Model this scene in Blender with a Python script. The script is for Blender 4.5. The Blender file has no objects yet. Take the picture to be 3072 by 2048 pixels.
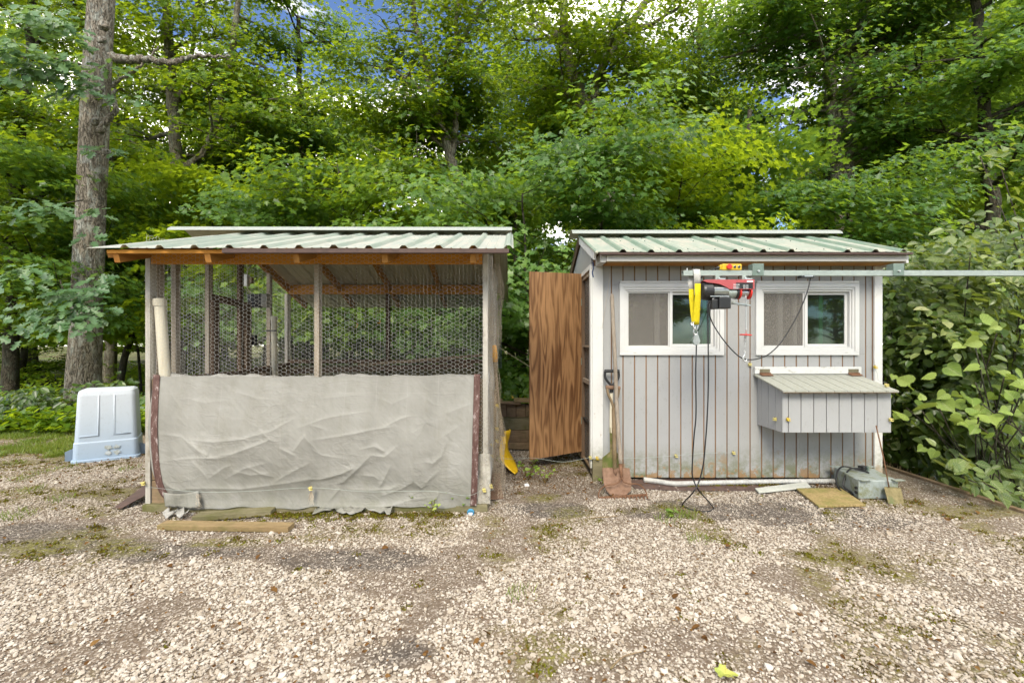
import bpy, bmesh, math, random
import numpy as np
from mathutils import Vector, Matrix, noise as mnoise

# ------------------------------------------------------------------ camera, sky, sun, exposure
scene = bpy.context.scene
COL = scene.collection
F = 16.0 / 36.0 * 3072.0          # focal length in photograph pixels
EYE = 1.21
HOR = 1032.0
cam = bpy.data.cameras.new('camera'); cam.lens = 16.0; cam.sensor_width = 36.0
cam.shift_y = (HOR - 1024.0) / 3072.0; cam.clip_start = 0.05; cam.clip_end = 600.0
cam_o = bpy.data.objects.new('camera', cam); COL.objects.link(cam_o)
cam_o.location = (0, 0, EYE); cam_o.rotation_euler = (math.radians(90), 0, 0)
scene.camera = cam_o

SUN_EL, SUN_AZ = 42.0, -168.0      # azimuth measured from +Y towards +X: high thin-cloud sun, behind the viewer and a little left
world = bpy.data.worlds.new('World'); scene.world = world; world.use_nodes = True
wn = world.node_tree; wn.nodes.clear()
def wnode(t, **k):
    n = wn.nodes.new(t)
    for a, b in k.items(): setattr(n, a, b)
    return n
sky = wnode('ShaderNodeTexSky', sky_type='NISHITA', sun_disc=False)
sky.sun_elevation = math.radians(SUN_EL); sky.sun_rotation = math.radians(SUN_AZ)
sky.air_density = 0.9; sky.dust_density = 0.0; sky.ozone_density = 3.0; sky.altitude = 600.0
tc = wnode('ShaderNodeTexCoord')
mp = wnode('ShaderNodeMapping'); mp.inputs['Location'].default_value = (12.33, 6.39, 2.97); mp.inputs['Scale'].default_value = (1.0, 1.0, 2.2)
nz = wnode('ShaderNodeTexNoise'); nz.inputs['Scale'].default_value = 2.0; nz.inputs['Detail'].default_value = 7; nz.inputs['Roughness'].default_value = 0.58
rp = wnode('ShaderNodeValToRGB'); rp.color_ramp.elements[0].position = 0.49; rp.color_ramp.elements[1].position = 0.64
mx = wnode('ShaderNodeMix', data_type='RGBA')
bg = wnode('ShaderNodeBackground'); bg.inputs['Strength'].default_value = 0.075
wo = wnode('ShaderNodeOutputWorld')
wn.links.new(tc.outputs['Generated'], mp.inputs['Vector']); wn.links.new(mp.outputs[0], nz.inputs['Vector'])
wn.links.new(nz.outputs['Fac'], rp.inputs['Fac']); wn.links.new(rp.outputs['Color'], mx.inputs[0])
tint = wnode('ShaderNodeMix', data_type='RGBA', blend_type='MULTIPLY'); tint.inputs[0].default_value = 1.0; tint.inputs[7].default_value = (1.0, 1.02, 1.12, 1)
wn.links.new(sky.outputs[0], tint.inputs[6]); wn.links.new(tint.outputs[2], mx.inputs[6]); mx.inputs[7].default_value = (34.5, 32.4, 28.6, 1)
wn.links.new(mx.outputs[2], bg.inputs['Color']); wn.links.new(bg.outputs[0], wo.inputs['Surface'])

sun = bpy.data.lights.new('sun', 'SUN'); sun.energy = 1.5; sun.angle = math.radians(22.0); sun.color = (1.0, 0.92, 0.76)
sun_o = bpy.data.objects.new('sun', sun); COL.objects.link(sun_o)
_e, _a = math.radians(SUN_EL), math.radians(SUN_AZ)
_d = Vector((math.sin(_a) * math.cos(_e), math.cos(_a) * math.cos(_e), math.sin(_e)))
sun_o.rotation_euler = _d.to_track_quat('Z', 'Y').to_euler(); sun_o.location = (0, 0, 30)

vs = scene.view_settings
vs.view_transform = 'Standard'; vs.look = 'None'; vs.gamma = 1.0; vs.use_curve_mapping = False; vs.exposure = 1.58
scene.render.engine = 'CYCLES'
cy = scene.cycles
cy.use_denoising = True; cy.max_bounces = 8; cy.diffuse_bounces = 4; cy.glossy_bounces = 3
cy.transmission_bounces = 6; cy.transparent_max_bounces = 8
cy.caustics_reflective = False; cy.caustics_refractive = False
cy.sample_clamp_indirect = 8.0

# ------------------------------------------------------------------ helpers
def P(px, py, d):                 # photograph pixel + distance -> point
    return Vector(((px - 1536.0) * d / F, d, EYE - (py - HOR) * d / F))
def G(px, py, z=0.0):             # photograph pixel -> point on the ground (height z)
    return P(px, py, (EYE - z) * F / (py - HOR))

BASE = {}
def tag(o, label=None, cat=None, group=None, kind=None):
    if label: o['label'] = label
    if cat: o['category'] = cat
    if group: o['group'] = group
    if kind: o['kind'] = kind
    return o
def empty(name, loc, label=None, cat=None, group=None, kind=None):
    o = bpy.data.objects.new(name, None); COL.objects.link(o)
    o.location = loc; o.empty_display_size = 0.1
    BASE[o.name] = Vector(loc)
    return tag(o, label, cat, group, kind)
def base_of(o):
    return BASE.get(o.name, Vector((0, 0, 0))) if o else Vector((0, 0, 0))

class MB:
    def __init__(s): s.v = []; s.f = []; s.m = []
    def add(s, vs_, fs_, m=0):
        o = len(s.v); s.v.extend([tuple(x) for x in vs_])
        for f in fs_: s.f.append(tuple(i + o for i in f)); s.m.append(m)
        return s
    def box(s, c, size, R=None, m=0):
        hx, hy, hz = size[0] / 2, size[1] / 2, size[2] / 2; c = Vector(c)
        vs_ = [Vector((x * hx, y * hy, z * hz)) for z in (-1, 1) for y in (-1, 1) for x in (-1, 1)]
        if R is not None: vs_ = [R @ v for v in vs_]
        return s.add([c + v for v in vs_], [(0, 2, 3, 1), (4, 5, 7, 6), (0, 1, 5, 4), (2, 6, 7, 3), (0, 4, 6, 2), (1, 3, 7, 5)], m)
    def bx(s, x0, x1, y0, y1, z0, z1, m=0):
        return s.box(((x0 + x1) / 2, (y0 + y1) / 2, (z0 + z1) / 2), (abs(x1 - x0), abs(y1 - y0), abs(z1 - z0)), None, m)
    def beam(s, p0, p1, w, h, up=(0, 0, 1), m=0):
        p0, p1 = Vector(p0), Vector(p1); d = (p1 - p0); L = d.length; d.normalize()
        u = Vector(up); x = d.cross(u)
        if x.length < 1e-4: x = d.cross(Vector((1, 0, 0)))
        x.normalize(); z = x.cross(d)
        R = Matrix((x, d, z)).transposed()
        return s.box((p0 + p1) / 2, (w, L, h), R, m)
    def tube(s, pts, r, n=8, cap=True, m=0, flat=1.0):
        pts = [Vector(p) for p in pts]; k = len(pts)
        rs = r if isinstance(r, (list, tuple)) else [r] * k
        vs_ = []; prev = None
        for i, p in enumerate(pts):
            t = (pts[min(i + 1, k - 1)] - pts[max(i - 1, 0)])
            t = t.normalized() if t.length > 1e-9 else Vector((0, 0, 1))
            if prev is None:
                a = t.cross(Vector((0, 0, 1)))
                if a.length < 0.05: a = t.cross(Vector((1, 0, 0)))
            else:
                a = prev - t * prev.dot(t)
            a.normalize(); prev = a; b = t.cross(a)
            for j in range(n):
                an = 2 * math.pi * j / n
                vs_.append(p + a * (rs[i] * math.cos(an)) + b * (rs[i] * flat * math.sin(an)))
        fs_ = []
        for i in range(k - 1):
            for j in range(n):
                fs_.append((i * n + j, i * n + (j + 1) % n, (i + 1) * n + (j + 1) % n, (i + 1) * n + j))
        if cap:
            fs_.append(tuple(range(n - 1, -1, -1))); fs_.append(tuple((k - 1) * n + j for j in range(n)))
        return s.add(vs_, fs_, m)
    def prism(s, poly, o, ax, ay, th, m=0):     # polygon in plane (o, ax, ay), thickened along ax x ay
        o, ax, ay = Vector(o), Vector(ax), Vector(ay); nn = ax.cross(ay).normalized() * th
        k = len(poly); a = [o + ax * x + ay * y for x, y in poly]
        return s.add(a + [p + nn for p in a], [tuple(range(k - 1, -1, -1)), tuple(range(k, 2 * k))] +
                     [(i, (i + 1) % k, (i + 1) % k + k, i + k) for i in range(k)], m)
    def sheet(s, rows, m=0):                     # grid of points
        o = [p for r in rows for p in r]; w = len(rows[0])
        return s.add(o, [(i * w + j, i * w + j + 1, (i + 1) * w + j + 1, (i + 1) * w + j) for i in range(len(rows) - 1) for j in range(w - 1)], m)
    def build(s, name, mats, parent=None, smooth=False, bevel=0.0, thick=0.0, kind=None, label=None, fix=True):
        b = base_of(parent)
        me = bpy.data.meshes.new(name)
        me.from_pydata([(x - b.x, y - b.y, z - b.z) for x, y, z in s.v], [], s.f)
        if not isinstance(mats, (list, tuple)): mats = [mats]
        for m in mats: me.materials.append(m)
        if len(mats) > 1: me.polygons.foreach_set('material_index', s.m)
        if fix and len(s.f) < 4000:
            bm = bmesh.new(); bm.from_mesh(me); bmesh.ops.recalc_face_normals(bm, faces=bm.faces); bm.to_mesh(me); bm.free()
        if smooth: me.polygons.foreach_set('use_smooth', [True] * len(me.polygons))
        me.update()
        o = bpy.data.objects.new(name, me); COL.objects.link(o)
        if parent: o.parent = parent; BASE[o.name] = b
        else: BASE[o.name] = Vector((0, 0, 0))
        if thick:
            md = o.modifiers.new('solid', 'SOLIDIFY'); md.thickness = thick; md.offset = 0
        if bevel:
            md = o.modifiers.new('bevel', 'BEVEL'); md.width = bevel; md.segments = 2; md.limit_method = 'ANGLE'
        if smooth and bevel: pass
        if kind: o['kind'] = kind
        if label: o['label'] = label
        return o

def fast_mesh(name, verts, loops, totals, mats, smooth=False):
    me = bpy.data.meshes.new(name)
    me.vertices.add(len(verts)); me.vertices.foreach_set('co', np.asarray(verts, np.float32).ravel())
    me.loops.add(len(loops)); me.loops.foreach_set('vertex_index', np.asarray(loops, np.int32))
    me.polygons.add(len(totals))
    st = np.concatenate(([0], np.cumsum(totals)[:-1])).astype(np.int32)
    me.polygons.foreach_set('loop_start', st); me.polygons.foreach_set('loop_total', np.asarray(totals, np.int32))
    if smooth: me.polygons.foreach_set('use_smooth', np.ones(len(totals), bool))
    for m in (mats if isinstance(mats, (list, tuple)) else [mats]): me.materials.append(m)
    me.update(calc_edges=True); me.validate()
    return me
def link_mesh(name, me, parent=None, loc=None):
    o = bpy.data.objects.new(name, me); COL.objects.link(o)
    if parent: o.parent = parent; BASE[o.name] = base_of(parent)
    if loc is not None: o.location = loc
    return o
def copy_tree(o, parent=None):
    c = o.copy(); COL.objects.link(c); c.parent = parent
    for ch in list(o.children): copy_tree(ch, c)
    return c
def smoothcurve(pts, n=8):       # Catmull-Rom
    pts = [Vector(p) for p in pts]; out = []
    for i in range(len(pts) - 1):
        p0 = pts[max(i - 1, 0)]; p1 = pts[i]; p2 = pts[i + 1]; p3 = pts[min(i + 2, len(pts) - 1)]
        for k in range(n):
            t = k / n
            out.append(0.5 * ((2 * p1) + (p2 - p0) * t + (2 * p0 - 5 * p1 + 4 * p2 - p3) * t * t + (3 * p1 - p0 - 3 * p2 + p3) * t ** 3))
    out.append(pts[-1]); return out

# ------------------------------------------------------------------ materials
class S:
    def __init__(s, name, rough=0.7, spec=0.3, metal=0.0):
        s.m = bpy.data.materials.new(name); s.m.use_nodes = True; s.t = s.m.node_tree; s.t.nodes.clear()
        s.out = s.t.nodes.new('ShaderNodeOutputMaterial'); s.b = s.t.nodes.new('ShaderNodeBsdfPrincipled')
        s.t.links.new(s.b.outputs[0], s.out.inputs['Surface'])
        s.b.inputs['Roughness'].default_value = rough; s.b.inputs['Specular IOR Level'].default_value = spec; s.b.inputs['Metallic'].default_value = metal
    def put(s, sock, v):
        if isinstance(v, bpy.types.NodeSocket): s.t.links.new(v, sock)
        elif isinstance(v, (tuple, list)) and len(v) == 3 and sock.type == 'RGBA': sock.default_value = (*v, 1)
        else: sock.default_value = v
    def n(s, typ, ins=(), **props):
        nd = s.t.nodes.new(typ)
        for a, b in props.items(): setattr(nd, a, b)
        for k, v in dict(ins).items(): s.put(nd.inputs[k], v)
        return nd
    def co(s, scale=(1, 1, 1), rnd=True, kind='Object', rot=(0, 0, 0)):
        c = s.n('ShaderNodeTexCoord').outputs[kind]
        if rnd:
            r = s.n('ShaderNodeObjectInfo').outputs['Random']
            r = s.n('ShaderNodeMath', {0: r, 1: 37.0}, operation='MULTIPLY').outputs[0]
            c = s.n('ShaderNodeVectorMath', {0: c, 1: r}, operation='ADD').outputs[0]
        return s.n('ShaderNodeMapping', {'Vector': c, 'Scale': scale, 'Rotation': rot}).outputs[0]
    def noise(s, vec, scale, detail=4, rough=0.55, dist=0.0):
        return s.n('ShaderNodeTexNoise', {'Vector': vec, 'Scale': scale, 'Detail': detail, 'Roughness': rough, 'Distortion': dist}).outputs['Fac']
    def voro(s, vec, scale, out='Distance', feature='F1'):
        return s.n('ShaderNodeTexVoronoi', {'Vector': vec, 'Scale': scale}, feature=feature).outputs[out]
    def ramp(s, fac, stops, interp='LINEAR'):
        nd = s.n('ShaderNodeValToRGB', {'Fac': fac}); cr = nd.color_ramp; cr.interpolation = interp
        while len(cr.elements) < len(stops): cr.elements.new(0.5)
        for e, (p, c) in zip(cr.elements, stops):
            e.position = p; e.color = (c, c, c, 1) if isinstance(c, (int, float)) else (*c, 1)
        return nd.outputs['Color']
    def mix(s, fac, a, b, blend='MIX'):
        nd = s.n('ShaderNodeMix', data_type='RGBA', blend_type=blend)
        s.put(nd.inputs[0], fac); s.put(nd.inputs[6], a); s.put(nd.inputs[7], b); return nd.outputs[2]
    def math(s, op, a, b=0.0):
        return s.n('ShaderNodeMath', {0: a, 1: b}, operation=op).outputs[0]
    def attr(s, name, typ='GEOMETRY', out='Fac'):
        return s.n('ShaderNodeAttribute', attribute_name=name, attribute_type=typ).outputs[out]
    def bump(s, h, strength=0.4, dist=0.01):
        b = s.n('ShaderNodeBump', {'Height': h, 'Strength': strength, 'Distance': dist}); s.put(s.b.inputs['Normal'], b.outputs[0])
    def col(s, c): s.put(s.b.inputs['Base Color'], c); return s
    def rgh(s, c): s.put(s.b.inputs['Roughness'], c); return s

def plain(name, c, rough=0.5, spec=0.4, metal=0.0, var=0.25, sc=14.0, bump=0.0):
    s = S(name, rough, spec, metal); v = s.co()
    f = s.noise(v, sc, 5, 0.65)
    d = tuple(x * (1 - var) for x in c); l = tuple(min(1, x * (1 + var * 0.6)) for x in c)
    s.col(s.ramp(f, [(0.3, d), (0.7, l)]))
    if bump: s.bump(s.noise(v, sc * 5, 3), bump, 0.004)
    return s.m
def wood(name, dark, light, axis='z', sc=1.0, rough=0.8, dirt=None, dirt_amt=0.5, knots=False):
    s = S(name, rough, 0.2); k = {'x': (0.12, 1, 1), 'y': (1, 0.12, 1), 'z': (1, 1, 0.12)}[axis]
    v = s.co(tuple(x * sc for x in k))
    g = s.noise(v, 55, 6, 0.7, 0.3); g2 = s.noise(v, 9, 3, 0.5, 0.6)
    c = s.ramp(s.mix(0.45, g, g2), [(0.32, dark), (0.68, light)])
    if dirt:
        w = s.co(); f = s.ramp(s.noise(w, 5, 6, 0.7), [(1 - dirt_amt - 0.12, 0.0), (1 - dirt_amt + 0.12, 1.0)])
        c = s.mix(f, c, dirt)
    s.col(c); s.bump(g, 0.35, 0.004); return s.m
def painted(name, c, dirt=(0.16, 0.15, 0.11), low=None, peel=0.0, under=(0.28, 0.17, 0.08), axis='z', dirt_amt=0.35, green=True):
    s = S(name, 0.6, 0.3); v = s.co(); w = s.co(rnd=False, kind='Object')
    f1 = s.noise(v, 2.2, 5, 0.6); f2 = s.noise(v, 40, 4, 0.7)
    k = {'x': (0.1, 1, 1), 'z': (1, 1, 0.15), 'h': (0.15, 1, 1)}[axis]
    st = s.noise(s.co(k), 60, 4, 0.7)
    base = s.mix(s.ramp(f1, [(0.35, 0.0), (0.75, 0.45)]), c, tuple(x * 0.83 for x in c))
    base = s.mix(s.ramp(s.mix(0.5, f2, st), [(0.5 + (0.5 - dirt_amt) * 0.35, 0.0), (0.78, 0.55)]), base, dirt)
    if low:            # splash-back dirt, peeling paint and algae above the ground (object z)
        z = s.n('ShaderNodeSeparateXYZ', {0: w}).outputs[2]
        h = s.ramp(s.math('DIVIDE', z, low), [(0.0, 1.0), (1.0, 0.0)])
        a = s.math('MULTIPLY', h, s.ramp(s.noise(v, 11, 6, 0.75), [(0.38, 0.0), (0.6, 1.0)]))
        base = s.mix(a, base, (0.11, 0.12, 0.035) if green else dirt)
        p = s.ramp(s.math('ADD', s.noise(v, 6.5, 6, 0.7), s.math('MULTIPLY', h, 0.23)), [(0.70, 0.0), (0.715, 1.0)])
        base = s.mix(s.math('MULTIPLY', p, h), base, under)
    if peel:
        p = s.ramp(s.noise(s.co((1, 1, 0.35) if axis == 'z' else (0.35, 1, 1)), 22, 7, 0.8), [(0.66 - peel, 0.0), (0.675 - peel, 1.0)])
        base = s.mix(p, base, under)
    s.col(base); s.bump(s.mix(0.5, st, f2), 0.25, 0.003); return s.m

def galv(name, c=(0.42, 0.45, 0.44), rough=0.45, metal=0.6):
    s = S(name, rough, 0.5, metal); v = s.co()
    f = s.voro(v, 40, 'Color'); f = s.n('ShaderNodeSeparateColor', {0: f}).outputs[0]
    g = s.noise(v, 7, 5, 0.65)
    s.col(s.mix(s.ramp(g, [(0.4, 0.0), (0.8, 0.6)]), s.mix(s.math('MULTIPLY', f, 0.35), c, tuple(x * 0.7 for x in c)), tuple(x * 0.62 for x in c)))
    s.bump(g, 0.1, 0.003); return s.m
def rusty(name, a=(0.10, 0.045, 0.022), b=(0.20, 0.11, 0.065), extra=None):
    s = S(name, 0.85, 0.2, 0.1); v = s.co()
    f = s.noise(v, 22, 7, 0.75); c = s.ramp(f, [(0.3, a), (0.62, b), (0.8, tuple(x * 1.25 for x in b))])
    if extra: c = s.mix(s.ramp(s.noise(v, 7, 5, 0.7), [(0.48, 0.0), (0.62, 1.0)]), c, extra)
    s.col(c); s.bump(s.noise(v, 90, 4), 0.3, 0.003); return s.m

def leafmat(name, stops, trans=(0.30, 0.42, 0.03), tfac=0.45, rough=0.38, spec=0.5, objvar=0.5, veins=False):
    s = S(name, rough, spec)
    r = s.n('ShaderNodeNewGeometry').outputs['Random Per Island']
    o = s.n('ShaderNodeObjectInfo').outputs['Random']
    pos = s.n('ShaderNodeNewGeometry').outputs['Position']
    cl = s.noise(pos, 0.9, 2, 0.5)
    f = s.math('ADD', s.math('MULTIPLY', r, 0.55), s.math('ADD', s.math('MULTIPLY', s.math('SUBTRACT', o, 0.5), objvar), s.math('MULTIPLY', s.math('SUBTRACT', cl, 0.3), 0.9)))
    c = s.ramp(f, stops)
    if veins:          # midrib and side veins in the leaf's own coordinates, plus blotches
        q = s.n('ShaderNodeSeparateXYZ', {0: s.n('ShaderNodeTexCoord').outputs['Object']}); ax_ = s.math('ABSOLUTE', q.outputs[0])
        sv = s.math('PINGPONG', s.math('SUBTRACT', q.outputs[1], s.math('MULTIPLY', ax_, 0.75)), 0.085)
        vn = s.math('MAXIMUM', s.ramp(ax_, [(0.008, 1.0), (0.022, 0.0)]), s.ramp(sv, [(0.004, 0.8), (0.016, 0.0)]))
        c = s.mix(s.math('MULTIPLY', vn, 0.45), c, tuple(min(1, x * 1.3 + 0.05) for x in stops[-1][1]))
        c = s.mix(s.ramp(s.noise(s.co(), 5, 5, 0.7), [(0.58, 0.0), (0.75, 0.6)]), c, stops[0][1])
        s.bump(s.math('SUBTRACT', 0.0, vn), 0.5, 0.02)
    s.col(c)
    tr = s.n('ShaderNodeBsdfTranslucent', {'Color': s.mix(0.55, c, trans)})
    mxs = s.n('ShaderNodeMixShader', {0: tfac}); s.t.links.new(s.b.outputs[0], mxs.inputs[1]); s.t.links.new(tr.outputs[0], mxs.inputs[2])
    s.t.links.new(mxs.outputs[0], s.out.inputs['Surface']); return s.m

M = {}
M['leaf'] = leafmat('maple_leaf', [(0.0, (0.040, 0.092, 0.010)), (0.35, (0.078, 0.160, 0.012)), (0.7, (0.14, 0.235, 0.017)), (1.0, (0.24, 0.31, 0.025))], (0.64, 0.78, 0.02), 0.52)
M['leaf_cool'] = leafmat('maple_leaf_cool', [(0.0, (0.040, 0.098, 0.022)), (0.4, (0.074, 0.160, 0.034)), (0.75, (0.115, 0.21, 0.045)), (1.0, (0.18, 0.28, 0.065))], (0.52, 0.74, 0.04), 0.46)
M['leaf_far'] = leafmat('far_leaf', [(0.0, (0.060, 0.135, 0.016)), (0.4, (0.10, 0.19, 0.020)), (0.75, (0.16, 0.26, 0.024)), (1.0, (0.24, 0.32, 0.03))], (0.62, 0.80, 0.03), 0.55)
M['leaf_shrub'] = leafmat('shrub_leaf', [(0.0, (0.030, 0.062, 0.014)), (0.35, (0.065, 0.120, 0.024)), (0.65, (0.14, 0.20, 0.045)), (0.85, (0.26, 0.31, 0.10)), (1.0, (0.42, 0.42, 0.20))], (0.52, 0.60, 0.05), 0.36, 0.34, 0.55)
M['leaf_vine'] = leafmat('vine_leaf', [(0.0, (0.09, 0.17, 0.025)), (0.45, (0.20, 0.30, 0.05)), (0.8, (0.32, 0.41, 0.09)), (1.0, (0.40, 0.44, 0.13))], (0.48, 0.60, 0.06), 0.34, 0.42, 0.4)
M['leaf_shrub_big'] = leafmat('shrub_leaf_veined', [(0.0, (0.030, 0.062, 0.014)), (0.35, (0.065, 0.120, 0.024)), (0.65, (0.14, 0.20, 0.045)), (0.85, (0.26, 0.31, 0.10)), (1.0, (0.42, 0.42, 0.20))], (0.52, 0.60, 0.05), 0.36, 0.34, 0.55, veins=True)
M['leaf_vine_big'] = leafmat('vine_leaf_veined', [(0.0, (0.09, 0.17, 0.025)), (0.45, (0.20, 0.30, 0.05)), (0.8, (0.32, 0.41, 0.09)), (1.0, (0.40, 0.44, 0.13))], (0.48, 0.60, 0.06), 0.34, 0.42, 0.4, veins=True)
M['leaf_oak'] = leafmat('oak_leaf', [(0.0, (0.05, 0.12, 0.045)), (0.5, (0.10, 0.19, 0.08)), (1.0, (0.17, 0.26, 0.11))], (0.36, 0.54, 0.08), 0.36)
M['grass'] = leafmat('grass_blade', [(0.0, (0.07, 0.13, 0.015)), (0.5, (0.14, 0.21, 0.02)), (1.0, (0.30, 0.30, 0.05))], (0.35, 0.42, 0.04), 0.35)
M['dryleaf'] = leafmat('dead_leaf', [(0.0, (0.06, 0.028, 0.010)), (0.5, (0.14, 0.07, 0.022)), (1.0, (0.27, 0.17, 0.06))], (0.28, 0.14, 0.03), 0.15, 0.8, 0.1)
M['moss'] = leafmat('moss_tuft', [(0.0, (0.06, 0.035, 0.010)), (0.35, (0.11, 0.075, 0.012)), (0.65, (0.13, 0.13, 0.012)), (1.0, (0.20, 0.21, 0.02))], (0.2, 0.2, 0.02), 0.15, 0.9, 0.1)

def bark(name, dark, light, lich, sc=1.0):
    s = S(name, 0.9, 0.1); v = s.co((1, 1, 0.22), rnd=False)
    v2 = s.co((1, 1, 0.24), rnd=False)
    ridge = s.noise(v2, 24 * sc, 4, 0.6, 1.4); n1 = s.noise(v, 42 * sc, 7, 0.75)
    fis = s.ramp(s.math('ABSOLUTE', s.math('SUBTRACT', ridge, 0.5)), [(0.0, 0.0), (0.055, 1.0)])
    h = s.mix(0.5, fis, n1)
    c = s.ramp(h, [(0.25, dark), (0.72, light)])
    c = s.mix(s.ramp(s.noise(s.co((1, 1, 0.45), rnd=False), 8.0, 8, 0.8), [(0.5, 0.0), (0.60, 0.7)]), c, lich)
    s.col(c); s.bump(h, 0.9, 0.03); return s.m
M['bark_oak'] = bark('oak_bark', (0.06, 0.048, 0.036), (0.25, 0.215, 0.17), (0.40, 0.42, 0.38))
M['bark'] = bark('maple_bark', (0.06, 0.050, 0.038), (0.25, 0.215, 0.16), (0.28, 0.29, 0.22), 1.3)
M['bark_dark'] = bark('dark_bark', (0.025, 0.021, 0.016), (0.10, 0.085, 0.062), (0.11, 0.12, 0.085), 1.5)

M['stud'] = wood('weathered_stud', (0.20, 0.155, 0.11), (0.40, 0.35, 0.28), 'z', 1.0)
M['stud_dark'] = wood('dark_stud', (0.065, 0.040, 0.025), (0.15, 0.10, 0.065), 'z')
M['stud_grey'] = wood('grey_corner_post', (0.30, 0.28, 0.24), (0.52, 0.49, 0.43), 'z', 1.0, 0.85, (0.18, 0.15, 0.10), 0.35)
M['beam'] = wood('orange_stained_beam', (0.42, 0.16, 0.022), (0.70, 0.33, 0.06), 'x', 0.8, 0.6, (0.34, 0.13, 0.02), 0.3)
M['rafter'] = wood('orange_rafter', (0.27, 0.11, 0.022), (0.46, 0.23, 0.06), 'y', 0.8, 0.65)
M['oldboard'] = wood('old_brown_board', (0.13, 0.085, 0.05), (0.32, 0.23, 0.14), 'x', 1.0, 0.85, (0.10, 0.09, 0.045), 0.4)
M['mossboard'] = wood('mossy_board', (0.11, 0.095, 0.055), (0.25, 0.22, 0.13), 'x', 1.0, 0.9, (0.10, 0.10, 0.03), 0.42)
M['plank'] = wood('tan_plank', (0.17, 0.115, 0.055), (0.34, 0.25, 0.13), 'x', 1.0, 0.8, (0.13, 0.115, 0.04), 0.42)
M['handle'] = wood('grey_tool_handle', (0.15, 0.12, 0.09), (0.36, 0.31, 0.25), 'z', 1.6, 0.85)
M['handle_brown'] = wood('brown_tool_handle', (0.13, 0.085, 0.045), (0.28, 0.21, 0.13), 'z', 1.6, 0.8, (0.12, 0.12, 0.03), 0.35)
M['rawply'] = wood('raw_plywood_edge', (0.25, 0.16, 0.07), (0.45, 0.31, 0.15), 'x', 2.0)

M['siding'] = painted('grey_painted_siding', (0.33, 0.332, 0.328), low=0.34, peel=0.0)
M['siding_box'] = painted('grey_painted_box', (0.345, 0.348, 0.346), peel=-0.06)
M['trim'] = painted('white_trim_paint', (0.62, 0.615, 0.59), peel=0.02, under=(0.35, 0.27, 0.18), low=0.4)
M['cleat'] = painted('white_cleat_paint', (0.60, 0.60, 0.575), peel=0.05, axis='x', under=(0.35, 0.33, 0.28))
M['fascia'] = painted('fascia_paint', (0.47, 0.455, 0.42), peel=0.0, axis='x')
M['lid'] = painted('mossy_lid_paint', (0.36, 0.365, 0.33), dirt=(0.13, 0.135, 0.04), dirt_amt=0.95)
M['lid_white'] = painted('mossy_white_paint', (0.55, 0.56, 0.52), dirt=(0.17, 0.18, 0.06), dirt_amt=0.9, axis='x')
M['groove'] = wood('bare_groove_wood', (0.13, 0.070, 0.036), (0.28, 0.165, 0.085), 'z', 1.0)
M['vinyl'] = plain('white_vinyl', (0.58, 0.58, 0.565), 0.35, 0.5, 0, 0.06, 6)
M['pipe'] = plain('grubby_white_plastic', (0.42, 0.42, 0.40), 0.5, 0.4, 0, 0.4, 30)
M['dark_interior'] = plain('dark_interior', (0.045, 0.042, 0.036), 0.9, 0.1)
M['galv'] = galv('galvanised_steel', (0.40, 0.45, 0.41), 0.5, 0.55)
M['galv_dark'] = galv('dark_galvanised_plate', (0.20, 0.26, 0.22), 0.5, 0.5)
def _boxmetal():
    s = S('algae_stained_galvanised', 0.6, 0.4, 0.25); v = s.co()
    g = s.noise(v, 9, 7, 0.75); st = s.noise(s.co((1, 1, 0.2)), 30, 5, 0.7)
    c = s.mix(s.ramp(st, [(0.4, 0.0), (0.7, 0.6)]), (0.33, 0.37, 0.35), (0.20, 0.235, 0.22))
    s.col(s.mix(s.ramp(g, [(0.47, 0.0), (0.62, 0.85)]), c, (0.17, 0.175, 0.06))); return s.m
M['box_metal'] = _boxmetal()
M['chrome'] = galv('zinc_plated_steel', (0.62, 0.63, 0.62), 0.28, 0.85)
M['wire'] = plain('chicken_wire', (0.52, 0.51, 0.47), 0.5, 0.5, 0.2, 0.3, 9)
M['netting'] = plain('tan_netting', (0.42, 0.35, 0.26), 0.8, 0.2, 0, 0.35, 9)
M['pvc'] = wood('dirty_pvc', (0.48, 0.42, 0.30), (0.70, 0.66, 0.54), 'z', 0.35, 0.45, (0.30, 0.20, 0.09), 0.24)
M['black_rubber'] = plain('black_rubber', (0.014, 0.014, 0.015), 0.42, 0.45, 0, 0.3)
M['black_plastic'] = plain('black_plastic', (0.018, 0.018, 0.019), 0.38, 0.5, 0, 0.3)
M['brown_metal'] = plain('brown_drip_edge', (0.075, 0.042, 0.032), 0.5, 0.4, 0, 0.3, 20)
M['brown_mat'] = plain('brown_flashing', (0.10, 0.062, 0.050), 0.6, 0.35, 0, 0.4, 12, 0.2)
M['yellow_plastic'] = plain('yellow_plastic', (0.62, 0.40, 0.015), 0.4, 0.45, 0, 0.12)
M['yellow_insulator'] = plain('yellow_insulator', (0.62, 0.45, 0.04), 0.45, 0.4, 0, 0.2)
M['pale_insulator'] = plain('pale_yellow_insulator', (0.58, 0.50, 0.17), 0.45, 0.4, 0, 0.2)
M['shovel_yellow'] = plain('snow_shovel_yellow', (0.66, 0.41, 0.012), 0.38, 0.5, 0, 0.15, 5)
M['orange_grip'] = plain('orange_grip', (0.75, 0.34, 0.02), 0.4, 0.5, 0, 0.15)
M['sling'] = plain('yellow_webbing', (0.58, 0.47, 0.012), 0.75, 0.2, 0, 0.18, 60, 0.5)
M['sling_grey'] = plain('grey_webbing', (0.50, 0.49, 0.46), 0.8, 0.2, 0, 0.15, 60, 0.5)
M['hoist_red'] = plain('hoist_red', (0.40, 0.075, 0.08), 0.4, 0.5, 0, 0.2, 14)
M['red'] = plain('bright_red', (0.62, 0.03, 0.02), 0.35, 0.5, 0, 0.1)
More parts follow.
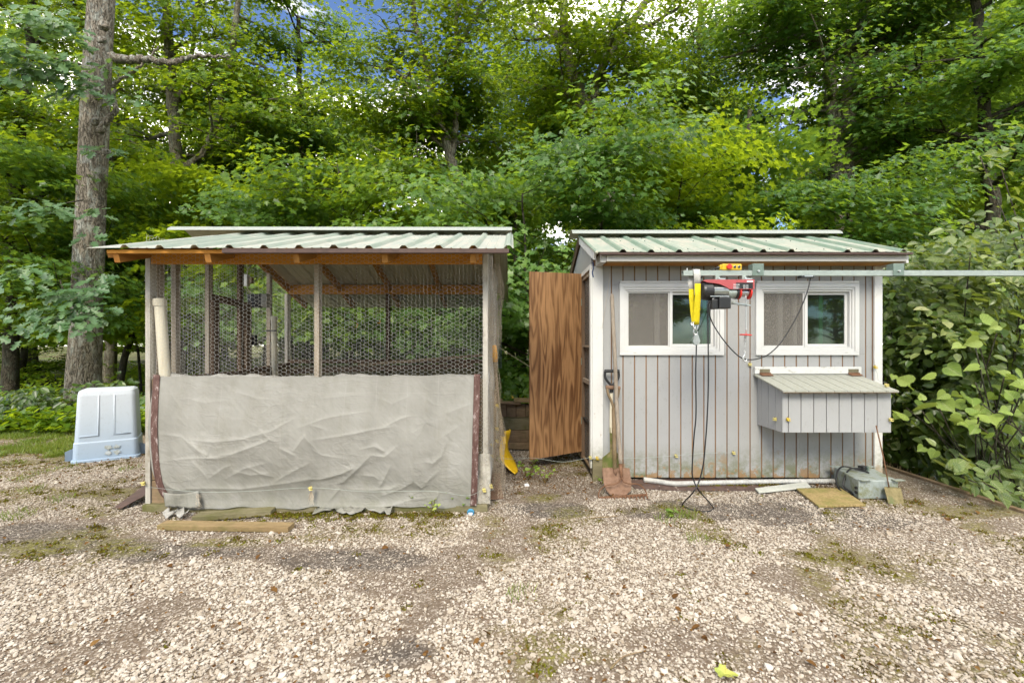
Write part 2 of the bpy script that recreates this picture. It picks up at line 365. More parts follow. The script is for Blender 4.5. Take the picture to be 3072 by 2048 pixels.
M['white_mark'] = plain('white_print', (0.75, 0.75, 0.75), 0.5, 0.3, 0, 0.05)
M['blue_paint'] = plain('blue_paint_mark', (0.03, 0.06, 0.16), 0.5, 0.3, 0, 0.2)
M['blue_plastic'] = plain('blue_cap', (0.06, 0.25, 0.42), 0.4, 0.4, 0, 0.15)
M['rust'] = rusty('rusty_iron'); M['rust_brown'] = rusty('rusty_blade', (0.13, 0.07, 0.042), (0.25, 0.155, 0.105), (0.19, 0.12, 0.08))
M['rust_green'] = rusty('mossy_iron', (0.10, 0.075, 0.03), (0.22, 0.19, 0.085), (0.10, 0.12, 0.03))
M['hinge'] = rusty('olive_hinge', (0.10, 0.085, 0.055), (0.21, 0.19, 0.125))
M['ash_pan'] = rusty('brassy_pan', (0.12, 0.10, 0.045), (0.24, 0.20, 0.10), (0.12, 0.14, 0.06))
M['soilbag'] = plain('grey_plastic_scrap', (0.33, 0.32, 0.29), 0.6, 0.3, 0, 0.3, 20)
# special materials
def _roof(name, green, dust, amt):
    s = S(name, 0.42, 0.5, 0.0); v = s.co((1, 0.25, 0.25), rnd=False)
    f = s.noise(v, 14, 6, 0.7); g = s.noise(s.co(rnd=False), 2.5, 4, 0.6)
    k = s.ramp(s.mix(0.5, f, g), [(0.5 - amt * 0.35, 1.0), (0.62, 0.0)]) if amt else 0.15
    k2 = s.ramp(f, [(0.45, 0.25 * amt), (0.6, amt)])
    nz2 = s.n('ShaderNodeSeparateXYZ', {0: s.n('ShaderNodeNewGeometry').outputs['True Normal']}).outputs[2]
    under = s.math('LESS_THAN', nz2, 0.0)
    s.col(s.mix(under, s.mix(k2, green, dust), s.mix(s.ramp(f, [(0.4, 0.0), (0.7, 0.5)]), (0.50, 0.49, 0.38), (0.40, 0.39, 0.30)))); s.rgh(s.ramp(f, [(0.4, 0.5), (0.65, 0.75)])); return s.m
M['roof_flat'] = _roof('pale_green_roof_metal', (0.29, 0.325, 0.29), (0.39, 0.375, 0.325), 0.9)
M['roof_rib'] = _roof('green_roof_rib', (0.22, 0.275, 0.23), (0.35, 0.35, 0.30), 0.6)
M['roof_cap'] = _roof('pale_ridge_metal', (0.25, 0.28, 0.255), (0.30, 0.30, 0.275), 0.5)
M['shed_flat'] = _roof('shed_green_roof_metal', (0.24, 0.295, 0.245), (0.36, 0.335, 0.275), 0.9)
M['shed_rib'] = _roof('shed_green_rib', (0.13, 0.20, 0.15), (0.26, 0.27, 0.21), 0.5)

def _tarp():
    s = S('grey_canvas', 0.85, 0.15); v = s.co(rnd=False)
    w1 = s.noise(s.co((0.06, 1, 1), rnd=False), 160, 3, 0.6); w2 = s.noise(s.co((1, 1, 0.06), rnd=False), 160, 3, 0.6)
    st = s.noise(s.co((1, 1, 0.4), rnd=False), 3.2, 6, 0.65)
    c = s.ramp(st, [(0.25, (0.19, 0.185, 0.165)), (0.5, (0.262, 0.256, 0.232)), (0.8, (0.325, 0.32, 0.295))])
    c = s.mix(s.ramp(s.mix(0.5, w1, w2), [(0.35, 0.22), (0.65, 0.0)]), c, (0.26, 0.25, 0.21))
    z = s.n('ShaderNodeSeparateXYZ', {0: v}).outputs[2]
    h = s.math('MULTIPLY', s.ramp(z, [(0.0, 1.0), (0.35, 0.0)]), s.ramp(s.noise(v, 8, 6, 0.7), [(0.35, 0.0), (0.7, 0.75)]))
    sx = s.n('ShaderNodeSeparateXYZ', {0: s.n('ShaderNodeVectorMath', {0: v, 1: s.n('ShaderNodeVectorMath', {0: s.n('ShaderNodeTexNoise', {'Vector': v, 'Scale': 4.0}).outputs['Color'], 1: (0.03, 0.03, 0.03)}, operation='MULTIPLY').outputs[0]}, operation='ADD').outputs[0]}); gl_ = None
    for k, pitch in ((0, 0.222), (2, 0.175)):
        fr_ = s.math('PINGPONG', sx.outputs[k], pitch / 2); q = s.ramp(s.math('DIVIDE', fr_, pitch), [(0.0, 1.0), (0.022, 0.0)]); gl_ = q if gl_ is None else s.math('MAXIMUM', gl_, q)
    c = s.mix(s.math('MULTIPLY', gl_, s.ramp(s.noise(v, 3.0, 4, 0.6), [(0.4, 0.0), (0.65, 0.22)])), c, (0.40, 0.39, 0.36))
    c = s.mix(s.ramp(s.noise(s.co((1, 1, 0.3), rnd=False), 9, 7, 0.75), [(0.52, 0.0), (0.72, 0.45)]), c, (0.20, 0.19, 0.15))
    s.col(s.mix(h, c, (0.17, 0.17, 0.125)))
    def rid(rot, sc, k):
        q = s.noise(s.co((0.35, 1, 1), rnd=False, rot=(0, rot, 0)), sc, 3, 0.55, 0.6)
        return s.ramp(s.math('ABSOLUTE', s.math('SUBTRACT', q, 0.5)), [(0.0, 1.0), (k, 0.0)])
    cr_ = s.math('ADD', rid(0.55, 7.0, 0.035), s.math('ADD', s.math('MULTIPLY', rid(-0.35, 10.0, 0.03), 0.6), s.math('MULTIPLY', rid(1.2, 5.0, 0.02), 0.5)))
    msk = s.ramp(s.noise(v, 2.3, 3, 0.5), [(0.42, 0.0), (0.62, 1.0)])
    hgt = s.math('ADD', s.math('MULTIPLY', s.math('MULTIPLY', cr_, msk), 1.0), s.math('MULTIPLY', s.mix(0.5, s.mix(0.5, w1, w2), s.noise(v, 30, 6, 0.7)), 0.6))
    s.bump(hgt, 0.28, 0.006)
    return s.m
M['tarp'] = _tarp()
def _hem():
    s = S('worn_brown_hem', 0.7, 0.3); v = s.co()
    f = s.noise(s.co((1, 1, 0.3)), 45, 7, 0.8)
    s.col(s.ramp(f, [(0.4, (0.075, 0.036, 0.030)), (0.56, (0.125, 0.070, 0.058)), (0.62, (0.40, 0.34, 0.32))])); return s.m
M['hem'] = _hem()
def _ply(name, dark, light, sc=1.0, mossy=False):
    s = S(name, 0.55, 0.35); v = s.co((13.0 * sc, 13.0 * sc, 1.35 * sc), rnd=False)
    n0 = s.noise(v, 1.0, 2.5, 0.45, 0.35)
    lines = s.math('PINGPONG', s.math('MULTIPLY', n0, 11.0), 1.0)
    fib = s.noise(s.co((1, 1, 0.04), rnd=False), 140, 4, 0.7)
    big = s.noise(s.co((1, 1, 0.5), rnd=False), 2.6, 3, 0.5)
    f = s.math('ADD', s.math('MULTIPLY', s.ramp(lines, [(0.1, 0.0), (0.9, 1.0)]), 0.42), s.math('ADD', s.math('MULTIPLY', fib, 0.45), s.math('MULTIPLY', s.math('SUBTRACT', big, 0.5), 0.7)))
    c = s.ramp(f, [(0.15, dark), (0.5, tuple((a + b) / 2 for a, b in zip(dark, light))), (0.9, light)])
    if mossy: c = s.mix(s.ramp(s.noise(s.co(), 7, 6, 0.7), [(0.45, 0.0), (0.65, 0.8)]), c, (0.17, 0.17, 0.04))
    s.col(c); s.bump(f, 0.2, 0.003); return s.m
M['ply_door'] = _ply('stained_plywood', (0.10, 0.043, 0.016), (0.38, 0.21, 0.095))
M['ply_sq'] = _ply('weathered_plywood', (0.22, 0.155, 0.06), (0.42, 0.32, 0.15), 1.5, True)
def _tote():
    s = S('pale_blue_plastic', 0.45, 0.4); v = s.co(rnd=False)
    z = s.n('ShaderNodeSeparateXYZ', {0: v}).outputs[2]
    c = s.ramp(z, [(0.05, (0.30, 0.385, 0.49)), (0.5, (0.44, 0.49, 0.54)), (0.74, (0.50, 0.535, 0.57))])
    c = s.mix(s.ramp(s.noise(v, 35, 7, 0.8), [(0.55, 0.0), (0.75, 0.45)]), c, (0.22, 0.21, 0.17))
    s.col(c); s.b.inputs['Subsurface Weight'].default_value = 0.0; return s.m
M['tote'] = _tote()
M['sticker'] = rusty('torn_label', (0.24, 0.26, 0.22), (0.40, 0.43, 0.42), (0.55, 0.62, 0.70))
def _glass(name, tint, refl):
    s = S(name, 0.06, 0.5); v = s.co()
    s.col(tint); tr = s.n('ShaderNodeBsdfTransparent', {'Color': tint}); gl = s.n('ShaderNodeBsdfGlossy', {'Roughness': 0.03, 'Color': (0.9, 0.95, 0.9)})
    dirt = s.n('ShaderNodeBsdfDiffuse', {'Color': (0.35, 0.36, 0.32)})
    fr = s.n('ShaderNodeFresnel', {'IOR': 1.5}).outputs[0]
    m1 = s.n('ShaderNodeMixShader', {0: s.math('ADD', fr, refl)})
    s.t.links.new(tr.outputs[0], m1.inputs[1]); s.t.links.new(gl.outputs[0], m1.inputs[2])
    m2 = s.n('ShaderNodeMixShader', {0: s.ramp(s.noise(v, 60, 8, 0.85), [(0.56, 0.02), (0.72, 0.3)])})
    s.t.links.new(m1.outputs[0], m2.inputs[1]); s.t.links.new(dirt.outputs[0], m2.inputs[2])
    s.t.links.new(m2.outputs[0], s.out.inputs['Surface']); return s.m
M['glass'] = _glass('window_glass', (0.40, 0.60, 0.48), 0.02)
M['acrylic'] = _glass('grubby_clear_pane', (0.80, 0.86, 0.82), 0.10)
def _screen():
    s = S('insect_screen', 0.8, 0.2); v = s.co()
    s.col(s.ramp(s.noise(v, 90, 4, 0.8), [(0.3, (0.14, 0.13, 0.115)), (0.7, (0.25, 0.235, 0.21))]))
    tr = s.n('ShaderNodeBsdfTransparent'); m1 = s.n('ShaderNodeMixShader', {0: s.ramp(s.noise(v, 300, 2, 0.7), [(0.4, 0.45), (0.6, 0.65)])})
    s.t.links.new(tr.outputs[0], m1.inputs[1]); s.t.links.new(s.b.outputs[0], m1.inputs[2]); s.t.links.new(m1.outputs[0], s.out.inputs['Surface']); return s.m
M['screen'] = _screen()
def _film():
    s = S('cloudy_plastic_film', 0.5, 0.4); v = s.co(); s.col((0.5, 0.47, 0.40))
    tr = s.n('ShaderNodeBsdfTransparent'); m1 = s.n('ShaderNodeMixShader', {0: s.ramp(s.noise(v, 14, 6, 0.7), [(0.35, 0.3), (0.65, 0.8)])})
    s.t.links.new(tr.outputs[0], m1.inputs[1]); s.t.links.new(s.b.outputs[0], m1.inputs[2]); s.t.links.new(m1.outputs[0], s.out.inputs['Surface']); return s.m
M['film'] = _film()

# ------------------------------------------------------------------ the ground
rng = np.random.default_rng(7)
def ell(px, py, rx, ry):          # an ellipse read off the photograph, as a ground patch
    c = G(px, py); r = G(px + rx, py); t = G(px, max(py - ry, 1120)); b = G(px, py + ry)
    return (c.x, (t.y + b.y) / 2, abs(r.x - c.x), abs(t.y - b.y) / 2)
BARE = [ell(*e) for e in [(1230, 1735, 170, 55), (1430, 1660, 190, 38), (1320, 1690, 150, 45), (1090, 1668, 150, 42), (930, 1665, 110, 32), (1610, 1640, 60, 30),
        (1180, 1960, 90, 55), (1270, 1985, 80, 45), (1240, 1850, 80, 60), (1500, 1600, 130, 26), (1350, 1740, 110, 40), (2120, 1535, 260, 26), (2290, 1540, 120, 30), (1700, 1530, 90, 24), (1660, 1480, 150, 40), (1620, 1420, 140, 40),
        (2860, 1500, 190, 55), (2780, 1455, 110, 50), (3000, 1580, 120, 22), (380, 1480, 130, 24), (260, 1640, 260, 42), (120, 1600, 160, 30), (2400, 1730, 110, 40), (2450, 1790, 80, 25), (2520, 1660, 120, 30), (480, 1830, 120, 30), (800, 1660, 160, 30), (560, 1660, 200, 30), (430, 1890, 60, 25), (2960, 1860, 70, 25)]]
MOSSY = [ell(*e) for e in [(740, 1625, 150, 14), (900, 1615, 120, 12), (250, 1650, 240, 30), (70, 1660, 120, 40), (1250, 1560, 140, 18), (1010, 1545, 150, 14), (2080, 1590, 60, 16), (2180, 1610, 60, 14),
        (1620, 1490, 60, 18), (330, 1480, 130, 18), (250, 1530, 180, 22), (120, 1480, 170, 40), (60, 1400, 150, 60), (1600, 1960, 90, 40), (1680, 2010, 90, 30), (1840, 2000, 60, 30), (1520, 1905, 40, 20), (2680, 1860, 60, 22), (1180, 1590, 200, 18), (1720, 1400, 90, 40)]]
SOIL = [ell(*e) for e in [(420, 1655, 420, 34), (120, 1610, 240, 45), (2500, 1560, 300, 30), (2130, 1535, 280, 32), (2300, 1520, 160, 40), (1040, 1665, 220, 34), (1230, 1970, 120, 60), (1660, 1530, 130, 26)]]
def field(x, y, L, warp=0.12, soft=0.35):
    out = np.zeros_like(x)
    for cx, cy_, rx, ry in L:
        q = ((x - cx) / rx) ** 2 + ((y - cy_) / ry) ** 2
        out = np.maximum(out, np.clip((1.15 - q) / soft, 0, 1))
    return out
def vnoise(x, y, f, seed=0):      # smooth value noise
    r = np.random.default_rng(seed); T = r.random((256, 256))
    X, Y = x * f + 91.7, y * f + 53.1; xi, yi = np.floor(X).astype(int), np.floor(Y).astype(int); fx, fy = X - xi, Y - yi
    fx = fx * fx * (3 - 2 * fx); fy = fy * fy * (3 - 2 * fy); g = lambda a, b: T[(xi + a) % 256, (yi + b) % 256]
    return (g(0, 0) * (1 - fx) + g(1, 0) * fx) * (1 - fy) + (g(0, 1) * (1 - fx) + g(1, 1) * fx) * fy
def fbm(x, y, f, seed=0, o=4):
    s_, a, t = 0, 1.0, 0
    for i in range(o): s_ = s_ + a * vnoise(x, y, f * 2 ** i, seed + i); t += a; a *= 0.55
    return s_ / t
def masks(x, y):
    wx = x + (fbm(x, y, 1.8, 3) - 0.5) * 0.5; wy = y + (fbm(x, y, 1.8, 13) - 0.5) * 0.4
    bare = field(wx, wy, BARE); moss = field(wx, wy, MOSSY, soft=0.6); soil = field(wx, wy, SOIL, soft=0.6)
    n = fbm(x, y, 1.6, 21, 5); bare = np.clip(bare * np.clip(0.38 + 1.15 * fbm(x, y, 7.0, 25, 4), 0, 1) + np.clip((n - 0.545) * 5, 0, 0.8), 0, 1)
    moss = np.clip(moss * np.clip((fbm(x, y, 5, 31) - 0.25) * 3, 0, 1) + np.clip((fbm(x, y, 2.7, 41) - 0.58) * 6, 0, 0.8), 0, 1)
    far = np.clip((y - 4.2) / 0.9, 0, 1) * np.clip((-2.6 - x) / 0.4, 0, 1)
    bare = np.clip(bare + far * 0.8 * np.clip(0.3 + fbm(x, y, 1.3, 99), 0, 1), 0, 1); moss = np.clip(moss + far * np.clip((fbm(x, y, 2.2, 98) - 0.38) * 4, 0, 1), 0, 1)
    return bare, moss, soil
def pad_h(x, y):
    return (fbm(x, y, 1.1, 51) - 0.5) * 0.02
EDGE = 3.66
def _pad():
    xs = np.arange(-7.0, EDGE + 0.001, 0.05); ys = np.arange(-0.6, 6.41, 0.05)
    X, Y = np.meshgrid(xs, ys); Z = pad_h(X, Y) - np.clip((Y - 6.0) / 0.4, 0, 1) * 0.03
    h, w = X.shape; idx = np.arange(h * w).reshape(h, w)
    q = np.stack([idx[:-1, :-1], idx[:-1, 1:], idx[1:, 1:], idx[1:, :-1]], -1).reshape(-1)
    s = S('gravelly_soil', 0.95, 0.1); v = s.co(rnd=False)
    fine = s.voro(v, 95, 'Color'); fine = s.n('ShaderNodeSeparateColor', {0: fine}).outputs[0]
    n1 = s.noise(v, 6, 7, 0.7); n2 = s.noise(v, 60, 5, 0.75)
    base = s.ramp(n2, [(0.3, (0.11, 0.082, 0.055)), (0.55, (0.20, 0.158, 0.115)), (0.75, (0.28, 0.23, 0.175))])
    base = s.mix(s.ramp(n1, [(0.4, 0.0), (0.7, 0.6)]), base, (0.17, 0.115, 0.085))
    base = s.mix(s.math('MULTIPLY', s.attr('bare'), 0.72), base, s.ramp(n2, [(0.3, (0.085, 0.062, 0.043)), (0.55, (0.145, 0.112, 0.082)), (0.78, (0.23, 0.185, 0.14))]))
    base = s.mix(s.math('MULTIPLY', s.attr('soil'), s.ramp(n1, [(0.3, 0.3), (0.55, 0.85)])), base, s.ramp(n2, [(0.3, (0.035, 0.030, 0.026)), (0.7, (0.115, 0.10, 0.085))]))
    base = s.mix(s.ramp(fine, [(0.78, 0.0), (0.86, 0.5)]), base, (0.40, 0.35, 0.29))
    f2 = s.n('ShaderNodeSeparateColor', {0: s.voro(v, 170, 'Color')}).outputs[1]; base = s.mix(s.ramp(f2, [(0.84, 0.0), (0.9, 0.5)]), base, (0.46, 0.41, 0.35))
    mm = s.math('MULTIPLY', s.attr('moss'), s.ramp(s.mix(0.5, n2, s.noise(v, 28, 6, 0.8)), [(0.42, 0.0), (0.56, 0.9)]))
    base = s.mix(mm, base, s.ramp(s.noise(v, 25, 5, 0.7), [(0.3, (0.08, 0.065, 0.016)), (0.7, (0.23, 0.225, 0.035))]))
    s.col(base); s.bump(s.mix(0.5, n2, fine), 0.7, 0.012)
    me = fast_mesh('gravel_pad', np.stack([X, Y, Z], -1).reshape(-1, 3), q, np.full(len(q) // 4, 4), s.m, True)
    b, m, so = masks(X.ravel(), Y.ravel())
    for nm, dat in (('moss', m), ('soil', so), ('bare', b)):
        a = me.attributes.new(nm, 'FLOAT', 'POINT'); a.data.foreach_set('value', dat.astype(np.float32))
    o = link_mesh('gravel_pad', me); o['kind'] = 'structure'
_pad()
def _terrain():
    def ax(a, b, c, far): 
        near = np.arange(a, b + 1e-6, c); g = []; st = c; p = near[-1]
        while p < far: st *= 1.25; p += st; g.append(p)
        l = []; st = c; p = near[0]
        while p > -far: st *= 1.25; p -= st; l.append(p)
        return np.array(l[::-1] + list(near) + g)
    xs, ys = ax(-10, 12, 0.25, 260), ax(-3, 22, 0.25, 260)
    X, Y = np.meshgrid(xs, ys)
    drop = np.clip((X - EDGE - 0.03) / 0.5, 0, 1); drop = drop * drop * (3 - 2 * drop) * np.clip((14 - Y) / 6, 0, 1)
    beyond = np.clip(np.maximum(np.maximum(Y - 6.4, -7 - X), -1 - Y) / 3, 0, 1)
    Z = -0.035 - drop * 0.85 + beyond * ((fbm(X, Y, 0.35, 61) - 0.5) * 0.5)
    h, w = X.shape; idx = np.arange(h * w).reshape(h, w)
    q = np.stack([idx[:-1, :-1], idx[:-1, 1:], idx[1:, 1:], idx[1:, :-1]], -1).reshape(-1)
    s = S('forest_floor', 0.95, 0.1); v = s.co(rnd=False)
    n2 = s.noise(v, 9, 7, 0.75); n1 = s.noise(v, 0.8, 4, 0.6)
    c = s.ramp(n2, [(0.3, (0.045, 0.030, 0.017)), (0.55, (0.10, 0.068, 0.035)), (0.75, (0.17, 0.12, 0.06))])
    s.col(s.mix(s.ramp(n1, [(0.4, 0.0), (0.6, 0.8)]), c, s.ramp(n2, [(0.3, (0.035, 0.07, 0.012)), (0.7, (0.11, 0.17, 0.025))])))
    s.bump(n2, 0.8, 0.05)
    me = fast_mesh('ground', np.stack([X, Y, Z], -1).reshape(-1, 3), q, np.full(len(q) // 4, 4), s.m, True)
    o = link_mesh('ground', me); o['kind'] = 'structure'
_terrain()

# white stones, instanced on points with a density that follows the bare patches
def scatter(name, pts, scale, rot, tint, mat, kind='stuff', label=None, cat=None, subdiv=1):
    me = bpy.data.meshes.new(name); me.vertices.add(len(pts)); me.vertices.foreach_set('co', pts.astype(np.float32).ravel())
    for nm, typ, dat in (('scl', 'FLOAT_VECTOR', scale), ('rot', 'FLOAT_VECTOR', rot)):
        a = me.attributes.new(nm, typ, 'POINT'); a.data.foreach_set('vector', dat.astype(np.float32).ravel())
    a = me.attributes.new('tint', 'FLOAT', 'POINT'); a.data.foreach_set('value', tint.astype(np.float32))
    o = link_mesh(name, me); tag(o, label, cat, None, kind)
    ng = bpy.data.node_groups.new(name + '_nodes', 'GeometryNodeTree')
    ng.interface.new_socket('Geometry', in_out='INPUT', socket_type='NodeSocketGeometry'); ng.interface.new_socket('Geometry', in_out='OUTPUT', socket_type='NodeSocketGeometry')
    N = lambda t: ng.nodes.new(t); L = ng.links.new
    gi, go = N('NodeGroupInput'), N('NodeGroupOutput'); ip = N('GeometryNodeInstanceOnPoints'); ico = N('GeometryNodeMeshIcoSphere'); ico.inputs['Subdivisions'].default_value = subdiv; ico.inputs['Radius'].default_value = 1.0
    sm = N('GeometryNodeSetMaterial'); sm.inputs['Material'].default_value = mat
    sp = N('GeometryNodeSetPosition'); nz_ = N('ShaderNodeTexNoise'); nz_.inputs['Scale'].default_value = 1.3; sub = N('ShaderNodeVectorMath'); sub.operation = 'SUBTRACT'; sub.inputs[1].default_value = (0.5, 0.5, 0.5)
    L(nz_.outputs['Color'], sub.inputs[0]); L(sub.outputs[0], sp.inputs['Offset']); L(ico.outputs['Mesh'], sp.inputs['Geometry']); L(sp.outputs[0], sm.inputs['Geometry'])
    ar, as_ = N('GeometryNodeInputNamedAttribute'), N('GeometryNodeInputNamedAttribute')
    for a_, n_ in ((ar, 'rot'), (as_, 'scl')): a_.data_type = 'FLOAT_VECTOR'; a_.inputs['Name'].default_value = n_
    L(gi.outputs[0], ip.inputs['Points']); L(sm.outputs[0], ip.inputs['Instance'])
    L(ar.outputs[0], ip.inputs['Rotation']); L(as_.outputs[0], ip.inputs['Scale'])
    L(ip.outputs[0], go.inputs[0])
    md = o.modifiers.new('scatter', 'NODES'); md.node_group = ng
    return o
def _stones():
    s = S('white_pebble', 0.75, 0.25)
    t = s.attr('tint', 'INSTANCER'); v = s.co(rnd=False)
    c = s.ramp(t, [(0.0, (0.085, 0.058, 0.035)), (0.14, (0.19, 0.145, 0.095)), (0.38, (0.30, 0.25, 0.19)), (0.7, (0.40, 0.35, 0.285)), (1.0, (0.53, 0.48, 0.415))])
    s.col(s.mix(s.ramp(s.noise(v, 1.6, 4, 0.7), [(0.5, 0.0), (0.75, 0.5)]), c, (0.42, 0.35, 0.26)))
    n = 700000
    y = 0.9 + (5.9 - 0.9) * rng.random(n) ** 1.0
    x = -6.8 + (EDGE - 0.06 + 6.8) * rng.random(n)
    keep = (np.abs(x) < 1.28 * y + 0.8) & ~((x > 0.72) & (y > 4.05)) & ~((x > -2.6) & (x < -0.2) & (y > 3.36))
    x, y = x[keep], y[keep]
    b, m, so = masks(x, y)
    dens = np.clip(1 - b * 0.82 - so * 0.12 - m * 0.25, 0.05, 1) * np.clip((5.9 - y) / 1.2, 0.05, 1) * (1 - 0.5 * np.clip((x - 2.9) / 0.7, 0, 1) * (y > 2.9))
    keep = rng.random(len(x)) < dens * np.where(y < 2.8, 0.70, 0.6)
    x, y, m, bb = x[keep], y[keep], m[keep], b[keep]; n = len(x)
    r = 0.0030 * np.exp(rng.normal(0, 0.45, n)) * (1 + 0.28 * np.clip(3.1 - y, 0, 2)) * (1 - 0.3 * bb) + 0.0014
    sc = np.stack([r * (0.85 + 0.45 * rng.random(n)), r * (0.8 + 0.4 * rng.random(n)), r * (0.4 + 0.35 * rng.random(n))], -1)
    rot = np.stack([rng.normal(0, 0.3, n), rng.normal(0, 0.3, n), rng.random(n) * 6.28], -1)
    z = pad_h(x, y) + r * 0.2 + rng.random(n) * 0.004
    tint = np.clip(rng.beta(3.2, 1.6, n) - 0.25 * m, 0, 1)
    o = scatter('gravel', np.stack([x, y, z], -1), sc, rot, tint, s.m, 'stuff', 'loose white pebbles thinly covering the pad', 'gravel')
    return n
print('stones', _stones())
# ------------------------------------------------------------------ kerb along the drop on the right
for i, (a, b) in enumerate(((0.2, 2.6), (2.62, 5.0), (5.02, 6.4))):
    k = MB().bx(EDGE + 0.002, EDGE + 0.045, a, b, -0.35, 0.022 - 0.004 * (i % 2)).build('edge_board', M['mossboard'] if i == 2 else M['oldboard'], None, bevel=0.004)
    tag(k, ['weathered timber edging holding the pad beside the leafy bank, first length', 'weathered timber edging below the broad vine leaves, second length', 'mossy timber edging behind the shed corner, third length'][i], 'edging', 'timber edging along the bank')

# ------------------------------------------------------------------ corrugated roof sheets
PITCH = 0.2286
def roof_sheet(root, name, x0, x1, ribs0, y0, z0, y1, z1, mats, th=0.0015, wob=0.0, label=None):
    prof = [(x0, 0.0)]
    k = math.ceil((x0 - ribs0 + 0.03) / PITCH)
    while ribs0 + k * PITCH < x1 - 0.03:
        c = ribs0 + k * PITCH
        prof += [(c - 0.030, 0.0), (c - 0.012, 0.020), (c + 0.012, 0.020), (c + 0.030, 0.0)]
        for q in (0.085, 0.145):
            if c + q + 0.012 < x1: prof += [(c + q - 0.010, 0.0), (c + q, 0.004), (c + q + 0.010, 0.0)]
        k += 1
    prof.append((x1, 0.0)); prof.sort()
    n = Vector((0, -(z1 - z0), (y1 - y0))).normalized()
    if n.z < 0: n = -n
    rows = []
    for t in (0.0, 0.33, 0.66, 1.0):
        rows.append([Vector((x, y0 + (y1 - y0) * t, z0 + (z1 - z0) * t)) + n * (h + wob * math.sin(x * 9 + t * 5)) for x, h in prof])
    mb = MB(); w = len(prof); mb.v = [tuple(p) for r in rows for p in r]
    for i in range(len(rows) - 1):
        for j in range(w - 1):
            mb.f.append((i * w + j, i * w + j + 1, (i + 1) * w + j + 1, (i + 1) * w + j))
            mb.m.append(1 if max(prof[j][1], prof[j + 1][1]) > 0.01 else 0)
    return mb.build(name, mats, root, thick=th, label=label)

# ------------------------------------------------------------------ chicken wire
def hexwire(fn, W, H, cell=0.031, r=0.00085, jit=0.0025, seed=1):
    """fn(u, v) -> 3D point; hexagons with flat tops, drawn as three-sided wires"""
    rg = np.random.default_rng(seed); a = cell / 1.5 * 0.92; hgt = cell * 0.92 / 2   # a: side, hgt: half height
    E = {}; V = []
    def vid(u, v):
        k = (round(u / (a * 0.25)), round(v / (hgt * 0.5)))
        if k not in E: E[k] = len(V); V.append((u, v))
        return E[k]
    edges = set(); nc = int(W / (1.5 * a)) + 1; nr = int(H / (2 * hgt)) + 1
    for c in range(nc):
        for q in range(nr):
            cx = c * 1.5 * a; cy_ = q * 2 * hgt + (hgt if c % 2 else 0)
            pts = [(cx + a * dx, cy_ + hgt * dy) for dx, dy in ((1, 0), (0.5, 1), (-0.5, 1), (-1, 0), (-0.5, -1), (0.5, -1))]
            ids = [vid(*p) for p in pts]
            for i in range(6): edges.add((min(ids[i], ids[(i + 1) % 6]), max(ids[i], ids[(i + 1) % 6])))
    V = np.array(V); V = V + rg.normal(0, jit, V.shape); ok = (V[:, 0] > 0) & (V[:, 0] < W) & (V[:, 1] > 0) & (V[:, 1] < H)
    Pn = np.array([tuple(fn(u, v)) for u, v in V])
    ed = np.array([e for e in edges if ok[e[0]] and ok[e[1]]])
    A, B = Pn[ed[:, 0]], Pn[ed[:, 1]]; T = B - A; T /= np.linalg.norm(T, axis=1)[:, None] + 1e-9
    up = np.where(np.abs(T[:, 2:3]) > 0.9, [[1.0, 0, 0]], [[0, 0, 1.0]]); Nn = np.cross(T, up); Nn /= np.linalg.norm(Nn, axis=1)[:, None] + 1e-9; Bn = np.cross(T, Nn)
    vs_ = []; 
    for Q in (A, B):
        for k in range(3):
            an = 2.094 * k; vs_.append(Q + r * (Nn * math.cos(an) + Bn * math.sin(an)))
    vs_ = np.stack(vs_, 1); n = len(ed); base = np.arange(n)[:, None] * 6
    f = np.array([[0, 1, 4, 3], [1, 2, 5, 4], [2, 0, 3, 5]]).ravel()[None] + base
    return vs_.reshape(-1, 3), f.ravel(), np.full(n * 3, 4)
def wire_part(root, name, fn, W, H, mat=None, **k):
    v, f, t = hexwire(fn, W, H, **k); b = base_of(root); v = v - np.array([b.x, b.y, b.z])
    o = link_mesh(name, fast_mesh(name, v, f, t, mat or M['wire']), root); o['kind'] = 'stuff'; return o

# ------------------------------------------------------------------ the chicken run
YF, YB = 3.30, 5.40               # front and back of the run
XL, XR = -2.66, -0.176
run = empty('chicken_run', ((XL + XR) / 2, (YF + YB) / 2, 0), 'open timber chicken run with wire sides and pale green metal roof', 'chicken run')
def part(mb, name, mat, **k): return mb.build(name, mat, run, **k)
BT, BB = 1.885, 1.793             # beam top and bottom
pw = 0.036
# posts and studs
def post(x0, x1, y0, y1, z0, z1, mat, lean=0.0, name='post'):
    mb = MB(); mb.bx(x0, x1, y0, y1, z0, z1)
    mb.v = [(x + lean * (z - z0), y, z) for x, y, z in mb.v]
    return part(mb, name, mat, bevel=0.002)
post(XL, XL + pw, YF, YF + 0.075, 0.03, 1.90, M['stud_grey'])
post(XL + pw + 0.002, XL + 0.050, YF + 0.05, YF + 0.12, 0.6, 1.90, M['stud'])
post(XR - pw, XR, YF, YF + 0.075, 0.03, 1.90, M['stud_grey'])
post(XR - pw, XR, YF + 0.079, YF + 0.15, 0.03, 1.89, M['stud'])
post(-1.435, -1.40, YF, YF + 0.06, 0.3, BB - 0.001, M['stud'])
for d in (3.55, 3.94, 4.40, 4.93): post(XL, XL + pw, d, d + 0.055, 0.05, 1.95 + 0.25 * (1 - abs(d - 4.3)), M['stud'] if d != 4.40 else M['stud_dark'], name='stud')
post(XL, XL + pw, YB - 0.08, YB, 0.03, 1.80, M['stud_grey']); post(XR - pw, XR, YB - 0.08, YB, 0.03, 1.80, M['stud'])
post(-1.475, -1.44, YB - 0.08, YB, 0.05, 1.80, M['stud_dark'], name='stud')
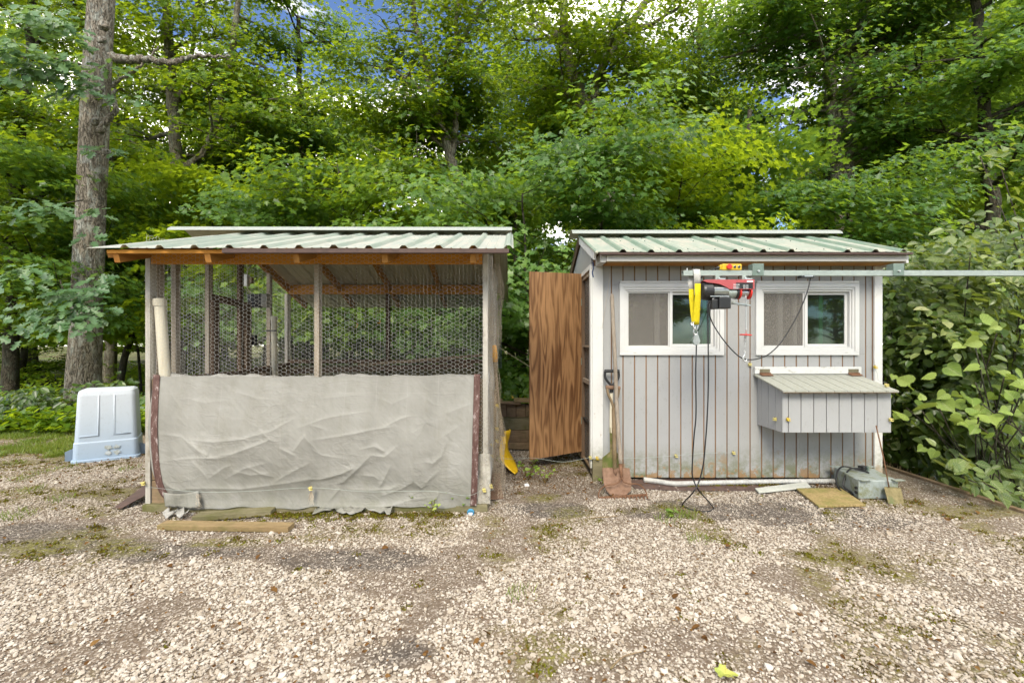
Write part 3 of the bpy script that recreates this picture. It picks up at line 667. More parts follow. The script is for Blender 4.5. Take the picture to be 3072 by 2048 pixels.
for d in (4.1, 4.75): post(XR - pw, XR, d, d + 0.085, 0.05, 2.0, M['stud'], name='stud')
# beams
part(MB().bx(XL + pw + 0.003, XR - pw - 0.003, YF + 0.002, YF + 0.04, BB, BT), 'front_beam', M['beam'], bevel=0.003)
part(MB().bx(XL + 0.03, XR - 0.02, YB - 0.045, YB - 0.007, 1.798, 1.908), 'back_beam', M['beam'], bevel=0.003)
# roof: front slope rises from the eave to the ridge, back slope falls behind it
EY, EZ, RY, RZ, BY, BZ = 2.985, 1.838, 4.365, 2.268, 6.05, 1.693
def fz(y): return EZ + (RZ - EZ) * (y - EY) / (RY - EY)
def bz(y): return RZ + (BZ - RZ) * (y - RY) / (BY - RY)
for i, x in enumerate((-2.64, -2.03, -1.44, -0.85, -0.26)):
    part(MB().beam((x, EY + 0.05, fz(EY + 0.05) - 0.062), (x, RY - 0.01, fz(RY) - 0.062), 0.038, 0.075), 'rafter', M['rafter'])
    part(MB().beam((x, RY + 0.01, bz(RY) - 0.062), (x, BY - 0.22, bz(BY - 0.22) - 0.062), 0.038, 0.075), 'rafter', M['rafter'])
part(MB().beam((XL - 0.02, RY, RZ - 0.09), (XR + 0.06, RY, RZ - 0.09), 0.03, 0.12), 'ridge_board', M['beam'])
part(MB().bx(-2.69, 0.0 - 0.10, EY + 0.035, EY + 0.06, EZ - 0.024, EZ - 0.003), 'eave_purlin', M['beam'])
part(MB().beam((-2.69, EY + 0.06, EZ - 0.030), (-2.69, 3.5, fz(3.5) - 0.03), 0.035, 0.04), 'barge_board', M['rafter'])
part(MB().bx(-1.90, -0.02, EY - 0.006, EY + 0.03, EZ - 0.030, EZ - 0.003), 'drip_edge', M['brown_metal'])
edges_x = [-2.79, -1.885, -0.975, -0.005]
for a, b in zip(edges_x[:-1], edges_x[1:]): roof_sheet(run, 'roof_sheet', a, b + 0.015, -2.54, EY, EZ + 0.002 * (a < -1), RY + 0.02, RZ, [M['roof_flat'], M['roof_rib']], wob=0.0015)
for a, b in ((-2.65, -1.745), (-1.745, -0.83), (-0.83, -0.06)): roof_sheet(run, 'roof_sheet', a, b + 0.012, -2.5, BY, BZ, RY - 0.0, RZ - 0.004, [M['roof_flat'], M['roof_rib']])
def ridge_cap(root, x0, x1, y, z, w, dz, mat, tilt=0.0):
    mb = MB(); rows = []
    for t in (0, 1):
        x = x0 + (x1 - x0) * t; zz = z + tilt * t
        rows.append([(x, y - w - 0.012, zz - dz - 0.012), (x, y - w, zz - dz + 0.008), (x, y - w + 0.035, zz - dz + 0.030), (x, y - 0.02, zz + 0.012), (x, y + 0.02, zz + 0.012), (x, y + w, zz - dz)])
    mb.sheet(rows); return mb.build('ridge_cap', mat, root, thick=0.002)
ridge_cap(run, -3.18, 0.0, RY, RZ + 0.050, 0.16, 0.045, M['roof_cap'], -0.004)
# wire
wire_part(run, 'front_wire', lambda u, v: Vector((XL + 0.01 + u, YF - 0.004 + 0.006 * math.sin(u * 7) * math.sin(v * 9), 0.95 + v)), XR - XL - 0.02, 0.93, seed=3)
wire_part(run, 'left_wire', lambda u, v: Vector((XL - 0.004 + 0.006 * math.sin(u * 8 + v * 5), YF + u, 0.60 + v)), YB - YF, 1.42, seed=4)
wire_part(run, 'back_wire', lambda u, v: Vector((XL + u, YB + 0.004, 0.95 + v)), XR - XL, 0.84, seed=5, r=0.0013)
wire_part(run, 'right_wire', lambda u, v: Vector((XR + 0.004 + 0.02 * math.sin(u * 5) * math.sin(v * 4), YF + u, 0.12 + v)), YB - YF, 1.8, seed=6)
wire_part(run, 'post_wire', lambda u, v: Vector((XR - 0.085 + u, YF - 0.006, 0.06 + v)), 0.10, 0.95, seed=8)
# lower walls
for i in range(5):
    z0 = 0.04 + i * 0.185
    part(MB().bx(XL + 0.04, XR - 0.04, YF + 0.012, YF + 0.03, z0, z0 + 0.178), 'board', M['oldboard'])
    part(MB().bx(XL + 0.04, XR - 0.04, YB - 0.006 + 0.001 * i, YB + 0.016, z0, z0 + 0.182), 'board', M['mossboard'] if i > 2 else M['oldboard'])
    part(MB().bx(XL + 0.045, XL + 0.063, YF + 0.05, YB - 0.05, z0, z0 + 0.178), 'board', M['oldboard'])
part(MB().bx(XL + 0.03, XR - 0.03, YB - 0.06, YB - 0.02, 0.985, 1.03), 'rail', M['stud_dark'])
part(MB().beam((-1.7, YB - 0.35, 0.98), (XR - 0.06, YB - 0.7, 1.10), 0.03, 0.03), 'perch', M['oldboard'])
part(MB().beam((XL + 0.05, YF + 0.09, 0.955), (XL + 1.35, YF + 0.11, 0.925), 0.03, 0.03), 'rail', M['oldboard'])
part(MB().beam((-2.2, 4.55, 0.94), (-0.4, 4.7, 0.99), 0.05, 0.05), 'perch', M['stud_dark'])
part(MB().beam((XL + 0.06, 3.95, 0.92), (XL + 0.06, 5.3, 0.97), 0.04, 0.05), 'rail', M['stud_dark'])
part(MB().bx(XL, XR, YF - 0.03, YF + 0.09, -0.005, 0.055), 'sill_beam', M['mossboard'], bevel=0.005)
part(MB().beam((XL + 0.02, 3.98, 1.62), (XL + 0.02, 4.42, 1.60), 0.045, 0.06), 'door_lintel', M['stud_dark'])
part(MB().bx(XL + 0.04, XL + 0.075, 3.945, 4.025, 0.2, 1.60), 'door_jamb', M['stud_dark'])
part(MB().bx(XL + 0.04, XL + 0.075, 4.44, 4.52, 0.2, 1.62), 'door_jamb', M['stud_dark'])
# litter piled on the sill just above the canvas
mb = MB(); rows = []
for j, (dy, dz) in enumerate(((0.0, 0.0), (0.03, 0.03), (0.08, 0.025), (0.12, -0.03))):
    rows.append([(XL + 0.06 + 2.37 * i / 60, YF + 0.034 + dy, 0.965 + dz * (0.5 + 1.1 * mnoise.noise(Vector((i * 0.23, 1.3, 0)))) + 0.006 * math.sin(i * 1.9)) for i in range(61)])
mb.sheet(rows); part(mb, 'sill_cloth', M['soilbag'], smooth=True, thick=0.004)
# hanging chains in the run
for x, y, z in ((P(1070, 790, 4.6).x, 4.6, 1.38), (P(1137, 790, 4.6).x, 4.6, 1.42)):
    c = empty('hanging_chain', (x, y, z)); mb = MB(); top = bz(y) - 0.02
    n = 26
    for i in range(n):
        zz = z + 0.03 + (top - z - 0.03) * i / n; mb.box((x, y, zz + 0.008), (0.006 if i % 2 else 0.003, 0.003 if i % 2 else 0.006, 0.019))
    mb.build('chain', M['rust'], c)
    MB().tube(smoothcurve([(x, y, z + 0.04), (x + 0.012, y, z + 0.02), (x + 0.004, y, z), (x - 0.012, y, z + 0.008)], 4), 0.004, 6).build('hook', M['orange_grip'], c, smooth=True)
    tag(c, 'thin rusty chain with yellow hook hanging under the run roof', 'chain', 'chains inside the run')
# PVC feed tubes
def feeder(p0, p1, r, label, cap_r, cap_h):
    p0, p1 = Vector(p0), Vector(p1); d = (p1 - p0).normalized(); o = empty('feed_tube', p0, label, 'feed tube', 'white plastic feed tubes')
    MB().tube([p0, p1], r, 20).build('tube', M['pvc'], o, smooth=False)
    c0 = p1 - d * cap_h * 0.7
    MB().tube([c0, c0 + d * cap_h * 0.8, c0 + d * cap_h * 0.95, c0 + d * cap_h], [cap_r, cap_r, cap_r * 0.93, cap_r * 0.75], 20).build('end_cap', M['pvc'], o)
    return o
feeder(P(505, 1270, 3.345), P(479, 902, 3.345), 0.036, 'thick leaning white plastic feed tube in the run corner', 0.043, 0.055)
ft = feeder(P(826, 1250, 4.86), P(822, 952, 4.86), 0.029, 'thin upright white plastic feed tube strapped to a stud', 0.033, 0.05)
q = P(824, 992, 4.86); MB().bx(q.x - 0.10, q.x + 0.035, q.y - 0.034, q.y - 0.030, q.z - 0.008, q.z + 0.008).build('strap', M['black_plastic'], ft)
# electrics on the left wall
eb = empty('switch_box', P(780, 905, 4.60), 'black switch box with grey flap on the run side wall', 'switch box')
q = P(775, 900, 4.60)
MB().bx(q.x - 0.09, q.x + 0.05, 4.56, 4.66, q.z - 0.075, q.z + 0.06).build('housing', M['black_plastic'], eb, bevel=0.006)
MB().bx(q.x + 0.052, q.x + 0.11, 4.55, 4.66, q.z - 0.07, q.z + 0.06).build('flap', M['soilbag'], eb, bevel=0.003)
ob = empty('outlet_box', P(748, 850, 4.62), 'small white outlet box below the run roof', 'outlet box'); q = P(752, 842, 4.62)
MB().bx(q.x - 0.05, q.x - 0.012, 4.58, 4.63, q.z - 0.06, q.z + 0.06).build('housing', M['vinyl'], ob, bevel=0.004)
MB().bx(q.x - 0.005, q.x + 0.03, 4.59, 4.63, q.z - 0.03, q.z + 0.03).build('plug', M['handle_brown'], ob, bevel=0.004)
MB().tube(smoothcurve([P(748, 800, 4.63), P(743, 815, 4.62), P(742, 860, 4.61), P(752, 880, 4.6)], 5), 0.004, 6).build('cord', M['netting'], ob, smooth=True)
ob2 = empty('timer_box', P(750, 1020, 4.55), 'small grey timer box low on the run side wall', 'timer box'); q = P(748, 1020, 4.55)
MB().bx(q.x - 0.03, q.x + 0.02, 4.52, 4.58, q.z - 0.06, q.z + 0.055).build('housing', M['soilbag'], ob2, bevel=0.004)
MB().bx(q.x + 0.022, q.x + 0.07, 4.53, 4.57, q.z - 0.05, q.z + 0.05).build('cover', M['black_plastic'], ob2, bevel=0.004)
# netting bunched down the right-hand corner and a roll of fine mesh behind it
net = empty('netting', (XR + 0.05, 3.5, 0), 'loose tan bird netting bunched down the run corner post', 'netting')
def netfn(u, v):
    w = 0.03 * math.sin(u * 40 + v * 6) + 0.02 * math.sin(v * 13 + u * 9)
    return Vector((XR + 0.025 + 0.045 * math.sin(u * 25 + 3 * v) + 0.02 * math.sin(v * 5) + 0.015 * (1.8 - v), YF + 0.02 + u + w, 0.06 + v))
wire_part(net, 'mesh', netfn, 0.42, 1.80, M['netting'], cell=0.026, r=0.0006, jit=0.005, seed=11)
def netfn2(u, v): return netfn(u + 0.013, v) + Vector((0.012 + 0.01 * math.sin(v * 17), 0.01, 0))
wire_part(net, 'fold', netfn2, 0.40, 1.74, M['netting'], cell=0.026, r=0.0006, jit=0.006, seed=12)
roll = empty('mesh_roll', (P(1499, 1000, 5.45).x, 5.46, P(1499, 1105, 5.45).z), 'narrow roll of grey wire mesh hung at the back corner of the run', 'mesh roll'); rx = P(1499, 1000, 5.45).x
for q, rr in enumerate((0.024, 0.017)):
    wire_part(roll, 'wire_coil', lambda u, v, rr=rr: Vector((rx + rr * math.cos(u / rr), 5.46 + rr * math.sin(u / rr), P(0, 1105, 5.45).z + v)), 2 * math.pi * rr * 1.15, 0.83, M['galv_dark'], cell=0.018, r=0.00085, jit=0.001, seed=20 + q)
# ripped film at the post foot
MB().sheet([[(XR - 0.08 + 0.10 * i / 8, YF - 0.012 - 0.01 * math.sin(i + j), 0.06 + 0.36 * j / 6) for i in range(9)] for j in range(7)]).build('plastic_film', M['film'], run, smooth=True)
# ------------------------------------------------------------------ canvas tarp on the front of the run
YT = YF - 0.028
tarp = empty('tarp', (-1.4, YT, 0.0), 'wrinkled grey canvas tarp hung across the front of the run', 'tarp')
Z5 = lambda x, y: (180 + x / 2.936, 1080 + y / 2.936)
Z6 = lambda x, y: (900 + x / 2.936, 1080 + y / 2.936)
creases = []                      # (polyline in photograph pixels, width px, height mm)
for f, L in ((Z5, [([(1200, 690), (1400, 705), (1650, 680), (1900, 610), (2130, 480)], 9, 9), ([(900, 640), (1100, 660), (1300, 800), (1420, 860)], 8, 6), ([(880, 880), (1200, 850), (1700, 830)], 6, 4),
        ([(1420, 830), (1560, 810), (1750, 740), (1950, 660)], 12, 11), ([(1750, 560), (1900, 690), (1960, 700)], 6, 5), ([(1180, 850), (1290, 980), (1320, 1040)], 7, 5),
        ([(1320, 1040), (1480, 930), (1540, 910)], 8, 6), ([(1560, 960), (1700, 1000), (1880, 980)], 7, 5), ([(1640, 900), (1800, 990), (1900, 1020)], 7, 6), ([(1960, 750), (2110, 830)], 8, 8), ([(2080, 800), (2200, 640)], 9, 8),
        ([(1160, 660), (1260, 780), (1340, 850)], 7, 5), ([(1370, 720), (1330, 850), (1470, 850)], 6, 5), ([(1120, 330), (1300, 370), (1500, 350)], 14, 5), ([(950, 240), (1100, 420), (1180, 560)], 18, 6), ([(1500, 260), (1750, 330), (1950, 350)], 12, 5),
        ([(2240, 560), (2349, 590)], 8, 6), ([(1050, 1130), (1300, 1120), (1600, 1130), (2000, 1075), (2230, 1040)], 14, 10), ([(930, 1040), (1000, 1110), (1100, 1145)], 12, 10), ([(1880, 1080), (2010, 1000), (2200, 900)], 10, 7), ([(1450, 1050), (1650, 940), (1850, 890)], 9, 5)]),
       (Z6, [([(0, 590), (250, 500), (420, 470), (640, 440)], 8, 6), ([(130, 690), (400, 650), (650, 600), (850, 570)], 8, 8), ([(740, 590), (830, 540), (910, 500), (1010, 480)], 9, 8), ([(550, 770), (680, 740), (780, 790)], 7, 7), ([(690, 730), (770, 790)], 6, 7),
        ([(640, 820), (770, 830), (860, 750)], 9, 9), ([(650, 820), (540, 930), (400, 1060), (330, 1080)], 13, 13), ([(820, 900), (740, 1060), (700, 1120)], 12, 11), ([(460, 900), (480, 940), (380, 990), (200, 1040), (20, 1060)], 14, 13), ([(130, 760), (220, 820), (390, 850)], 7, 5),
        ([(1110, 880), (1180, 890), (1240, 830)], 8, 7), ([(980, 880), (1010, 1060), (1090, 1130)], 10, 8), ([(1010, 1060), (900, 1130), (700, 1200)], 10, 8), ([(1320, 660), (1250, 840), (1160, 930)], 9, 6), ([(1240, 960), (1150, 1040), (1060, 1140)], 9, 7), ([(540, 1000), (660, 1010), (710, 1050)], 8, 7),
        ([(360, 1120), (260, 1240)], 10, 9), ([(400, 1130), (600, 1140), (800, 1130), (880, 1090)], 12, 9), ([(300, 1270), (560, 1290), (800, 1280), (1000, 1220), (1150, 1200)], 12, 11), ([(700, 330), (820, 380), (1000, 300)], 9, 4), ([(1100, 320), (1180, 380), (1260, 400)], 7, 3), ([(1290, 460), (1400, 420), (1520, 380)], 10, 5),
        ([(1200, 700), (1300, 640), (1420, 560)], 14, 4), ([(1030, 560), (1120, 540), (1000, 760)], 14, 5), ([(160, 340), (330, 320), (560, 300)], 10, 4), ([(60, 640), (110, 700), (190, 790)], 8, 6), ([(1230, 1160), (1170, 1270)], 9, 8)])):
    for pl, w, h in L: creases.append(([f(*p) for p in pl], w * 0.55, h * 0.00115))
def tarp_left(y):
    return float(np.interp(y, [1120, 1284, 1404, 1460, 1490, 1512, 1526], [462, 456, 464, 482, 500, 528, 545]))
def tarp_disp(X, Y):
    D = np.zeros_like(X)
    for pl, w, h in creases:
        best = np.full_like(X, 1e9); sgn = np.zeros_like(X); tt = np.zeros_like(X); n = len(pl) - 1
        for i in range(n):
            (x0, y0), (x1, y1) = pl[i], pl[i + 1]; dx, dy = x1 - x0, y1 - y0; L2 = dx * dx + dy * dy
            t = np.clip(((X - x0) * dx + (Y - y0) * dy) / L2, 0, 1); qx, qy = X - x0 - t * dx, Y - y0 - t * dy; dd = np.hypot(qx, qy)
            s_ = np.sign(dx * qy - dy * qx); u = dd < best; best = np.where(u, dd, best); sgn = np.where(u, s_, sgn); tt = np.where(u, (i + t) / n, tt)
        env = np.sin(np.clip(tt, 0.02, 0.98) * math.pi) ** 0.5
        side = np.where(sgn < 0, 1.0, 2.6)
        D += h * env * np.exp(-best / (w * side))
    D += 0.004 * (fbm(X / 100.0, Y / 60.0, 1.0, 71, 4) - 0.5) * 2 + 0.014 * (fbm((X + Y * 0.7) / 260.0, (Y - 0.4 * X) / 90.0, 1.0, 75, 3) - 0.5)
    D += 0.0014 * np.abs(fbm((X + Y) / 60.0, (Y - X) / 22.0, 1.0, 81, 3) - 0.5) * 4
    vv = np.clip((Y - 1128) / 396.0, 0, 1); uu = np.clip((X - 462) / 970.0, 0, 1)
    D += 0.055 * np.sin(np.clip(vv * 1.05, 0, 1) * math.pi) ** 1.3 * (0.75 + 0.25 * np.sin(uu * math.pi)) + 0.010 * np.sin(vv * 9 + 4 * np.sin(uu * 3.1)) * vv
    # pinched at the tie, bellied out between
    tx, ty = 935.0, 1465.0
    D -= 0.030 * np.exp(-(((X - tx) / 26) ** 2 + ((Y - ty) / 60) ** 2))
    D += 0.022 * np.clip((Y - 1470) / 50, 0, 1) * (0.6 + 0.4 * np.sin(X / 47.0))
    return D
nu, nv = 480, 200
PX = np.zeros((nv, nu)); PY = np.zeros((nv, nu))
for j in range(nv):
    v = j / (nv - 1); 
    for i in range(nu):
        u = i / (nu - 1); top = 1128 + 4 * math.sin(u * 3.14) + (1.5 * math.sin(u * 40) if u > .03 else 0) - 6 * u; bot = 1524 + 3 * math.sin(u * 23) + 2 * math.sin(u * 51) - 6 * u
        yy = top + (bot - top) * v; xl = tarp_left(yy); xr = float(np.interp(yy, [1120, 1284, 1448, 1520], [1440, 1436, 1432, 1430]))
        PX[j, i] = xl + (xr - xl) * u; PY[j, i] = yy
D = tarp_disp(PX, PY)
sc_ = YT / F
V = np.stack([(PX - 1536) * sc_, YT - D, EYE - (PY - HOR) * sc_], -1).reshape(-1, 3) - np.array(tuple(tarp.location))
idx = np.arange(nu * nv).reshape(nv, nu)
qd = np.stack([idx[:-1, :-1], idx[1:, :-1], idx[1:, 1:], idx[:-1, 1:]], -1).reshape(-1)
link_mesh('cloth', fast_mesh('cloth', V, qd, np.full(len(qd) // 4, 4), M['tarp'], True), tarp)
def hem_strip(pts, w0, w1, name='hem'):
    rows = []; pts = smoothcurve([Vector((x, y, 0)) for x, y in pts], 10)
    for i, p in enumerate(pts):
        t = (pts[min(i + 1, len(pts) - 1)] - pts[max(i - 1, 0)]).normalized(); nrm = Vector((-t.y, t.x, 0))
        row = []
        for k in range(5):
            q = p + nrm * (w0 + (w1 - w0) * k / 4); dd = float(tarp_disp(np.array([q.x]), np.array([q.y]))[0])
            row.append(P(q.x, q.y, YT - dd - 0.006 - 0.002 * math.sin(k * 0.8 + i * 0.4)))
        rows.append(row)
    mb = MB().sheet(rows); return mb.build(name, M['hem'], tarp, smooth=True, thick=0.003)
hem_strip([(470, 1124), (462, 1284), (470, 1404), (486, 1470), (520, 1500), (572, 1508)], 10, -10)
hem_strip([(1432, 1122), (1428, 1284), (1424, 1448), (1420, 1517)], 10, -9)
for px, py in ((465, 1374), (1421, 1313)):
    c = P(px, py, YT - 0.022); mb = MB()
    mb.tube([c + Vector((0.010 * math.cos(a), 0, 0.010 * math.sin(a))) for a in np.linspace(0, 6.2832, 15)], 0.003, 6); mb.build('grommet', M['galv_dark'], tarp, smooth=True)
# folded corner flap with frayed edge, and scraps of the lower edge lying on the ground
rows = []
for j in range(9):
    t = j / 8; row = []
    for i in range(15):
        u = i / 14; x = 490 + 105 * u + 6 * t; y = 1476 + 8 * math.sin(u * 3) - 6 * u + (44 - 4 * math.sin(u * 5)) * t
        row.append(P(x, y, YT - 0.035 - 0.012 * math.sin(u * 6 + t * 2) - 0.004 * math.sin(i * 2.1)))
    rows.append(row)
MB().sheet(rows).build('corner_flap', M['tarp'], tarp, smooth=True, thick=0.002)
mb = MB(); rg = random.Random(5)
for i in range(60):
    a = P(592 + rg.uniform(-6, 4), 1478 + rg.uniform(0, 46), YT - 0.045); mb.tube([a, a + Vector((rg.uniform(0.004, 0.03), -0.004, rg.uniform(-0.02, 0.01)))], 0.0006, 3, False)
for i in range(36):
    a = P(934, 1470, YT - 0.02); mb.tube([a, a + Vector((rg.uniform(-0.012, 0.03), -0.03, -rg.uniform(0.01, 0.10)))], 0.0007, 3, False)
fr = mb.build('fringe', M['netting'], tarp); fr['kind'] = 'stuff'
def scrap(x0, x1, y0, amp, name, mat, lab, w=0.10, z=0.02, seed=0):
    rows = []
    for j in range(5):
        row = []
        for i in range(26):
            x = x0 + (x1 - x0) * i / 25; g = G(x, y0 + 7 * math.sin(i * 0.5 + seed))
            n_ = mnoise.noise(Vector((i * 0.5, j * 0.8, seed)))
            row.append((g.x, g.y - 0.05 + w * j / 4 + 0.02 * n_, z + amp * max(0, n_) + 0.004 + 0.012 * j / 4))
        rows.append(row)
    o = MB().sheet(rows).build(name, mat, None, smooth=True, thick=0.002); tag(o, lab, 'fabric scrap'); return o
scrap(945, 1175, 1540, 0.04, 'canvas_scrap', M['tarp'], 'ragged grey canvas strip lying below the tarp', 0.09, 0.025, 2.0)
scrap(500, 575, 1548, 0.03, 'canvas_scrap', M['soilbag'], 'torn plastic scrap poking from under the tarp corner', 0.06, 0.02, 5.0)

# ------------------------------------------------------------------ the shed
YW = 4.03
sx0, sx1 = 0.706, 3.243
shed = empty('shed', ((sx0 + sx1) / 2, 4.66, 0), 'small grey painted board shed with green metal roof and white trim', 'shed')
def sp(mb, name, mat, **k): return mb.build(name, mat, shed, **k)
WB, WT = 0.035, 2.02
DB = 5.30
w1 = (0.948, 1.864, 1.113, 1.746); w2 = (2.147, 3.054, 1.113, 1.746)
# backing sheathing whose bare wood shows in the grooves
def backing(x0, x1, z0, z1): sp(MB().bx(x0, x1, YW - 0.0035, YW + 0.02, z0, z1), 'sheathing', M['groove'])
o1 = (w1[0] + 0.05, w1[1] - 0.05, w1[2] + 0.05, w1[3] - 0.05); o2 = (w2[0] + 0.05, w2[1] - 0.05, w2[2] + 0.05, w2[3] - 0.05)
backing(sx0 + 0.02, sx1 - 0.02, WB, o1[2]); backing(sx0 + 0.02, sx1 - 0.02, o1[3], WT)
backing(sx0 + 0.02, o1[0], o1[2] + 0.0005, o1[3] - 0.0005); backing(o1[1], o2[0], o1[2] + 0.0005, o1[3] - 0.0005); backing(o2[1], sx1 - 0.02, o1[2] + 0.0005, o1[3] - 0.0005)
# grooved boards, cut round the windows
xs = [0.79, 0.879]; 
while xs[-1] + 0.1021 < 3.18: xs.append(xs[-1] + 0.1021)
xs.append(3.185)
rgb = random.Random(3); gp = 0.0052
for a, b in zip(xs[:-1], xs[1:]):
    a2, b2 = a + gp, b - gp; segs = [(WB, WT)]
    for w in (w1, w2):
        if b2 > w[0] + 0.01 and a2 < w[1] - 0.01:
            if a2 >= w[0] - 0.005 and b2 <= w[1] + 0.005: segs = [(WB, w[2] + 0.01), (w[3] - 0.01, WT)]
            else:
                segs = [(WB, w[2] + 0.01), (w[3] - 0.01, WT)]
                if a2 < w[0]: sp(MB().bx(a2, w[0] + 0.01, YW - 0.008, YW - 0.0036, w[2] + 0.011, w[3] - 0.011), 'siding_board', M['siding'])
                else: sp(MB().bx(w[1] - 0.01, b2, YW - 0.008, YW - 0.0036, w[2] + 0.011, w[3] - 0.011), 'siding_board', M['siding'])
    for z0, z1 in segs:
        zz = z0 - (rgb.uniform(0, 0.006) if z0 == WB else 0)
        sp(MB().bx(a2, b2, YW - 0.008 - rgb.uniform(0, 0.001), YW - 0.0036, zz, z1), 'siding_board', M['siding'], bevel=0.0012)
# corner posts and trim
sp(MB().bx(sx0, 0.80, YW - 0.030, YW - 0.0036, 0.20, 1.895), 'corner_trim', M['trim'], bevel=0.002)
sp(MB().bx(sx0 + 0.004, 0.796, YW - 0.026, YW + 0.03, 0.0, 0.198), 'post_foot', M['mossboard'], bevel=0.002)
sp(MB().bx(sx0 - 0.016, sx0 - 0.001, YW - 0.026, YW + 0.045, 0.12, 1.89), 'corner_trim', M['trim'], bevel=0.002)
sp(MB().bx(3.187, sx1, YW - 0.030, YW - 0.0036, 0.03, 1.895), 'corner_trim', M['trim'], bevel=0.002)
sp(MB().bx(sx1 + 0.001, sx1 + 0.016, YW - 0.028, YW + 0.07, 0.03, 1.93), 'corner_trim', M['trim'], bevel=0.002)
sp(MB().bx(3.182, 3.1865, YW - 0.012, YW + 0.002, 0.03, 1.895), 'caulk_strip', M['groove'])
# side and back walls, floor
sp(MB().bx(sx1 - 0.015, sx1 - 0.001, YW + 0.021, DB, WB, 1.99), 'side_wall', M['siding'])
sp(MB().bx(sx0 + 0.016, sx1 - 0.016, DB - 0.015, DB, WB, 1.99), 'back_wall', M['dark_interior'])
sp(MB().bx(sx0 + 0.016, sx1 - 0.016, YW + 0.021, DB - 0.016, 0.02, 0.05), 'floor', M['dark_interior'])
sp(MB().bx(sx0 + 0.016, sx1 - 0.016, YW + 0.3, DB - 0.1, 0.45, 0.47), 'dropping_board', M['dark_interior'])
# left side: door opening from the corner to the hinge post, gable above
HY = 4.63
sp(MB().bx(sx0, sx0 + 0.045, HY, HY + 0.085, 0.05, 1.93), 'hinge_post', M['stud_dark'])
for i in range(6): sp(MB().bx(sx0, sx0 + 0.012, HY + 0.09 + i * 0.098, HY + 0.09 + i * 0.098 + 0.092, WB, 1.95), 'siding_board', M['siding'])
sp(MB().bx(sx0 + 0.014, sx0 + 0.03, HY + 0.088, DB - 0.016, WB, 1.95), 'sheathing', M['groove'])
sp(MB().bx(sx0 - 0.002, sx0 + 0.03, YW + 0.05, HY - 0.002, 1.89, 1.93), 'door_header', M['trim'])
sp(MB().bx(sx0 + 0.002, sx0 + 0.04, YW + 0.05, YW + 0.085, 0.05, 1.888), 'door_jamb', M['stud'])
for z0, z1 in ((0.06, 0.075), (0.83, 0.87), (1.18, 1.20), (1.85, 1.888)): sp(MB().bx(sx0 + 0.012, sx0 + 0.032, YW + 0.087, HY - 0.003, z0, z1), 'screen_rail', M['stud'] if z0 > .5 else M['oldboard'])
sp(MB().bx(sx0 + 0.034, sx0 + 0.036, YW + 0.09, HY - 0.004, 0.08, 1.85), 'door_screen', M['screen'])
ez_, rz_, ey_, ry_ = 1.957, 2.317, 3.71, 4.665
def sfz(y): return ez_ + (rz_ - ez_) * (y - ey_) / (ry_ - ey_) if y < ry_ else rz_ - (rz_ - ez_) * (y - ry_) / (ry_ - ey_)
gab = [(YW + 0.03, 1.932), (DB, 1.932), (DB, sfz(DB) - 0.05), (ry_, rz_ - 0.05), (YW + 0.03, sfz(YW) - 0.05)]
sp(MB().prism(gab, (sx0, 0, 0), (0, 1, 0), (0, 0, 1), 0.014), 'gable_panel', M['siding'])
sp(MB().prism(gab, (sx1 - 0.016, 0, 0), (0, 1, 0), (0, 0, 1), 0.014), 'gable_panel', M['siding'])
for x in (sx0 - 0.012, sx1 + 0.002):
    sp(MB().beam((x, ry_ + 0.01, rz_ - 0.045), (x, 5.6, sfz(5.6) - 0.045), 0.02, 0.07), 'barge_board', M['stud_dark'])
    sp(MB().beam((x, ey_ + 0.10, sfz(ey_ + 0.10) - 0.05), (x, ry_ - 0.01, rz_ - 0.05), 0.02, 0.06), 'barge_board', M['trim'])
# eave: fascia, soffit, returns, drip edge
fy = 3.755
sp(MB().bx(0.78, 3.255, fy, fy + 0.02, 1.893, 1.945), 'fascia', M['fascia'], bevel=0.002)
sp(MB().bx(0.79, 3.25, fy + 0.021, fy + 0.05, 1.889, 1.904), 'soffit_edge', M['rawply'])
sp(MB().bx(0.80, 3.24, fy + 0.052, YW - 0.032, 1.896, 1.912), 'soffit', M['rafter'])
sp(MB().bx(0.735, 0.778, fy + 0.012, YW - 0.03, 1.888, 1.962), 'eave_return', M['fascia'])
sp(MB().bx(3.257, 3.275, fy + 0.004, YW + 0.01, 1.88, 1.955), 'eave_return', M['trim'])
sp(MB().bx(0.715, 3.275, ey_ + 0.004, ey_ + 0.040, 1.942, 1.957), 'drip_edge', M['brown_metal'])
ex = [0.677, 1.60, 2.52, 3.235]
for a, b in zip(ex[:-1], ex[1:]):
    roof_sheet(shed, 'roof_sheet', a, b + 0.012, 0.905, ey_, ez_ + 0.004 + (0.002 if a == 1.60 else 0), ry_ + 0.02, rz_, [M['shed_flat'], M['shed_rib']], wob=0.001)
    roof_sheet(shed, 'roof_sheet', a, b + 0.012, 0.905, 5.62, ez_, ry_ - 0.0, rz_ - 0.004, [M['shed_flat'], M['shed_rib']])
sp(MB().tube([(0.69, ey_ - 0.002, ez_ + 0.0), (0.69, ry_, rz_ + 0.0)], 0.014, 8), 'edge_roll', M['shed_rib'], smooth=True)
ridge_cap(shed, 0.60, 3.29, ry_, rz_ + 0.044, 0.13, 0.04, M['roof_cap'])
for k in range(9):
    for t in (0.12, 0.6):
        x = 0.905 + k * PITCH + 0.115; y = ey_ + (ry_ - ey_) * t
        if x < 3.2: sp(MB().tube([(x, y, sfz(y) + 0.004), (x, y - 0.002, sfz(y) + 0.012)], 0.005, 6), 'roof_screw', M['galv_dark'])
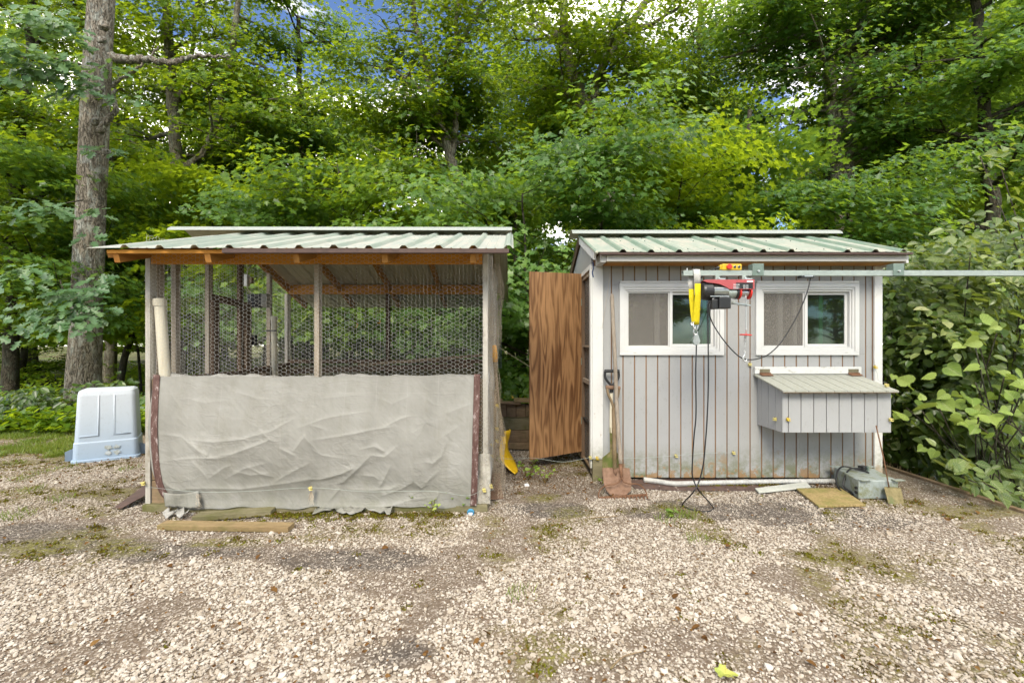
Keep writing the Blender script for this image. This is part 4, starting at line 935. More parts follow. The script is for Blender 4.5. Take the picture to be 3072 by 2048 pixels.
# windows
def window(w, seed):
    x0, x1, z0, z1 = w; c = 0.030
    fr = MB()
    def ring(a0, a1, b0, b1, t, y0, y1):
        fr.bx(a0, a1, y0, y1, b1 - t, b1); fr.bx(a0, a1, y0, y1, b0, b0 + t); fr.bx(a0, a0 + t, y0, y1, b0 + t, b1 - t); fr.bx(a1 - t, a1, y0, y1, b0 + t, b1 - t)
    ring(x0, x1, z0, z1, 0.036, YW - 0.030, YW + 0.02); ring(x0 + 0.0365, x1 - 0.0365, z0 + 0.0365, z1 - 0.0365, 0.020, YW - 0.022, YW + 0.05); ring(x0 + 0.057, x1 - 0.057, z0 + 0.057, z1 - 0.057, 0.016, YW - 0.012, YW + 0.07)
    win = sp(fr, 'window', M['vinyl'], bevel=0.002)
    ix0, ix1, iz0, iz1 = x0 + 0.074, x1 - 0.074, z0 + 0.074, z1 - 0.074; mx_ = (ix0 + ix1) / 2
    MB().bx(mx_ - 0.013, mx_ + 0.013, YW - 0.008, YW + 0.06, iz0, iz1).build('mullion', M['vinyl'], win, bevel=0.002)
    s2 = MB(); t = 0.024
    a0, a1 = mx_ + 0.0135, ix1
    s2.bx(a0, a1, YW + 0.014, YW + 0.034, iz1 - t, iz1); s2.bx(a0, a1, YW + 0.014, YW + 0.034, iz0, iz0 + t); s2.bx(a1 - t, a1, YW + 0.014, YW + 0.034, iz0 + t, iz1 - t)
    s2.build('sash', M['vinyl'], win, bevel=0.002)
    MB().bx(a0, a1 - t, YW + 0.022, YW + 0.025, iz0 + t, iz1 - t).build('pane', M['glass'], win)
    scf = MB(); q = 0.010; b0, b1 = ix0, mx_ - 0.0135
    scf.bx(b0, b1, YW + 0.002, YW + 0.010, iz1 - q, iz1); scf.bx(b0, b1, YW + 0.002, YW + 0.010, iz0, iz0 + q); scf.bx(b0, b0 + q, YW + 0.002, YW + 0.010, iz0 + q, iz1 - q); scf.bx(b1 - q, b1, YW + 0.002, YW + 0.010, iz0 + q, iz1 - q)
    scf.build('screen_frame', M['vinyl'], win)
    MB().bx(b0 + q, b1 - q, YW + 0.005, YW + 0.006, iz0 + q, iz1 - q).build('screen', M['screen'], win)
    iv = MB(); k = 0.68 if seed == 1 else 0.42; xx = b0 + (b1 - b0) * k
    iv.bx(xx, xx + 0.045, YW + 0.036, YW + 0.058, iz0, iz1)
    if seed == 2: iv.bx(xx + 0.14, xx + 0.17, YW + 0.036, YW + 0.058, iz0, iz1); iv.bx(a0 + 0.13, a0 + 0.165, YW + 0.04, YW + 0.058, iz0, iz1)
    else: iv.bx(a1 - 0.085, a1 - 0.052, YW + 0.04, YW + 0.058, iz0, iz1)
    iv.bx(b0, xx, YW + 0.036, YW + 0.058, iz0, iz0 + 0.02); iv.build('inner_sash', M['vinyl'], win)
    for zz, xk in ((z0 + 0.022, 0.13), (z0 + 0.022, 0.86)): MB().bx(x0 + (x1 - x0) * xk, x0 + (x1 - x0) * xk + 0.025, YW - 0.032, YW - 0.029, zz - 0.003, zz + 0.003).build('weep_cover', M['fascia'], win)
    return win
window(w1, 1); window(w2, 2)
sp(MB().bx(w1[0] + 0.005, w1[1] - 0.005, YW - 0.034, YW - 0.009, w1[3] + 0.001, w1[3] + 0.018), 'head_flashing', M['trim'])
sp(MB().bx(w2[0] + 0.005, w2[1] - 0.005, YW - 0.034, YW - 0.009, w2[3] + 0.001, w2[3] + 0.018), 'head_flashing', M['trim'])
# nest box
NY = 3.644
nb = sp(MB().bx(2.18, 3.026, NY + 0.016, YW - 0.010, 0.505, 0.515), 'nest_box', M['groove'])
MB().bx(2.176, 3.03, NY + 0.011, NY + 0.016, 0.507, 0.825).build('sheathing', M['groove'], nb)
xs_ = [2.166, 2.213]
while xs_[-1] + 0.1016 < 3.0: xs_.append(xs_[-1] + 0.1016)
xs_.append(3.038)
for a, b in zip(xs_[:-1], xs_[1:]): MB().bx(a + (0.003 if a > 2.17 else 0), b - 0.003, NY, NY + 0.010, 0.503, 0.826).build('board', M['siding_box'], nb, bevel=0.001)
for x, sgn in ((2.166, 1), (3.038, -1)):
    ys_ = [NY + 0.011, 3.745, 3.847, 3.948, YW - 0.012]
    for a, b in zip(ys_[:-1], ys_[1:]):
        za, zb = 0.83 + (a - NY) * 0.255, 0.83 + (b - NY) * 0.255
        MB().prism([(a + 0.003, 0.503), (b - 0.003, 0.503), (b - 0.003, zb), (a + 0.003, za)], (x + (0 if sgn > 0 else -0.010), 0, 0), (0, 1, 0), (0, 0, 1), 0.010).build('side_board', M['siding_box'], nb)
    MB().prism([(NY + 0.012, 0.505), (YW - 0.012, 0.505), (YW - 0.012, 0.915), (NY + 0.012, 0.822)], (x + (0.011 if sgn > 0 else -0.017), 0, 0), (0, 1, 0), (0, 0, 1), 0.006).build('sheathing', M['groove'], nb)
LY = 3.575
for k in range(9):
    a, b = 2.13 + k * 0.1016, min(2.13 + (k + 1) * 0.1016 - 0.005, 3.045)
    p = [(LY, 0.832), (YW - 0.012, 0.934), (YW - 0.012, 0.946), (LY, 0.845)]
    MB().prism(p, (a, 0, 0), (0, 1, 0), (0, 0, 1), b - a).build('lid_board', M['lid'], nb)
MB().prism([(LY + 0.002, 0.828), (YW - 0.014, 0.930), (YW - 0.014, 0.9335), (LY + 0.002, 0.8315)], (2.135, 0, 0), (0, 1, 0), (0, 0, 1), 0.905).build('lid_backing', M['groove'], nb)
MB().bx(2.134, 3.07, YW - 0.034, YW - 0.0095, 0.948, 1.010).build('cleat', M['cleat'], nb, bevel=0.003)
for x in (2.175, 2.953):
    MB().bx(x, x + 0.088, YW - 0.040, YW - 0.0345, 0.962, 0.992).build('hinge', M['hinge'], nb, bevel=0.002)
    MB().beam((x + 0.044, YW - 0.043, 0.951), (x + 0.044, YW - 0.085, 0.9365), 0.10, 0.004).build('hinge', M['rust'], nb)
    MB().tube([(x - 0.003, YW - 0.041, 0.956), (x + 0.093, YW - 0.041, 0.956)], 0.005, 8).build('hinge_pin', M['rust'], nb)
# plywood door swung open
hp = Vector((sx0 - 0.006, HY + 0.012, 0)); fp = Vector((0.163, 4.372, 0)); dv = (fp - hp).normalized(); nv_ = Vector((dv.y, -dv.x, 0))
if nv_.y > 0: nv_ = -nv_
mb = MB(); cs = [(hp, 0.12, 1.925), (fp, 0.100, 1.905)]
vs_ = []
for p, z0, z1 in cs:
    for th in (0.0, 0.016):
        for z in (z0, z1): vs_.append(p + nv_ * th + Vector((0, 0, z)))
mb.add(vs_, [(0, 1, 3, 2), (4, 6, 7, 5), (0, 4, 5, 1), (2, 3, 7, 6), (1, 5, 7, 3), (0, 2, 6, 4)])
door = sp(mb, 'door', M['ply_door'], bevel=0.0015, label='stained plywood door standing open')
mb = MB()
for z in (0.10, 1.80, 0.95): mb.beam(hp - nv_ * 0.012 + Vector((0, 0, z + 0.06)) + dv * 0.02, fp - nv_ * 0.012 + Vector((0, 0, z + 0.06)) - dv * 0.02, 0.02, 0.05)
mb.build('batten', M['oldboard'], door)
for z in (0.4, 1.0, 1.6): MB().tube([hp + Vector((0.004, -0.012, z)), hp + Vector((0.004, -0.012, z + 0.07))], 0.006, 8).build('hinge', M['galv_dark'], door)
# blue paint mark on the corner trim
mb = MB()
for a, b in (((1779, 786), (1780, 806)), ((1780, 806), (1777, 818)), ((1777, 818), (1780, 832))): mb.beam(P(a[0], a[1], YW - 0.031), P(b[0], b[1], YW - 0.031), 0.010, 0.002, (0, 1, 0))
sp(mb, 'paint_mark', M['blue_paint'])
# ------------------------------------------------------------------ low board wall between run and shed
bw = empty('raised_bed', (0.1, 5.2, 0), 'low weathered board planter box between run and shed', 'planter')
for z0, z1, m in ((0.02, 0.10, 'oldboard'), (0.105, 0.235, 'oldboard'), (0.24, 0.375, 'mossboard')): MB().bx(-0.165, 0.69, 5.16, 5.19, z0, z1).build('board', M[m], bw, bevel=0.003)
for k in range(8): MB().bx(-0.165 + k * 0.108, -0.165 + k * 0.108 + 0.100, 5.163, 5.185, 0.382, 0.53).build('board', M['oldboard'], bw, bevel=0.002)
MB().bx(-0.165, 0.69, 5.187, 5.20, 0.378, 0.53).build('backing', M['stud_dark'], bw)
MB().bx(-0.17, 0.10, 5.10, 5.24, 0.533, 0.556).build('cap_board', M['oldboard'], bw, bevel=0.003)
MB().bx(0.02, 0.70, 5.09, 5.25, 0.557, 0.592).build('cap_board', M['plank'], bw, bevel=0.003)
for x in (-0.15, 0.66): MB().bx(x, x + 0.03, 5.195, 5.9, 0.02, 0.52).build('side_board', M['oldboard'], bw)
MB().bx(-0.12, 0.66, 5.21, 5.9, 0.40, 0.44).build('soil', M['dark_interior'], bw)

# ------------------------------------------------------------------ rail and hoist
HD = 3.25
def H(x, y, d=HD): return P(2030 + x / 4.613, 760 + y / 4.613, d)
gan = empty('hoist_rail', (4.25, HD, -0.87), 'long galvanised square steel rail carrying the hoist in front of the shed', 'rail')
zc = H(0, 276).z; rh = 0.0186; x0 = H(82, 0).x
t_ = 0.004
mb = MB(); mb.bx(x0, 4.30, HD - rh, HD - rh + t_, zc - rh, zc + rh); mb.bx(x0, 4.30, HD + rh - t_, HD + rh, zc - rh, zc + rh)
mb.bx(x0, 4.30, HD - rh + t_, HD + rh - t_, zc + rh - t_, zc + rh - 0.0003); mb.bx(x0, 4.30, HD - rh + t_, HD + rh - t_, zc - rh + 0.0003, zc - rh + t_)
mb.build('rail', M['galv'], gan)
MB().bx(4.22, 4.28, HD + rh + 0.001, HD + rh + 0.061, -0.9, zc + 0.1).build('post', M['galv'], gan)
MB().tube([H(143, 240) + Vector((0, 0, 0)), H(143, 205)], 0.004, 8).build('bolt', M['chrome'], gan)
for cx, w in ((1105, 154), (None, None)):
    a = H(1028, 0).x if cx else P(2672, 0, HD).x; b = H(1182, 0).x if cx else P(2704, 0, HD).x
    sl = MB().bx(a, b, HD - rh - 0.006, HD + rh + 0.02, H(0, 315).z, H(0, 148).z).build('sleeve', M['galv_dark'], gan, bevel=0.002)
    c = Vector(((a + b) / 2, HD - rh - 0.006, zc + 0.012))
    MB().tube([c, c + Vector((0, -0.008, 0))], 0.009, 6).build('nut', M['chrome'], sl)
    MB().tube([c, c + Vector((0, -0.013, 0))], 0.004, 8).build('bolt', M['chrome'], sl)
# the hoist
ho = empty('electric_hoist', H(700, 500), 'red and black electric cable hoist clamped under the steel rail', 'hoist')
ax, ay = Vector((HD / F / 4.613, 0, 0)), Vector((0, 0, -HD / F / 4.613)); og = H(0, 0)
def plate(poly, y, th, name, mat, bev=0.0015): 
    o_ = Vector((og.x, y, og.z)); return MB().prism(poly, o_, ax, ay, -th if False else th).build(name, mat, ho, bevel=bev)
# prism thickens along ax x ay = +Y
plate([(318, 392), (372, 375), (1028, 375), (1028, 508), (685, 508), (640, 478), (560, 440), (470, 424), (395, 418), (350, 402)], HD - 0.050, 0.004, 'side_plate', M['hoist_red'])
plate([(318, 392), (372, 375), (1028, 375), (1028, 508), (685, 508), (640, 478), (560, 440), (470, 424), (395, 418), (350, 402)], HD + 0.048, 0.004, 'side_plate', M['hoist_red'])
a, b = H(372, 375), H(1028, 375); MB().bx(a.x, b.x, HD - 0.046, HD + 0.048, a.z - 0.004, a.z).build('top_plate', M['hoist_red'], ho)
for x in (545, 912):
    a = H(x - 27, 0); b = H(x + 27, 0)
    MB().bx(a.x, b.x, HD - 0.024, HD + 0.024, H(0, 373).z, zc - rh - 0.0005).build('clamp_tab', M['galv'], ho, bevel=0.001)
    MB().bx(a.x + 0.018, b.x + 0.032, HD - 0.045, HD + 0.03, H(0, 374).z, H(0, 355).z).build('clamp_foot', M['chrome'], ho, bevel=0.001)
    c = H(x + 40, 357, HD - 0.03); MB().tube([c, c + Vector((0, 0, 0.012))], 0.007, 6).build('nut', M['chrome'], ho)
def cyl(x0, x1, yc, r, name, mat, n=28, taper=None, par=None, yo=0.0):
    a, b = H(x0, yc), H(x1, yc); a.y = b.y = HD + yo
    pts = [a, b] if not taper else [a + (b - a) * t for t, _ in taper]; rs = r if not taper else [r * k for _, k in taper]
    return MB().tube(pts, rs, n).build(name, mat, par or ho)
cyl(330, 478, 525, 0.062, 'fan_cover', M['black_plastic'], 32, [(0, 0.72), (0.08, 0.93), (0.25, 1.0), (0.92, 1.0), (1.0, 0.94)])
mb = MB()
for k in range(9):
    zc_ = H(0, 525).z - 0.045 + k * 0.011
    mb.box((H(333, 0).x - 0.003, HD, zc_), (0.002, 0.075, 0.003))
for k in range(9): mb.box((H(333, 0).x - 0.005, HD - 0.04 + k * 0.01, H(0, 525).z), (0.002, 0.003, 0.085))
mb.build('fan_grille', M['black_rubber'], ho)
mb = MB(); c0, c1 = H(479, 525), H(690, 525)
for k in range(30):
    an = 2 * math.pi * k / 30; dy, dz = math.cos(an), math.sin(an)
    mb.beam(c0 + Vector((0, dy * 0.042, dz * 0.042)), c1 + Vector((0, dy * 0.042, dz * 0.042)), 0.003, 0.012, (0, dy, dz))
mb.tube([c0, c1], 0.040, 24); mb.build('motor_fins', M['chrome'], ho)
cyl(692, 800, 545, 0.040, 'gearbox', M['galv'], 24)
cyl(802, 830, 545, 0.045, 'gearbox_cover', M['black_plastic'], 24)
for a_, b_ in ((842, 862), (985, 1005)): cyl(a_, b_, 545, 0.047, 'drum_flange', M['red'], 28)
mb = MB(); p = []
for i in range(140):
    an = i * 0.7; p.append(H(868 + 112 * i / 140, 545) + Vector((0, 0.027 * math.cos(an), 0.027 * math.sin(an))))
mb.tube(p, 0.0026, 5); dr = mb.build('cable_drum', M['chrome'], ho, smooth=True)
cyl(864, 984, 545, 0.024, 'drum_core', M['galv_dark'], 20, par=dr)
a, b = H(540, 612), H(700, 770); bx_ = MB().bx(a.x, b.x, HD - 0.06, HD + 0.03, b.z, a.z).build('control_box', M['black_plastic'], ho, bevel=0.006)
a, b = H(455, 640), H(538, 775); MB().bx(a.x, b.x, HD - 0.045, HD + 0.03, b.z, a.z).build('cable_entry', M['black_plastic'], ho, bevel=0.006)
mb = MB(); mb.beam(H(465, 592, HD - 0.05), H(715, 592, HD - 0.05), 0.005, 0.006); mb.beam(H(712, 590, HD - 0.05), H(705, 680, HD - 0.05), 0.012, 0.008, (0, 1, 0)); mb.build('bracket', M['chrome'], ho)
arm = MB().beam(H(705, 670, HD - 0.045), H(1020, 718, HD - 0.03), 0.006, 0.010).build('limit_arm', M['chrome'], ho)
MB().beam(H(705, 690, HD - 0.02), H(985, 728, HD - 0.02), 0.005, 0.006).build('limit_arm', M['chrome'], ho)
MB().tube([H(790, 668, HD - 0.055), H(790, 668, HD - 0.02)], 0.011, 10).build('pivot', M['chrome'], ho)
lb = plate([(773, 418), (1003, 418), (1003, 498), (773, 498)], HD - 0.0515, 0.001, 'label_plate', M['black_plastic'], 0)
plate([(920, 392), (1006, 392), (1006, 410), (920, 410)], HD - 0.0513, 0.001, 'label_strip', M['white_mark'], 0)
def text(body, px, py, size, mat, parent, d):
    cu = bpy.data.curves.new('lettering', 'FONT'); cu.body = body; cu.size = size; cu.extrude = 0.0002; to = bpy.data.objects.new('tmp', cu); COL.objects.link(to)
    bpy.context.view_layer.update(); me = bpy.data.meshes.new_from_object(to); bpy.data.objects.remove(to)
    me.transform(Matrix.Rotation(math.radians(90), 4, 'X')); me.materials.clear(); me.materials.append(mat)
    o = bpy.data.objects.new('lettering', me); COL.objects.link(o); o.parent = parent; q = H(px, py, d); b = base_of(parent); o.location = (q.x - b.x, d - b.y, q.z - b.z)
    return o
text('VEVOR', 783, 444, 0.0145, M['white_mark'], lb, HD - 0.0522)
text('HOIST', 850, 444, 0.009, M['white_mark'], lb, HD - 0.0522) if False else None
mb = MB()
for i in range(5): a = H(783, 456 + i * 8, HD - 0.052); mb.bx(a.x, a.x + 0.035 + 0.006 * (i % 3), a.y - 0.0002, a.y + 0.0002, a.z - 0.0006, a.z + 0.0006)
for cx in (920, 962):
    for i in range(6): a = H(cx, 436 + i * 10, HD - 0.052); mb.bx(a.x, a.x + 0.016, a.y - 0.0002, a.y + 0.0002, a.z - 0.0006, a.z + 0.0006)
mb.build('fine_print', M['white_mark'], lb)
# cable, stop disc, spring and hook
cb = MB().tube([H(955, 560, HD - 0.028), H(960, 640, HD - 0.028), H(963, 1030, HD - 0.028), H(960, 1120, HD - 0.028)], 0.0026, 6).build('lifting_cable', M['chrome'], ho, smooth=True)
MB().tube([H(961, 1025, HD - 0.028), H(961, 1058, HD - 0.028)], 0.005, 10).build('ferrule', M['chrome'], cb)
MB().tube([H(956, 1119, HD - 0.028), H(955, 1134, HD - 0.028)], 0.040, 24).build('stop_disc', M['red'], cb)
p = []
for i in range(90): p.append(H(952 - 8 * i / 90, 1142 + 108 * i / 90, HD - 0.028) + Vector((0.007 * math.cos(i * 0.8), 0.007 * math.sin(i * 0.8), 0)))
MB().tube(p, 0.0015, 5).build('spring', M['chrome'], cb, smooth=True)
MB().tube([H(952, 1134, HD - 0.028), H(943, 1300, HD - 0.028)], 0.0025, 6).build('cable_tail', M['chrome'], cb)
def hook(c, s, parent, mat):
    pts = [(0, 46), (0, 34), (-2, 22), (-10, 8), (-14, -8), (-10, -24), (0, -32), (11, -28), (16, -16), (14, -4)]
    p = smoothcurve([c + Vector((x * s, 0, y * s)) for x, y in pts], 4); n_ = len(p)
    MB().tube(p, [s * (3.2 + 3.6 * math.sin(math.pi * min(1, (i + 3) / n_))) for i in range(n_)], 8).build('hook', mat, parent, smooth=True)
    MB().tube([c + Vector((7 * s * math.cos(t), 0, (50 + 8 * math.sin(t)) * s)) for t in np.linspace(0, 6.2832, 13)], 2.6 * s, 6).build('eye', mat, parent, smooth=True)
    MB().tube([c + Vector((2 * s, 0, 28 * s)), c + Vector((13 * s, 0, -3 * s))], 1.6 * s, 6).build('latch', mat, parent)
hook(H(943, 1440, HD - 0.028), 0.00085, cb, M['chrome'])
# sling over the rail with ring, and pulley block
sg = empty('webbing_sling', H(260, 980), 'yellow webbing sling with grey ends looped over the rail', 'sling')
def strap(rows_px, y_off, name, mat, n=3):
    rows = []
    for (xa, xb, yy, dd) in rows_px: rows.append([Vector((H(xa + (xb - xa) * i / n, yy).x, HD + dd, H(0, yy).z)) for i in range(n + 1)])
    return MB().sheet(rows).build(name, mat, sg, smooth=True, thick=0.004)
strap([(215, 303, 300, 0.024), (213, 303, 236, 0.022), (213, 303, 226, 0.0), (214, 304, 230, -0.023), (217, 307, 300, -0.026), (220, 309, 428, -0.028)], 0, 'top_loop', M['sling_grey'])
strap([(226, 309, 426, -0.029), (228, 309, 600, -0.030), (220, 305, 760, -0.024), (207, 302, 930, -0.016), (203, 300, 985, -0.012)], 0, 'front_strap', M['sling'])
strap([(175, 260, 300, 0.024), (174, 255, 400, 0.020), (176, 250, 492, 0.014)], 0, 'back_end', M['sling_grey'])
strap([(176, 250, 490, 0.013), (182, 250, 650, 0.010), (192, 262, 800, 0.004), (203, 290, 930, -0.004), (205, 300, 986, -0.008)], 0, 'back_strap', M['sling'])
rg_ = [H(186, 968), H(262, 1060), H(272, 1052), H(300, 962), H(226, 948), H(186, 968)]
MB().tube([Vector((q.x, HD - 0.014 + 0.012 * (i % 2), q.z)) for i, q in enumerate(rg_)], 0.004, 8).build('steel_ring', M['chrome'], sg, smooth=True)
MB().tube([H(226, 948, HD - 0.02), H(240, 1040, HD - 0.02), H(262, 1062, HD - 0.02)], 0.0035, 8).build('steel_ring', M['chrome'], sg, smooth=True)
pb = empty('pulley_block', H(265, 1180), 'zinc plated pulley block hooked below the yellow sling', 'pulley')
hook(H(260, 1075), 0.0009, pb, M['chrome'])
tear = [(262, 1108), (283, 1120), (300, 1165), (309, 1215), (300, 1250), (265, 1264), (232, 1254), (219, 1222), (224, 1180), (240, 1128)]
for dy in (-0.016, 0.008): MB().prism(tear, (og.x, HD + dy, og.z), ax, ay, 0.003).build('cheek_plate', M['chrome'], pb, bevel=0.001)
c = H(264, 1212); MB().tube([Vector((c.x, HD - 0.0125, c.z)), Vector((c.x, HD + 0.0075, c.z))], 0.028, 20).build('sheave', M['galv_dark'], pb)
MB().tube([Vector((c.x, HD - 0.021, c.z)), Vector((c.x, HD + 0.012, c.z))], 0.005, 10).build('axle', M['chrome'], pb)
# pendant control lying on the rail
pc = empty('pendant_control', H(740, 238), 'yellow pendant controller with red stop button lying on the rail', 'controller')
a, b = H(612, 152), H(880, 238); zb = zc + rh + 0.0005
MB().bx(a.x, b.x, HD - 0.024, HD + 0.018, zb, zb + 0.045).build('housing', M['yellow_plastic'], pc, bevel=0.006)
MB().bx(H(588, 0).x, H(611, 0).x, HD - 0.018, HD + 0.014, zb + 0.004, zb + 0.041).build('neck', M['yellow_plastic'], pc, bevel=0.004)
zm = zb + 0.0235
def btn(x, r, h, mat): c = H(x, 0); MB().tube([(c.x, HD - 0.0242, zm), (c.x, HD - 0.0242 - h * 0.8, zm), (c.x, HD - 0.0242 - h, zm)], [r, r, r * 0.85], 18).build('button', mat, pc)
btn(700, 0.0185, 0.016, M['red'])
for x in (780, 838): btn(x, 0.0095, 0.006, M['chrome']); btn(x, 0.0075, 0.009, M['black_plastic'])
MB().tube([H(588, 197), H(556, 199)], [0.011, 0.008], 12).build('gland', M['black_rubber'], pc)
# cords
def cord(name, pts, r, label, mat='black_rubber', grp=None):
    o = MB().tube(smoothcurve(pts, 7), r, 7).build(name, M[mat], None, smooth=True); return tag(o, label, 'cord', grp)
cord('control_cord', [H(560, 199), H(500, 222), H(440, 252, HD + 0.03), H(360, 318, HD + 0.04), H(310, 362, HD + 0.04), H(330, 430, HD + 0.075), H(420, 560, HD + 0.075), H(450, 660, HD + 0.04), H(470, 700, HD)], 0.0045, 'black cord running from the yellow controller behind the rail')
B = 3.23
cord('power_cord', [H(500, 665, HD - 0.03), H(462, 664, B), H(438, 690, B), H(432, 800, B), H(436, 1200, B), P(2125, 1150, B), P(2121, 1260, B), P(2116, 1330, B), P(2110, 1390, B), P(2098, 1440, B), P(2080, 1475, B - 0.02), P(2055, 1502, 3.30), G(2047, 1514, 0.006), G(2062, 1524, 0.006), G(2095, 1532, 0.006), G(2125, 1533, 0.006), G(2140, 1524, 0.006), P(2128, 1506, 3.30), P(2095, 1468, B), P(2078, 1430, B), P(2077, 1390, B), P(2082, 1310, B), P(2088, 1240, B), P(2087, 1120, B), H(272, 1330, HD - 0.003), H(271, 1240, HD - 0.003)], 0.0048, 'long black cord hanging from hoist to ground and looping up to the pulley')
cord('swagged_cord', [H(470, 680, HD - 0.03), H(452, 720, B - 0.02), H(450, 820, B - 0.02), H(500, 970, B), H(620, 1160, B), H(760, 1330, B), H(880, 1435, B), H(990, 1468, B), H(1130, 1455, B), H(1280, 1390, B), P(2345, 1024, B), P(2390, 950, B), P(2420, 880, B), P(2432, 832, B + 0.02)], 0.0042, 'black cord swagged from the hoist box up to a clip on the rail')
cl = empty('cord_clip', P(2415, 830, HD), 'small black clip holding the swagged cord under the rail', 'clip')
q = P(2418, 831, HD); MB().bx(q.x - 0.05, q.x + 0.04, HD - 0.03, HD + 0.02, q.z - 0.010, zc - rh - 0.0006).build('body', M['black_plastic'], cl, bevel=0.003)
MB().bx(q.x - 0.03, q.x + 0.03, HD - 0.033, HD - 0.0305, q.z - 0.002, q.z + 0.006).build('plate', M['chrome'], cl)

# ------------------------------------------------------------------ tools against the shed
def dgrip(c, w, h, mat, parent):       # D-shaped grip
    pts = [c + Vector((-w / 2, 0, h)), c + Vector((-w / 2, 0, h * 0.55)), c + Vector((-w * 0.15, 0, h * 0.1)), c]
    MB().tube(smoothcurve(pts, 5), w * 0.10, 8).build('grip_arm', mat, parent, smooth=True)
    pts = [c + Vector((w / 2, 0, h)), c + Vector((w / 2, 0, h * 0.55)), c + Vector((w * 0.15, 0, h * 0.1)), c]
    MB().tube(smoothcurve(pts, 5), w * 0.10, 8).build('grip_arm', mat, parent, smooth=True)
    MB().tube([c + Vector((-w * 0.56, 0, h)), c + Vector((w * 0.56, 0, h))], w * 0.13, 10).build('grip', mat, parent, smooth=False)
def Z7(x, y, d): return P(1700 + x / 2.936, 1080 + y / 2.936, d)
def blade(poly, f7, ds, name, mat, parent, curve=0.02, n=10):   # sheet bowed about its middle, foot d0 -> top d1
    (d0, d1), (ya, yb) = ds; rows = []
    for j in range(n + 1):
        t = j / n; y = ya + (yb - ya) * t; d = d0 + (d1 - d0) * t
        ks = [p[0] for p in poly]; xl = float(np.interp(y, ks, [p[1] for p in poly])); xr = float(np.interp(y, ks, [p[2] for p in poly])); row = []
        for i in range(9): u = i / 8; q = f7(xl + (xr - xl) * u, y, d); row.append(q + Vector((0, -curve * (2 * u - 1) ** 2, 0)))
        rows.append(row)
    return MB().sheet(rows).build(name, mat, parent, smooth=True, thick=0.003)
# square-mouthed shovel with black D grip and grey shaft, mossy blade
s1 = empty('square_shovel', Z7(390, 960, 3.9), 'shovel with black D grip, pale shaft and mossy blade against the shed corner', 'shovel', 'digging tools leaning on the shed')
c = Z7(398, 222, 3.955); dgrip(c, 0.115, 0.125, M['black_plastic'], s1)
MB().tube([c + Vector((0, 0, 0.01)), Z7(394, 290, 3.95)], 0.016, 10).build('socket', M['black_plastic'], s1)
MB().tube([Z7(396, 285, 3.95), Z7(390, 640, 3.90)], 0.0145, 12).build('shaft', M['pvc'], s1)
blade([(590, 378, 400), (640, 378, 404), (820, 380, 440), (850, 312, 470), (960, 312, 478), (1120, 330, 470)], Z7, ((3.80, 3.90), (1120, 590)), 'blade', M['rust_green'], s1, 0.012)
# old long-bladed shovel with wooden Y handle
s2 = empty('old_shovel', Z7(445, 1190, 3.62), 'old wooden Y-handled shovel with broad rusty blade', 'shovel', 'digging tools leaning on the shed')
MB().tube([Z7(345, 238, 3.925), Z7(470, 246, 3.925)], 0.0175, 12).build('grip', M['rust_brown'], s2)
for xs_p in ([(356, 240), (366, 300), (398, 370), (412, 440)], [(462, 250), (450, 320), (424, 390), (414, 440)]):
    MB().tube(smoothcurve([Z7(x, y, 3.92) for x, y in xs_p], 6), [0.011] * 18 + [0.013], 8).build('grip_arm', M['handle_brown'], s2, smooth=True)
MB().tube([Z7(412, 420, 3.92), Z7(420, 600, 3.86), Z7(424, 960, 3.71)], [0.0165, 0.019, 0.017], 12).build('shaft', M['handle_brown'], s2, smooth=True)
blade([(945, 310, 548), (1000, 312, 556), (1080, 322, 568), (1140, 345, 562), (1180, 380, 520), (1192, 420, 470)], Z7, ((3.60, 3.72), (1192, 945)), 'blade', M['rust_brown'], s2, 0.018, 14)
MB().tube([Z7(428, 960, 3.70), Z7(432, 1010, 3.685)], [0.020, 0.008], 10).build('socket', M['rust_brown'], s2, smooth=True)
# bow rake
rk = empty('bow_rake', Z7(495, 1205, 3.58), 'rusty bow rake with long weathered wooden handle', 'rake', 'digging tools leaning on the shed')
MB().tube(smoothcurve([P(1836, 882, 4.0), P(1839, 960, 3.95), P(1845, 1080, 3.87), P(1851, 1230, 3.77), P(1862, 1390, 3.65)], 5), [0.011] + [0.0165] * 19 + [0.015], 12).build('handle', M['handle'], rk, smooth=True)
MB().tube([Z7(474, 918, 3.655), Z7(482, 1030, 3.60)], [0.017, 0.011], 10).build('ferrule', M['rust'], rk, smooth=True)
for pts in ([(482, 1030), (462, 1070), (420, 1090), (340, 1105), (290, 1150), (282, 1200), (295, 1218)], [(482, 1030), (500, 1066), (545, 1086), (620, 1090), (672, 1120), (700, 1165), (705, 1185)]):
    MB().tube(smoothcurve([Z7(x, y, 3.60 - 0.03 * i / 6) for i, (x, y) in enumerate(pts)], 5), 0.0052, 8).build('bow', M['rust'], rk, smooth=True)
a, b = Z7(286, 1212, 3.57), Z7(710, 1184, 3.57); hd = MB().beam(a, b, 0.014, 0.018).build('head', M['rust'], rk, bevel=0.002)
for i in range(14):
    p = a + (b - a) * (0.02 + 0.96 * i / 13); MB().tube([p + Vector((0, -0.004, 0)), p + Vector((0, -0.030, -0.016)), p + Vector((0, -0.052, -0.018))], [0.006, 0.005, 0.0025], 6).build('tine', M['rust'], hd)
